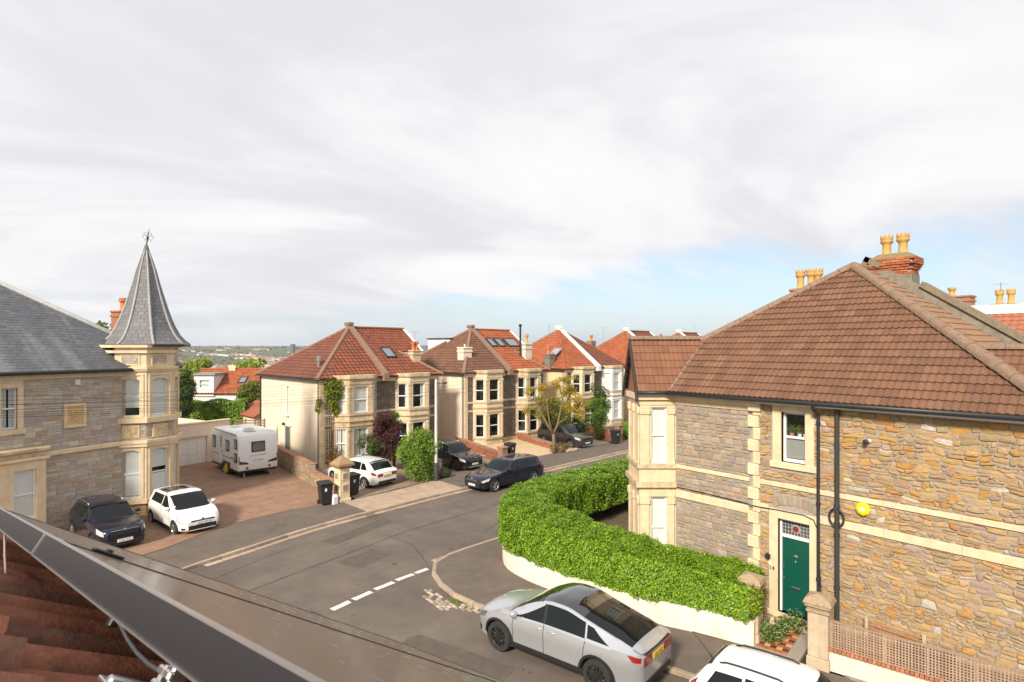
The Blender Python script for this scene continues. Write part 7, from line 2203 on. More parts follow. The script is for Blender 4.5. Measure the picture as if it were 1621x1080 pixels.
def wheel(parent, x, y, r, w, rimm, spokes=5, dbl=False, face=None):
    sd_ = 1 if y > 0 else -1
    q = MB(); q.lathe([(r * .66, -w / 2), (r * .93, -w / 2), (r, -w / 2 + .03), (r, w / 2 - .03), (r * .93, w / 2), (r * .66, w / 2)], 30, 'y', (x, y, r), False); t = q.build('wheel', M_rubber, parent, smooth=40)
    q = MB(); yo = y + sd_ * (w / 2 - .03)
    q.lathe([(r * .60, -.01), (r * .69, -.015), (r * .71, .02), (r * .66, .025), (r * .60, .0)] if sd_ > 0 else [(r * .60, .01), (r * .69, .015), (r * .71, -.02), (r * .66, -.025), (r * .60, 0)], 30, 'y', (x, yo, r), False)
    q.lathe([(.01, -.02), (r * .16, -.02), (r * .16, .02), (.01, .02)], 14, 'y', (x, yo, r))
    for k in range(spokes):
        for dd in ((-.11, .11) if dbl else (0,)):
            a = 2 * math.pi * k / spokes + .3 + dd
            ww = .075 if not dbl else .04
            ww *= r / .33 * (1.2 if spokes < 6 else .8)
            M_ = Matrix.Translation((x, yo, r)) @ Matrix.Rotation(a, 4, 'Y')
            old = q.M; q.M = old @ M_; q.box(r * .12, -.018, -ww / 2, r * .68, .012, ww / 2, .004); q.M = old
    q.build('rim', rimm, t, smooth=40)
    q = MB(); q.lathe([(.01, -.005), (r * .62, -.005), (r * .62, .0), (.01, .0)], 24, 'y', (x, yo - sd_ * .05, r)); q.build('brake_disc', mat('dark_brake', (.05, .048, .045), .6), t)
    return t

def mirror(c, m, parent, x, z):
    for sd_ in (1, -1):
        q = MB(); y = c.pt(x, 5)[1]
        q.M = Matrix.Translation((x, sd_ * (y + .10), z))
        q.box(-.05, -.09, -.06, .07, .09, .07, .035); q.box(-.02, -.09 * 1 if sd_ > 0 else 0, -.075, .03, 0 if sd_ > 0 else .09, -.055)
        q.build('door_mirror', m, parent, smooth=50)

def plate(parent, x, z, m, front=True, w=.50, hh=.11, y=0, tilt=0):
    q = MB(Matrix.Translation((x, y, z)) @ Matrix.Rotation(tilt, 4, 'Y')); q.box(-.008, -w / 2, -hh / 2, .008, w / 2, hh / 2, .003); p = q.build('number_plate', m, parent)
    q = MB(Matrix.Translation((x, y, z)) @ Matrix.Rotation(tilt, 4, 'Y'))
    s_ = 1 if front else -1
    for k in range(7):
        yy = -w / 2 + .05 + k * (w - .08) / 7 + (.02 if k > 3 else 0)
        for (a, b, c_, d) in ((0, .035, -.035, -.025), (0, .035, .025, .035), (0, .01, -.025, .025), (.025, .035, -.025, .025))[: 2 + k % 3]:
            q.box(s_ * .0085, yy + a, c_, s_ * .0095, yy + b, d)
    q.build('characters', M_black, p, kind='stuff')

def seams(c, parent, xs, q0=1.6, q1=5.05, wd=.007, m=None):
    """shut lines round the doors, drawn as fine dark strips on the skin"""
    for k, x in enumerate(xs):
        x0, x1 = x if isinstance(x, tuple) else (x, x)
        c.patch('shut_line', m or M_arch, parent, (x0 - wd, x1 - wd), (x0 + wd, x1 + wd), q0, q1, both=True, off=.0025, nx=1, nq=10)

def handles(c, parent, xs, m, q=4.55):
    for x in xs:
        for sd_ in (1, -1):
            p0, p1 = c.pt(x - .09, q, sd_, .022), c.pt(x + .09, q, sd_, .022)
            g = MB(); g.tube([c.pt(x - .10, q, sd_, .0), p0, p1, c.pt(x + .10, q, sd_, .0)], .012, 6); g.build('door_handle', m, parent, smooth=True)

def hatch(name, label, loc, rz, L, W_, H_, wb, r, pm, rimm, kind='hatch', glass=M_cglass, o=None):
    o = o or {}
    t = thing(name, label, o.get('cat', 'car'), (*loc, o.get('z', 0.)), rz, o.get('group'))
    f = L / 2; b = -L / 2
    hb = o.get('hood', .62 * H_); fx = f - o.get('fo', .82)           # front axle
    rx = fx - wb
    ws0, ws1 = f - o.get('ws0', 1.05), f - o.get('ws1', 1.75)         # windscreen foot and head
    rt = b + o.get('rt', .55)                                         # roof ends here at the back
    tail = o.get('tail', hb + .08)                                    # height where the rear screen ends
    rs1 = b + o.get('rs', .12)
    nose = o.get('nose', hb - .16)
    top = [(b, o.get('tailend', tail - .10)), (rs1, tail), (rt, H_ - o.get('drop', .05)), (lerp(rt, ws1, .5), H_ - .005), (ws1 - .25, H_), (ws1, H_ - .03), (ws0, hb + .04), (ws0 + .04, hb), (f - .35, nose + .06), (f - .10, nose), (f, nose - .10)]
    bl = o.get('belt', (hb - .02, hb + .06))
    belt = [(b, min(bl[1], tail - .12)), (b + .25, bl[1]), (rt + .6, bl[1] - .01), (ws0, bl[0]), (f - .35, nose - .03), (f, nose - .16)]
    plan = [(b, .74), (b + .04, .82), (b + .14, .91), (b + .42, .975), (b + 1.1, 1.), (f - 1.2, 1.), (f - .55, .965), (f - .2, .86), (f - .06, .74), (f, .66)]
    rwf = o.get('roofw', .74)
    roofw = [(b, .80), (rs1, .78), (rt, rwf), (ws1, rwf + .01), (ws0, .80), (ws0 + .1, .82), (f - .3, .80), (f, .78)]
    bot = [(b, .36), (b + .3, .24), (b + .9, .20), (f - .9, .19), (f - .25, .20), (f, .27)]
    c = Car(L, W_, top, belt, plan, roofw, bot)
    c.body('body', pm, t, (fx, rx), r)
    tw = .21
    for x in (fx, rx):
        for sd_ in (1, -1): wheel(t, x, sd_ * (W_ / 2 - tw / 2 - .015), r, tw, rimm, o.get('spokes', 5), o.get('dbl', False))
    # glazing
    c.across('windscreen', glass, t, ws0 - .03, ws1 + .05, qe=6.02, bow=.07)
    c.across('rear_window', glass, t, rs1 + .07, rt + .02, qe=6.15 if tail < H_ - .25 else 6.1)
    bp = o.get('bpil', lerp(rx, fx, .46))
    q0, q1 = 5.06, 5.90
    w_front = ws0 - .22
    c.patch('side_window', glass, t, (bp + .04, bp + .04), (w_front, ws1 - .10), q0, q1, both=True)
    if o.get('doors', 5) == 5:
        cp = o.get('cpil', rx + .16)
        c.patch('side_window', glass, t, (cp, cp + .05), (bp - .04, bp - .04), q0, q1, both=True)
        if o.get('quarter', True): c.patch('quarter_window', glass, t, (rs1 + o.get('q0', .42), rt + o.get('q1', .22)), (cp - .05, cp), q0 + .06, q1 - .05, both=True)
        c.patch('pillar_trim', M_trim, t, bp - .05, bp + .05, q0, q1, both=True, off=.0045, nx=1)
        seams(c, t, [(bp, bp), (rx + r * 1.05, cp - .02), (fx - r * 1.3, ws0 - .2)])
        handles(c, t, [bp - .16, bp + .78 - .95 + (w_front - bp) * .2] if False else [bp - .82 + .60, bp + .16], pm)
    else:
        c.patch('quarter_window', glass, t, (rs1 + .50, rt + .25), (bp - .04, bp - .04), q0 + .04, q1 - .04, both=True)
        seams(c, t, [(bp, bp), (fx - r * 1.25, ws0 - .2)]); handles(c, t, [bp + .18], pm)
    # dark sills and arches
    c.patch('sill_trim', o.get('sillm', M_trim), t, rx + r * 1.2, fx - r * 1.2, 1.02, 2.25, both=True, off=.008)
    if o.get('cladding'):
        for x in (fx, rx):
            q = MB()
            for sd_ in (1, -1):
                P, n_ = [], 16
                for k in range(n_ + 1):
                    a = math.pi * k / n_
                    for rr_ in (r * 1.13, r * 1.30):
                        xx, zz = x + rr_ * math.cos(a), r + rr_ * math.sin(a)
                        S = c.sec(min(max(xx, b + .02), f - .02)); yy = float(np.interp(zz, [S[1][1], S[2][1], S[3][1], S[4][1], S[5][1]], [S[1][0], S[2][0], S[3][0], S[4][0], S[5][0]]))
                        P.append((xx, sd_ * (yy + .018), zz))
                F = [(2 * k, 2 * k + 1, 2 * k + 3, 2 * k + 2) for k in range(n_)]
                q.add(P, F if sd_ < 0 else [g[::-1] for g in F])
            q.build('wheel_arch_trim', M_trim, t, smooth=True)
    # face
    hl = o.get('hl', (3.95, 5.0, .52, .10))
    c.patch('headlight', o.get('hm', M_head), t, (f - hl[2] + .10, f - hl[2]), (f - hl[3] + .04, f - hl[3]), hl[0], hl[1], both=False, side=1, off=.010)
    c.patch('headlight', o.get('hm', M_head), t, (f - hl[2] + .10, f - hl[2]), (f - hl[3] + .04, f - hl[3]), hl[0], hl[1], side=-1, off=.010)
    gw_ = c.sec(f)[4][0]
    gz = o.get('grille', (nose - .20, nose - .12)); lz = o.get('intake', (.30, .44))
    q = MB(); q.box(f - .05, -gw_ * .78, gz[0], f + .012, gw_ * .78, gz[1], .01); g = q.build('grille', M_trim, t)
    if o.get('bars'):
        for k in range(o['bars']):
            q = MB(); yy = lerp(-gw_ * .72, gw_ * .72, (k + .5) / o['bars']); q.box(f + .012, yy - .012, gz[0] + .01, f + .02, yy + .012, gz[1] - .01); q.build('bar', M_chrome, g)
    if o.get('gchrome'):
        q = MB(); q.box(f + .0, -gw_ * .80, gz[1], f + .018, gw_ * .80, gz[1] + .022, .005); q.build('grille_strip', M_chrome, t)
    if o.get('emblem'):
        q = MB()
        if o['emblem'] == 'ring': q.lathe([(.035, -.012), (.05, -.012), (.05, .012), (.035, .012)], 18, 'x', (f + .012, 0, gz[1] + .03)); q.lathe([(.018, -.01), (.03, -.01), (.03, .01), (.018, .01)], 14, 'x', (f + .014, 0, gz[1] + .03))
        else: q.lathe([(.002, .0), (.042, .0), (.046, .012), (.002, .014)], 18, 'x', (f + .004, 0, gz[1] + .03))
        q.build('emblem', M_chrome if o['emblem'] == 'ring' else mat('emblem_enamel', (.25, .32, .42), .2, coat=1), t, smooth=40)
    q = MB(); q.box(f - .06, -gw_ * .95, lz[0], f + .008, gw_ * .95, lz[1], .01); q.build('lower_intake', M_trim, t)
    for sd_ in (1, -1):
        c.patch('fog_light', M_trim, t, f - .22, f - .07, 2.2, 3.0, side=sd_, off=.008, nx=4, nq=3)
    if o.get('skid'):
        q = MB(); q.box(f - .05, -gw_ * .9, lz[0] - .05, f + .02, gw_ * .9, lz[0] - .005, .01); q.build('skid_plate', M_chrome, t)
    plate(t, f + .022, o.get('pz', lz[1] + .02), M_plateW)
    mirror(c, o.get('mirm', pm), t, ws0 - .30, bl[0] + .09)
    # back
    tl_ = o.get('tl', (3.7, 5.0, .05, .42))
    for sd_ in (1, -1):
        c.patch('tail_light', M_tail, t, b + tl_[2], (b + tl_[3] - .12, b + tl_[3]), tl_[0], tl_[1], side=sd_, off=.009)
    S = c.sec(b); bw = S[4][0]
    for sd_ in (1, -1):
        q = MB(); za, zb = S[4][1] - .05, min(S[5][1] + .0, S[4][1] + .14); q.box(b - .012, sd_ * bw * .45, za, b + .03, sd_ * bw * .99, zb, .012); q.build('tail_light', M_tail, t)
    q = MB(); q.box(b - .015, -bw * .92, S[0][1] - .01, b + .05, bw * .92, S[0][1] + .13, .02); q.build('rear_diffuser', M_trim, t)
    plate(t, b - .010, o.get('rpz', lerp(S[0][1], S[4][1], .72)), M_plateY, False)
    # roof
    if o.get('rails'):
        for sd_ in (1, -1):
            pts = [c.pt(lerp(rt + .15, ws1 - .25, k / 10), 6.25 if not o.get('railq') else o['railq'], sd_, .0 if k in (0, 10) else .035) for k in range(11)]
            q = MB(); q.tube(pts, .018, 7); q.build('roof_rail', o.get('railm', M_steel), t, smooth=True)
    if o.get('roofglass'):
        a_, b_ = o['roofglass']; c.across('glass_roof', M_cglassr, t, b_, a_, qe=o.get('rgq', 6.25), off=.004, nx=14)
    if o.get('spoiler', True):
        q = MB(); p = c.pt(rt, 6.3); q.M = Matrix.Translation((rt, 0, p[2] + .012)); q.add([(.1, -p[1], 0), (.1, p[1], 0), (-.12, p[1] * .93, -.015), (-.12, -p[1] * .93, -.015), (.1, -p[1], -.02), (.1, p[1], -.02), (-.12, p[1] * .93, -.045), (-.12, -p[1] * .93, -.045)], [(3, 2, 1, 0), (4, 5, 6, 7), (0, 1, 5, 4), (1, 2, 6, 5), (2, 3, 7, 6), (3, 0, 4, 7)]); q.build('spoiler', pm, t)
    if o.get('aerial'):
        p = c.pt(o['aerial'], 8); q = MB(); q.tube([(p[0], 0, p[2] - .01), (p[0] - .05, 0, p[2] + .03), (p[0] - o.get('alen', .2), 0, p[2] + o.get('alen', .2) * .9)], [.022, .012, .003], 6); q.build('aerial', M_black, t, smooth=True)
    if o.get('interior', True) and False: pass
    return t, c

P_white = paint('white_car_paint', (.80, .80, .79), 0, .3, .6)
P_silver = paint('silver_car_paint', (.56, .58, .61), .6, .22, .8)
P_navy = paint('navy_car_paint', (.006, .009, .024), .0, .22, .7, .35)
P_black = paint('black_car_paint', (.006, .006, .007), 0, .2, .7, .35)
P_grey = paint('graphite_car_paint', (.055, .048, .044), .3, .28, .9)
RIM_B = mat('black_rim', (.018, .018, .019), .35, coat=.3)
RIM_S = mat('silver_rim', (.50, .50, .51), .3, metal=.85)

# silver SUV at the kerb
t, c = hatch('parked_car', 'silver SUV with black wheels and glass roof, parked beside the hedge wall', (10.10, 10.12), 101.5, 4.66, 1.84, 1.60, 2.78, .36, P_silver, RIM_B,
      o=dict(hood=1.02, nose=.86, ws0=1.12, ws1=2.15, rt=1.45, rs=.22, tail=1.13, tailend=1.02, drop=.13, fo=.86, belt=(1.0, 1.06), roofw=.76, spokes=10, cladding=True, hm=M_headd, hl=(4.25, 5.0, .46, .10), cpil=-1.0, bpil=.10, q0=.50, q1=-.28, quarter=True, spoiler=False, tl=(4.3, 4.9, .03, .30), rpz=.88, grille=(.70, .715), intake=(.28, .40), mirm=P_silver))
c.across('glass_roof', M_cglassr, t, -1.02, .30, qe=6.16, off=.005, nx=18)
c.patch('sill_trim', M_trim, t, -1.0, 1.1, 1.0, 2.55, both=True, off=.012)
c.across('spoiler', P_silver, t, -2.315, -2.08, qe=6.0, off=.022, nx=6)
q = MB(); q.box(-2.345, -.60, 1.02, -2.25, .60, 1.05, .01); q.build('spoiler_gap', M_trim, t)

# white people carrier at the bottom edge
t, c = hatch('parked_car', 'white people carrier with black roof rails, cut off by the bottom of the picture', (10.74, 4.95), -81, 3.6, 1.50, 1.58, 2.40, .30, P_white, RIM_S,
      o=dict(hood=.98, nose=.80, ws0=.95, ws1=1.60, rt=.42, rs=.10, tail=1.12, tailend=1.0, drop=.07, fo=.70, belt=(.94, .98), roofw=.72, rails=True, railm=M_black, railq=6.55, aerial=-1.55, alen=.42, tl=(4.3, 5.8, .03, .20), spoiler=False, cpil=-.75, bpil=.15, q0=.22, q1=.12))

# white hatchback on the drive
t, c = hatch('parked_car', 'white three-door hatchback with black glass roof, facing the street on the brick drive', (5.02, 27.75), -80, 3.85, 1.68, 1.50, 2.50, .30, P_white, RIM_S,
      o=dict(hood=.94, nose=.76, ws0=.92, ws1=1.72, rt=.42, rs=.08, tail=.98, fo=.74, belt=(.92, 1.0), doors=3, roofglass=(-.2, -1.2), hl=(3.9, 5.02, .60, .13), emblem='ring', gchrome=True, intake=(.30, .47), grille=(.60, .645), pz=.55, bpil=-.15, aerial=-1.2, alen=.16))
# dark blue SUV partly behind the panels
t, c = hatch('parked_car', 'dark blue SUV with silver roof rails, its front half hidden by the solar panel', (2.35, 27.5), -79, 3.95, 1.66, 1.53, 2.42, .325, P_navy, RIM_S,
      o=dict(hood=1.05, nose=.92, ws0=1.15, ws1=1.85, rt=.45, rs=.10, tail=1.12, fo=.85, belt=(1.02, 1.08), rails=True, hl=(4.1, 5.0, .5, .12), bars=0, grille=(.66, .82), gchrome=True, emblem='disc', cladding=True, cpil=-.95, bpil=.1))
# white hatchback from behind
t, c = hatch('parked_car', 'white five-door hatchback seen from behind, parked by the pyramid-topped gate pillar', (14.1, 30.2), 104, 4.30, 1.78, 1.47, 2.65, .325, P_white, RIM_S,
      o=dict(hood=.92, nose=.74, ws0=1.25, ws1=1.95, rt=.75, rs=.22, tail=.99, tailend=.92, fo=.84, belt=(.91, .97), tl=(4.15, 4.95, .03, .36), cpil=-.95, bpil=.08, rpz=.72, aerial=-1.2, alen=.06))
# black SUV
t, c = hatch('parked_car', 'glossy black SUV with silver lower trim, nose to the street beside the green bush', (20.35, 30.75), -82, 4.40, 1.82, 1.60, 2.67, .345, P_black, RIM_B,
      o=dict(hood=1.05, nose=.90, ws0=1.20, ws1=1.90, rt=.45, rs=.10, tail=1.1, fo=.82, belt=(1.0, 1.06), rails=True, hl=(4.05, 4.95, .50, .12), bars=11, grille=(.64, .82), emblem='disc', skid=True, cladding=True, intake=(.36, .48), cpil=-.95, bpil=.1))
# estate car
t, c = hatch('parked_car', 'dark navy estate car with silver wheels parked along the far kerb', (20.05, 24.95), 186, 4.80, 1.76, 1.46, 2.95, .335, P_navy, RIM_S,
      o=dict(hood=.96, nose=.78, ws0=1.55, ws1=2.25, rt=.48, rs=.12, tail=.98, drop=.07, fo=.85, belt=(.93, .98), rails=True, railm=M_steel, hl=(4.0, 4.85, .52, .10), bars=10, grille=(.58, .70), emblem='disc', roofglass=(-.25, -1.0), cpil=-1.2, bpil=.0, q0=.55, q1=.25, spokes=5, dbl=True, intake=(.26, .38)))
# graphite SUV
t, c = hatch('parked_car', 'dark graphite SUV with bright grille in the far drive under the autumn tree', (31.45, 31.9), -86, 4.45, 1.84, 1.66, 2.66, .345, P_grey, RIM_S,
      o=dict(hood=1.06, nose=.93, ws0=1.05, ws1=1.95, rt=.42, rs=.10, tail=1.12, fo=.90, belt=(1.02, 1.10), hl=(4.1, 4.95, .55, .12), bars=0, grille=(.70, .84), gchrome=True, skid=True, cladding=True, cpil=-.9, bpil=.1))
# pale car just over the hedge
hatch('parked_car', 'pale grey car roof just showing between hedge and the corner bay', (33.6, 21.4), 186, 4.2, 1.74, 1.48, 2.58, .32, paint('pale_car_paint', (.55, .56, .56), .3), RIM_S, o=dict(cpil=-.9, bpil=.05))

# touring caravan
cv = thing('caravan', 'white touring caravan with grey windows parked by the cream garage', 'caravan', (9.95, 37.5, .1), 94)
M_cv = mat('caravan_white', (.85, .84, .82), .35, .03, 1, coat=.3)
Lc, Wc = 4.9, 2.2
prof_c = [(-Lc / 2, .42), (-Lc / 2 - .02, 1.0), (-Lc / 2 + .02, 2.0), (-Lc / 2 + .14, 2.36), (-Lc / 2 + .40, 2.50), (Lc / 2 - .7, 2.52), (Lc / 2 - .25, 2.30), (Lc / 2 - .02, 1.5), (Lc / 2, .8), (Lc / 2 - .1, .42)]
q = MB(); q.prism_y([(x, z) for x, z in prof_c][::-1], -Wc / 2, Wc / 2); q.build('body', M_cv, cv, bevel=.05, bsub=3, smooth=40)
q = MB(); q.box(-Lc / 2 + .1, -Wc / 2 + .05, .30, Lc / 2 - .2, Wc / 2 - .05, .45); q.build('chassis', M_gutter, cv)
def cwin(x0, x1, z0, z1, side):
    y = side * (Wc / 2)
    q = MB(); q.box(x0, y - .012 if side > 0 else y - .022, z0, x1, y + .022 if side > 0 else y + .012, z1, .012); w = q.build('window', M_trim, cv)
    q = MB(); yo = y + side * .024; q.box(x0 + .05, min(yo, yo + side * .006), z0 + .05, x1 - .05, max(yo, yo + side * .006), z1 - .05); q.build('pane', mat('caravan_pane', (.13, .14, .14), .06, spec=.8, coat=.8), w)
for a in ((-2.30, -1.80, 1.62, 2.18), (-2.30, -1.80, .86, 1.40), (-1.0, -.35, 1.35, 2.0), (1.45, 2.0, 1.30, 2.05)): cwin(*a, 1)
q = MB(); q.box(.15, Wc / 2, .55, .78, Wc / 2 + .012, 2.28, .01); dd_ = q.build('door', M_cv, cv)
q = MB(); q.box(.32, Wc / 2 + .012, 1.45, .55, Wc / 2 + .02, 2.1, .01); q.build('door_window', mat('caravan_pane'), dd_)
q = MB(); q.box(.18, Wc / 2 + .012, 1.18, .26, Wc / 2 + .04, 1.28, .01); q.build('door_handle', M_black, dd_)
q = MB(); q.box(-2.42, Wc / 2 + .0, .98, 2.1, Wc / 2 + .004, 1.03); q.box(-1.7, Wc / 2, 1.05, -1.2, Wc / 2 + .004, 1.12); q.build('side_stripe', mat('grey_decal', (.25, .26, .28), .5), cv, kind='stuff')
q = MB(); q.box(-Lc / 2 - .03, -.38, 1.42, -Lc / 2 + .02, .38, 2.02, .02); w = q.build('window', M_trim, cv)
q = MB(); q.box(-Lc / 2 - .036, -.32, 1.48, -Lc / 2 - .03, .32, 1.96); q.build('pane', mat('caravan_pane'), w)
for s_ in (1, -1):
    q = MB(); P = [(s_ * 1.05, .80), (s_ * 1.05, .98), (s_ * .62, .88), (s_ * .52, .78)]
    if s_ > 0: P = P[::-1]
    q.prism_x(P, -Lc / 2 - .035, -Lc / 2 + .0); q.build('tail_light', M_trim, cv)
    q = MB(); q.prism_x([(s_ * .95, .84), (s_ * .95, .93), (s_ * .70, .87)][::-s_], -Lc / 2 - .042, -Lc / 2 - .03); q.build('tail_lens', M_tail, cv)
    q = MB(); q.lathe([(.002, -.01), (.075, -.01), (.075, .02), (.002, .02)], 16, 'x', (-Lc / 2 - .01, s_ * .62, .56)); q.build('round_reflector', M_tail, cv)
    q = MB(); q.tube([(-Lc / 2 + .25, s_ * .72, .4), (-Lc / 2 + .12, s_ * .74, .05)], .025, 6); q.box(-Lc / 2 + .04, s_ * .74 - .08, 0, -Lc / 2 + .2, s_ * .74 + .08, .05); q.build('corner_steady', M_steel, cv)
    wheel(cv, .0, s_ * (Wc / 2 - .12), .31, .19, RIM_S, 5); wheel(cv, -.66, s_ * (Wc / 2 - .12), .31, .19, RIM_S, 5)
q = MB(); q.box(-1.15, Wc / 2 - .005, .35, .48, Wc / 2 + .008, .74, .01); q.build('wheel_spat', M_trim, cv)
q = MB(); q.lathe([(.04, -.03), (.26, -.03), (.28, .0), (.26, .03), (.04, .03)], 16, 'y', (-.55, Wc / 2 + .03, .34)); q.build('wheel_clamp', mat('yellow_clamp', (.60, .40, .04), .5), cv, smooth=40)
plate(cv, -Lc / 2 - .03, .98, M_plateW, False, .6, .12)
q = MB()
for k, (y, hh) in enumerate(((.42, .05), (.33, .07), (.24, .04), (.12, .05), (.05, .06), (-.03, .05), (-.12, .09), (-.20, .06), (-.27, .08), (-.34, .09), (-.41, .08))):
    q.box(-Lc / 2 - .03, y - .022, 1.20 + .004 * k, -Lc / 2 - .02, y + .022, 1.20 + .004 * k + hh * .55)
q.build('script_decal', mat('grey_decal'), cv, kind='stuff')
for x, y, a in ((-1.6, .2, .35), (-.6, -.1, .3), (.9, .15, .35)):
    q = MB(); q.box(x - a, y - .25, 2.49, x + a, y + .25, 2.56, .02); q.build('roof_light', mat('grey_vent', (.45, .43, .38), .4), cv)
q = MB(); q.tube([(-Lc / 2 + .3, Wc / 2 + .01, 2.44), (Lc / 2 - .7, Wc / 2 + .01, 2.46)], .03, 7); q.build('awning_rail', M_steel, cv, smooth=True)
for s_ in (1, -1):
    q = MB(); q.tube([(-Lc / 2 - .03, s_ * 1.06, .95), (-Lc / 2 - .05, s_ * 1.06, 1.1), (-Lc / 2 - .03, s_ * 1.06, 1.25)], .018, 6); q.build('grab_handle', M_black, cv, smooth=True)
# ------------------------------------------------------------------ the roof under the window: solar panels and clay tiles
PA = Vector((-.1118, .9855, -.1284)); PA.normalize()
PBv = Vector((.847, .027, -.531)); PBv -= PA * PBv.dot(PA); PBv.normalize()
PN = PA.cross(PBv)
if PN.z < 0: PN = -PN
P0 = Vector((.6355 - .772 * .6027, .772 + .6355 * .6027, -.428)) * .62 + Vector((0, 0, CAMZ))       # a point of the near rim
def PM(o): return Matrix(((PBv.x, -PA.x, PN.x, o.x), (PBv.y, -PA.y, PN.y, o.y), (PBv.z, -PA.z, PN.z, o.z), (0, 0, 0, 1)))     # x down the slope, y back along the rim, z off the roof
M_cell = mat('dust_and_reflection_cell', (.17, .10, .06), .26, .15, 3, (.25, .155, .095), spec=.7, coat=.35, coatr=.10)  # browns stand for dust and the tan street reflection, put into the colour
M_frame = mat('anodised_frame', (.055, .055, .06), .42, metal=.5)
M_rim = mat('bare_aluminium', (.66, .64, .62), .34, metal=.9)
def panel(label, y0, y1, x1=1.65):
    t = thing('solar_panel', label, 'solar panel', tuple(P0), 0, 'solar panels on the roof')
    inv = parent_matrix(t).inverted() @ PM(P0)
    th = .036
    q = MB(inv); q.box(.0, y0, -th, .009, y1, .0006); q.box(x1 - .012, y0, -th, x1, y1, 0); q.box(.009, y0, -th, x1 - .012, y0 + .012, 0); q.box(.009, y1 - .012, -th, x1 - .012, y1, 0); q.build('frame', M_frame, t)
    q = MB(inv); q.box(.0, y0, .0008, .019, y1, .0022); q.build('frame_lip', M_rim, t)
    q = MB(inv); q.box(-.0035, y0, -th - .002, .012, y1, -th + .0); q.build('frame_foot', M_rim, t)
    q = MB(inv); q.box(.0095, y0 + .0125, -.008, x1 - .0125, y1 - .0125, -.0015); q.build('glass', M_cell, t)
    q = MB(inv)
    nx, ny = 6, max(1, int((y1 - y0) / .157))
    for j in range(ny * 2):
        for i in range(1, 11):
            if RND.random() < .45: continue
            xx = lerp(.02, x1 - .02, i / 11) + RND.uniform(-.01, .01); yy = lerp(y0 + .02, y1 - .06, (j + RND.random() * .4) / (ny * 2)); q.box(xx, yy, -.00135, xx + .0013, yy + RND.uniform(.012, .03), -.0008)
    q.build('cell_ribbons', mat('silver_ribbon', (.42, .41, .40), .4, metal=.6), t, kind='stuff')
    return t
panel('nearer solar panel running out of the bottom of the picture', -.714, .44)
panel('farther solar panel at the left edge beyond the narrow gap', -1.726, -.726)
tc_ = thing('panel_clamp', 'bright clamp in the gap between the two solar panels', 'clamp', tuple(P0), 0)
inv = parent_matrix(tc_).inverted() @ PM(P0)
q = MB(inv); q.box(-.003, -.7255, -.036, .03, -.7145, .002); q.build('clamp_plate', M_rim, tc_)
# mid clamp and the hidden rails under the gap
mc = thing('mid_clamp', 'black clamp bridging the gap between the solar panels', 'clamp', tuple(P0), 0)
inv = parent_matrix(mc).inverted() @ PM(P0)
q = MB(inv); q.box(.085, -.732, .001, .145, -.708, .006, .002); q.lathe([(.002, .006), (.007, .006), (.007, .011), (.002, .011)], 6, 'z', (.115, -.72, 0)); q.box(.085, -.7255, -.05, .145, -.7145, .001); q.build('clamp_plate', M_black, mc)
rc = thing('mounting_bracket', 'bare metal rail end and bolted clamp under the panel rim', 'bracket', tuple(P0), 0)
inv = parent_matrix(rc).inverted() @ PM(P0)
q = MB(inv); q.box(-.012, .118, -.066, .5, .136, -.050, .002); q.build('rail', M_rim, rc)
q = MB(inv); q.box(-.004, .120, -.050, .012, .134, -.037, .0015); q.box(-.009, .112, -.047, -.003, .142, -.040, .0015); q.build('clamp_jaw', M_rim, rc)
q = MB(inv); q.lathe([(.001, -.050), (.0045, -.050), (.0045, -.046), (.0028, -.045), (.0028, -.038), (.001, -.038)], 6, 'z', (-.0065, .127, 0)); q.build('bolt', M_steel, rc)
q = MB(inv); q.box(-.03, .07, -.075, .0, .082, -.062, .002); q.box(-.034, .06, -.07, -.024, .10, -.066, .001); q.build('roof_hook', M_rim, rc)
hl_ = thing('hanging_lead', 'grey lead looping down from a black clip under the panel rim', 'cable', tuple(P0), 0)
inv = parent_matrix(hl_).inverted() @ PM(P0)
q = MB(inv); q.tube([(.004, -.185, -.034), (.012, -.165, -.040), (.02, -.13, -.045), (.02, -.08, -.052), (.02, -.03, -.056), (.018, .02, -.056), (.012, .07, -.052), (.01, .12, -.05)], .0024, 7); q.build('wire', mat('grey_lead', (.10, .11, .12), .5), hl_, smooth=True)
q = MB(inv); q.box(.010, -.150, -.052, .020, -.135, -.036, .002); q.build('clip', M_black, hl_)
wl_ = thing('hanging_lead', 'thin pale lead hanging from the panel rim at the left edge', 'cable', tuple(P0), 0)
inv = parent_matrix(wl_).inverted() @ PM(P0)
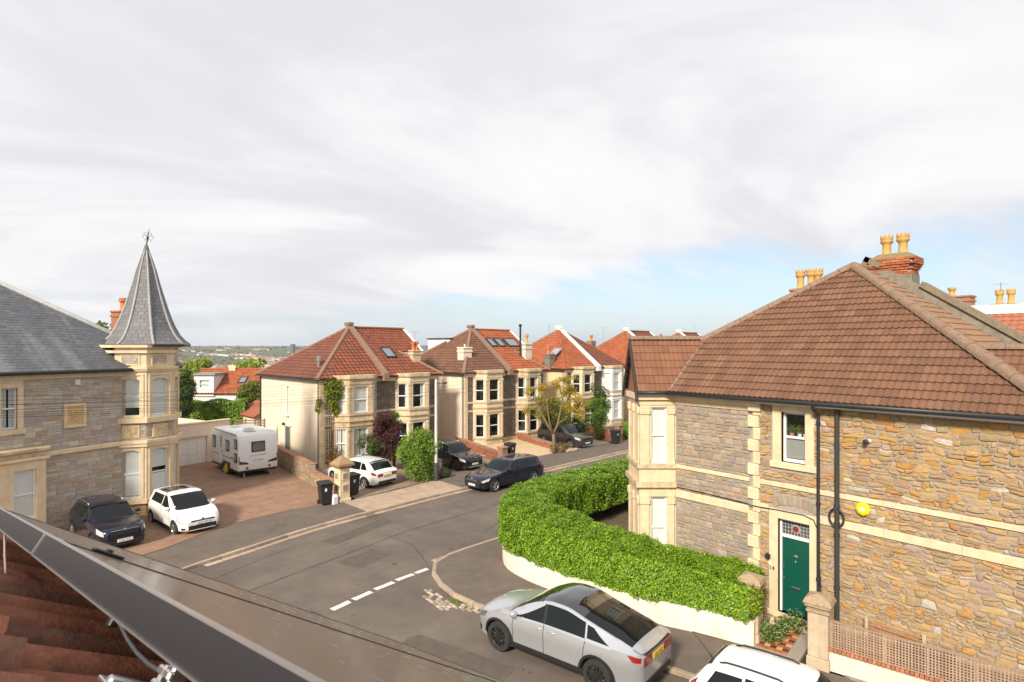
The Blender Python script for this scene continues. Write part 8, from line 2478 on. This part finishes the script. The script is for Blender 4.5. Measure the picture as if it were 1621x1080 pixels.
q = MB(inv); q.tube([(.0, -1.15, -.04), (.0, -1.06, -.055), (.0, -.97, -.07), (.0, -.90, -.08), (.0, -.84, -.09)], .0022, 6); q.build('wire', mat('pale_lead', (.5, .42, .38), .6), wl_, smooth=True)

nh = thing('near_house', 'red clay tiled roof slope of the house the picture was taken from', 'house', tuple(P0), 0)
inv = parent_matrix(nh).inverted() @ PM(P0)
def RP(x, y, z=-.135): return tuple(inv @ Vector((x, y, z)))
# panel frame: x down the slope, y towards the camera side along the eave
cl = [(.25, .092, .052), (.20, .075, .045), (.28, .105, .06), (.15, .065, .042), (.22, .095, .058)]
M_ptile = mat('old_clay_tile', (1, 1, 1), .85, .35, 9, bump=.8, bscale=90, bdist=.004, attr=True, spots=(.085, .07, .04), spotscale=14, spotamt=.64)
roof_plane(nh, [RP(1.05, 4.0), RP(1.05, -3.0), RP(-1.3, -3.0), RP(-1.3, 4.0)] if False else [RP(1.6, 4.0), RP(1.6, -3.0), RP(-1.3, -3.0), RP(-1.3, 4.0)], w=.125, e=.28, rolls=1, m=M_ptile, cols=cl, parts=300, cam_local=Vector((0, 0, CAMZ)) - P0, deck=M_deck, rollh=.036, lift=.03, seed=77)
bh = Vector((PBv.x, PBv.y, 0)).normalized(); ah = Vector((-bh.y, bh.x, 0))
w0 = Vector((PBv.x, PBv.y, PBv.z)) * 1.0
zt = P0.z + PBv.z * 1.6 - .35
c4 = [w0 - ah * 4, w0 - ah * -3, w0 - bh * 6 + ah * 3, w0 - bh * 6 - ah * 4]
q = MB(); q.prism([(v.x, v.y) for v in c4], -P0.z, zt - P0.z); q.build('wall', M_render, nh)
# ------------------------------------------------------------------ the thin summer haze over the valley
hz = MB(); hz.box(-900, -900, -62, 7200, 7200, 90)
hm_ = bpy.data.materials.new('haze'); hm_.use_nodes = True
hn = hm_.node_tree.nodes; hn.clear()
ho = hn.new('ShaderNodeOutputMaterial'); hv = hn.new('ShaderNodeVolumePrincipled')
hv.inputs['Color'].default_value = (.86, .92, 1.0, 1); hv.inputs['Density'].default_value = .00008; hv.inputs['Anisotropy'].default_value = .2
hm_.node_tree.links.new(hv.outputs[0], ho.inputs['Volume'])
hz.build('haze', hm_, None, kind='stuff')
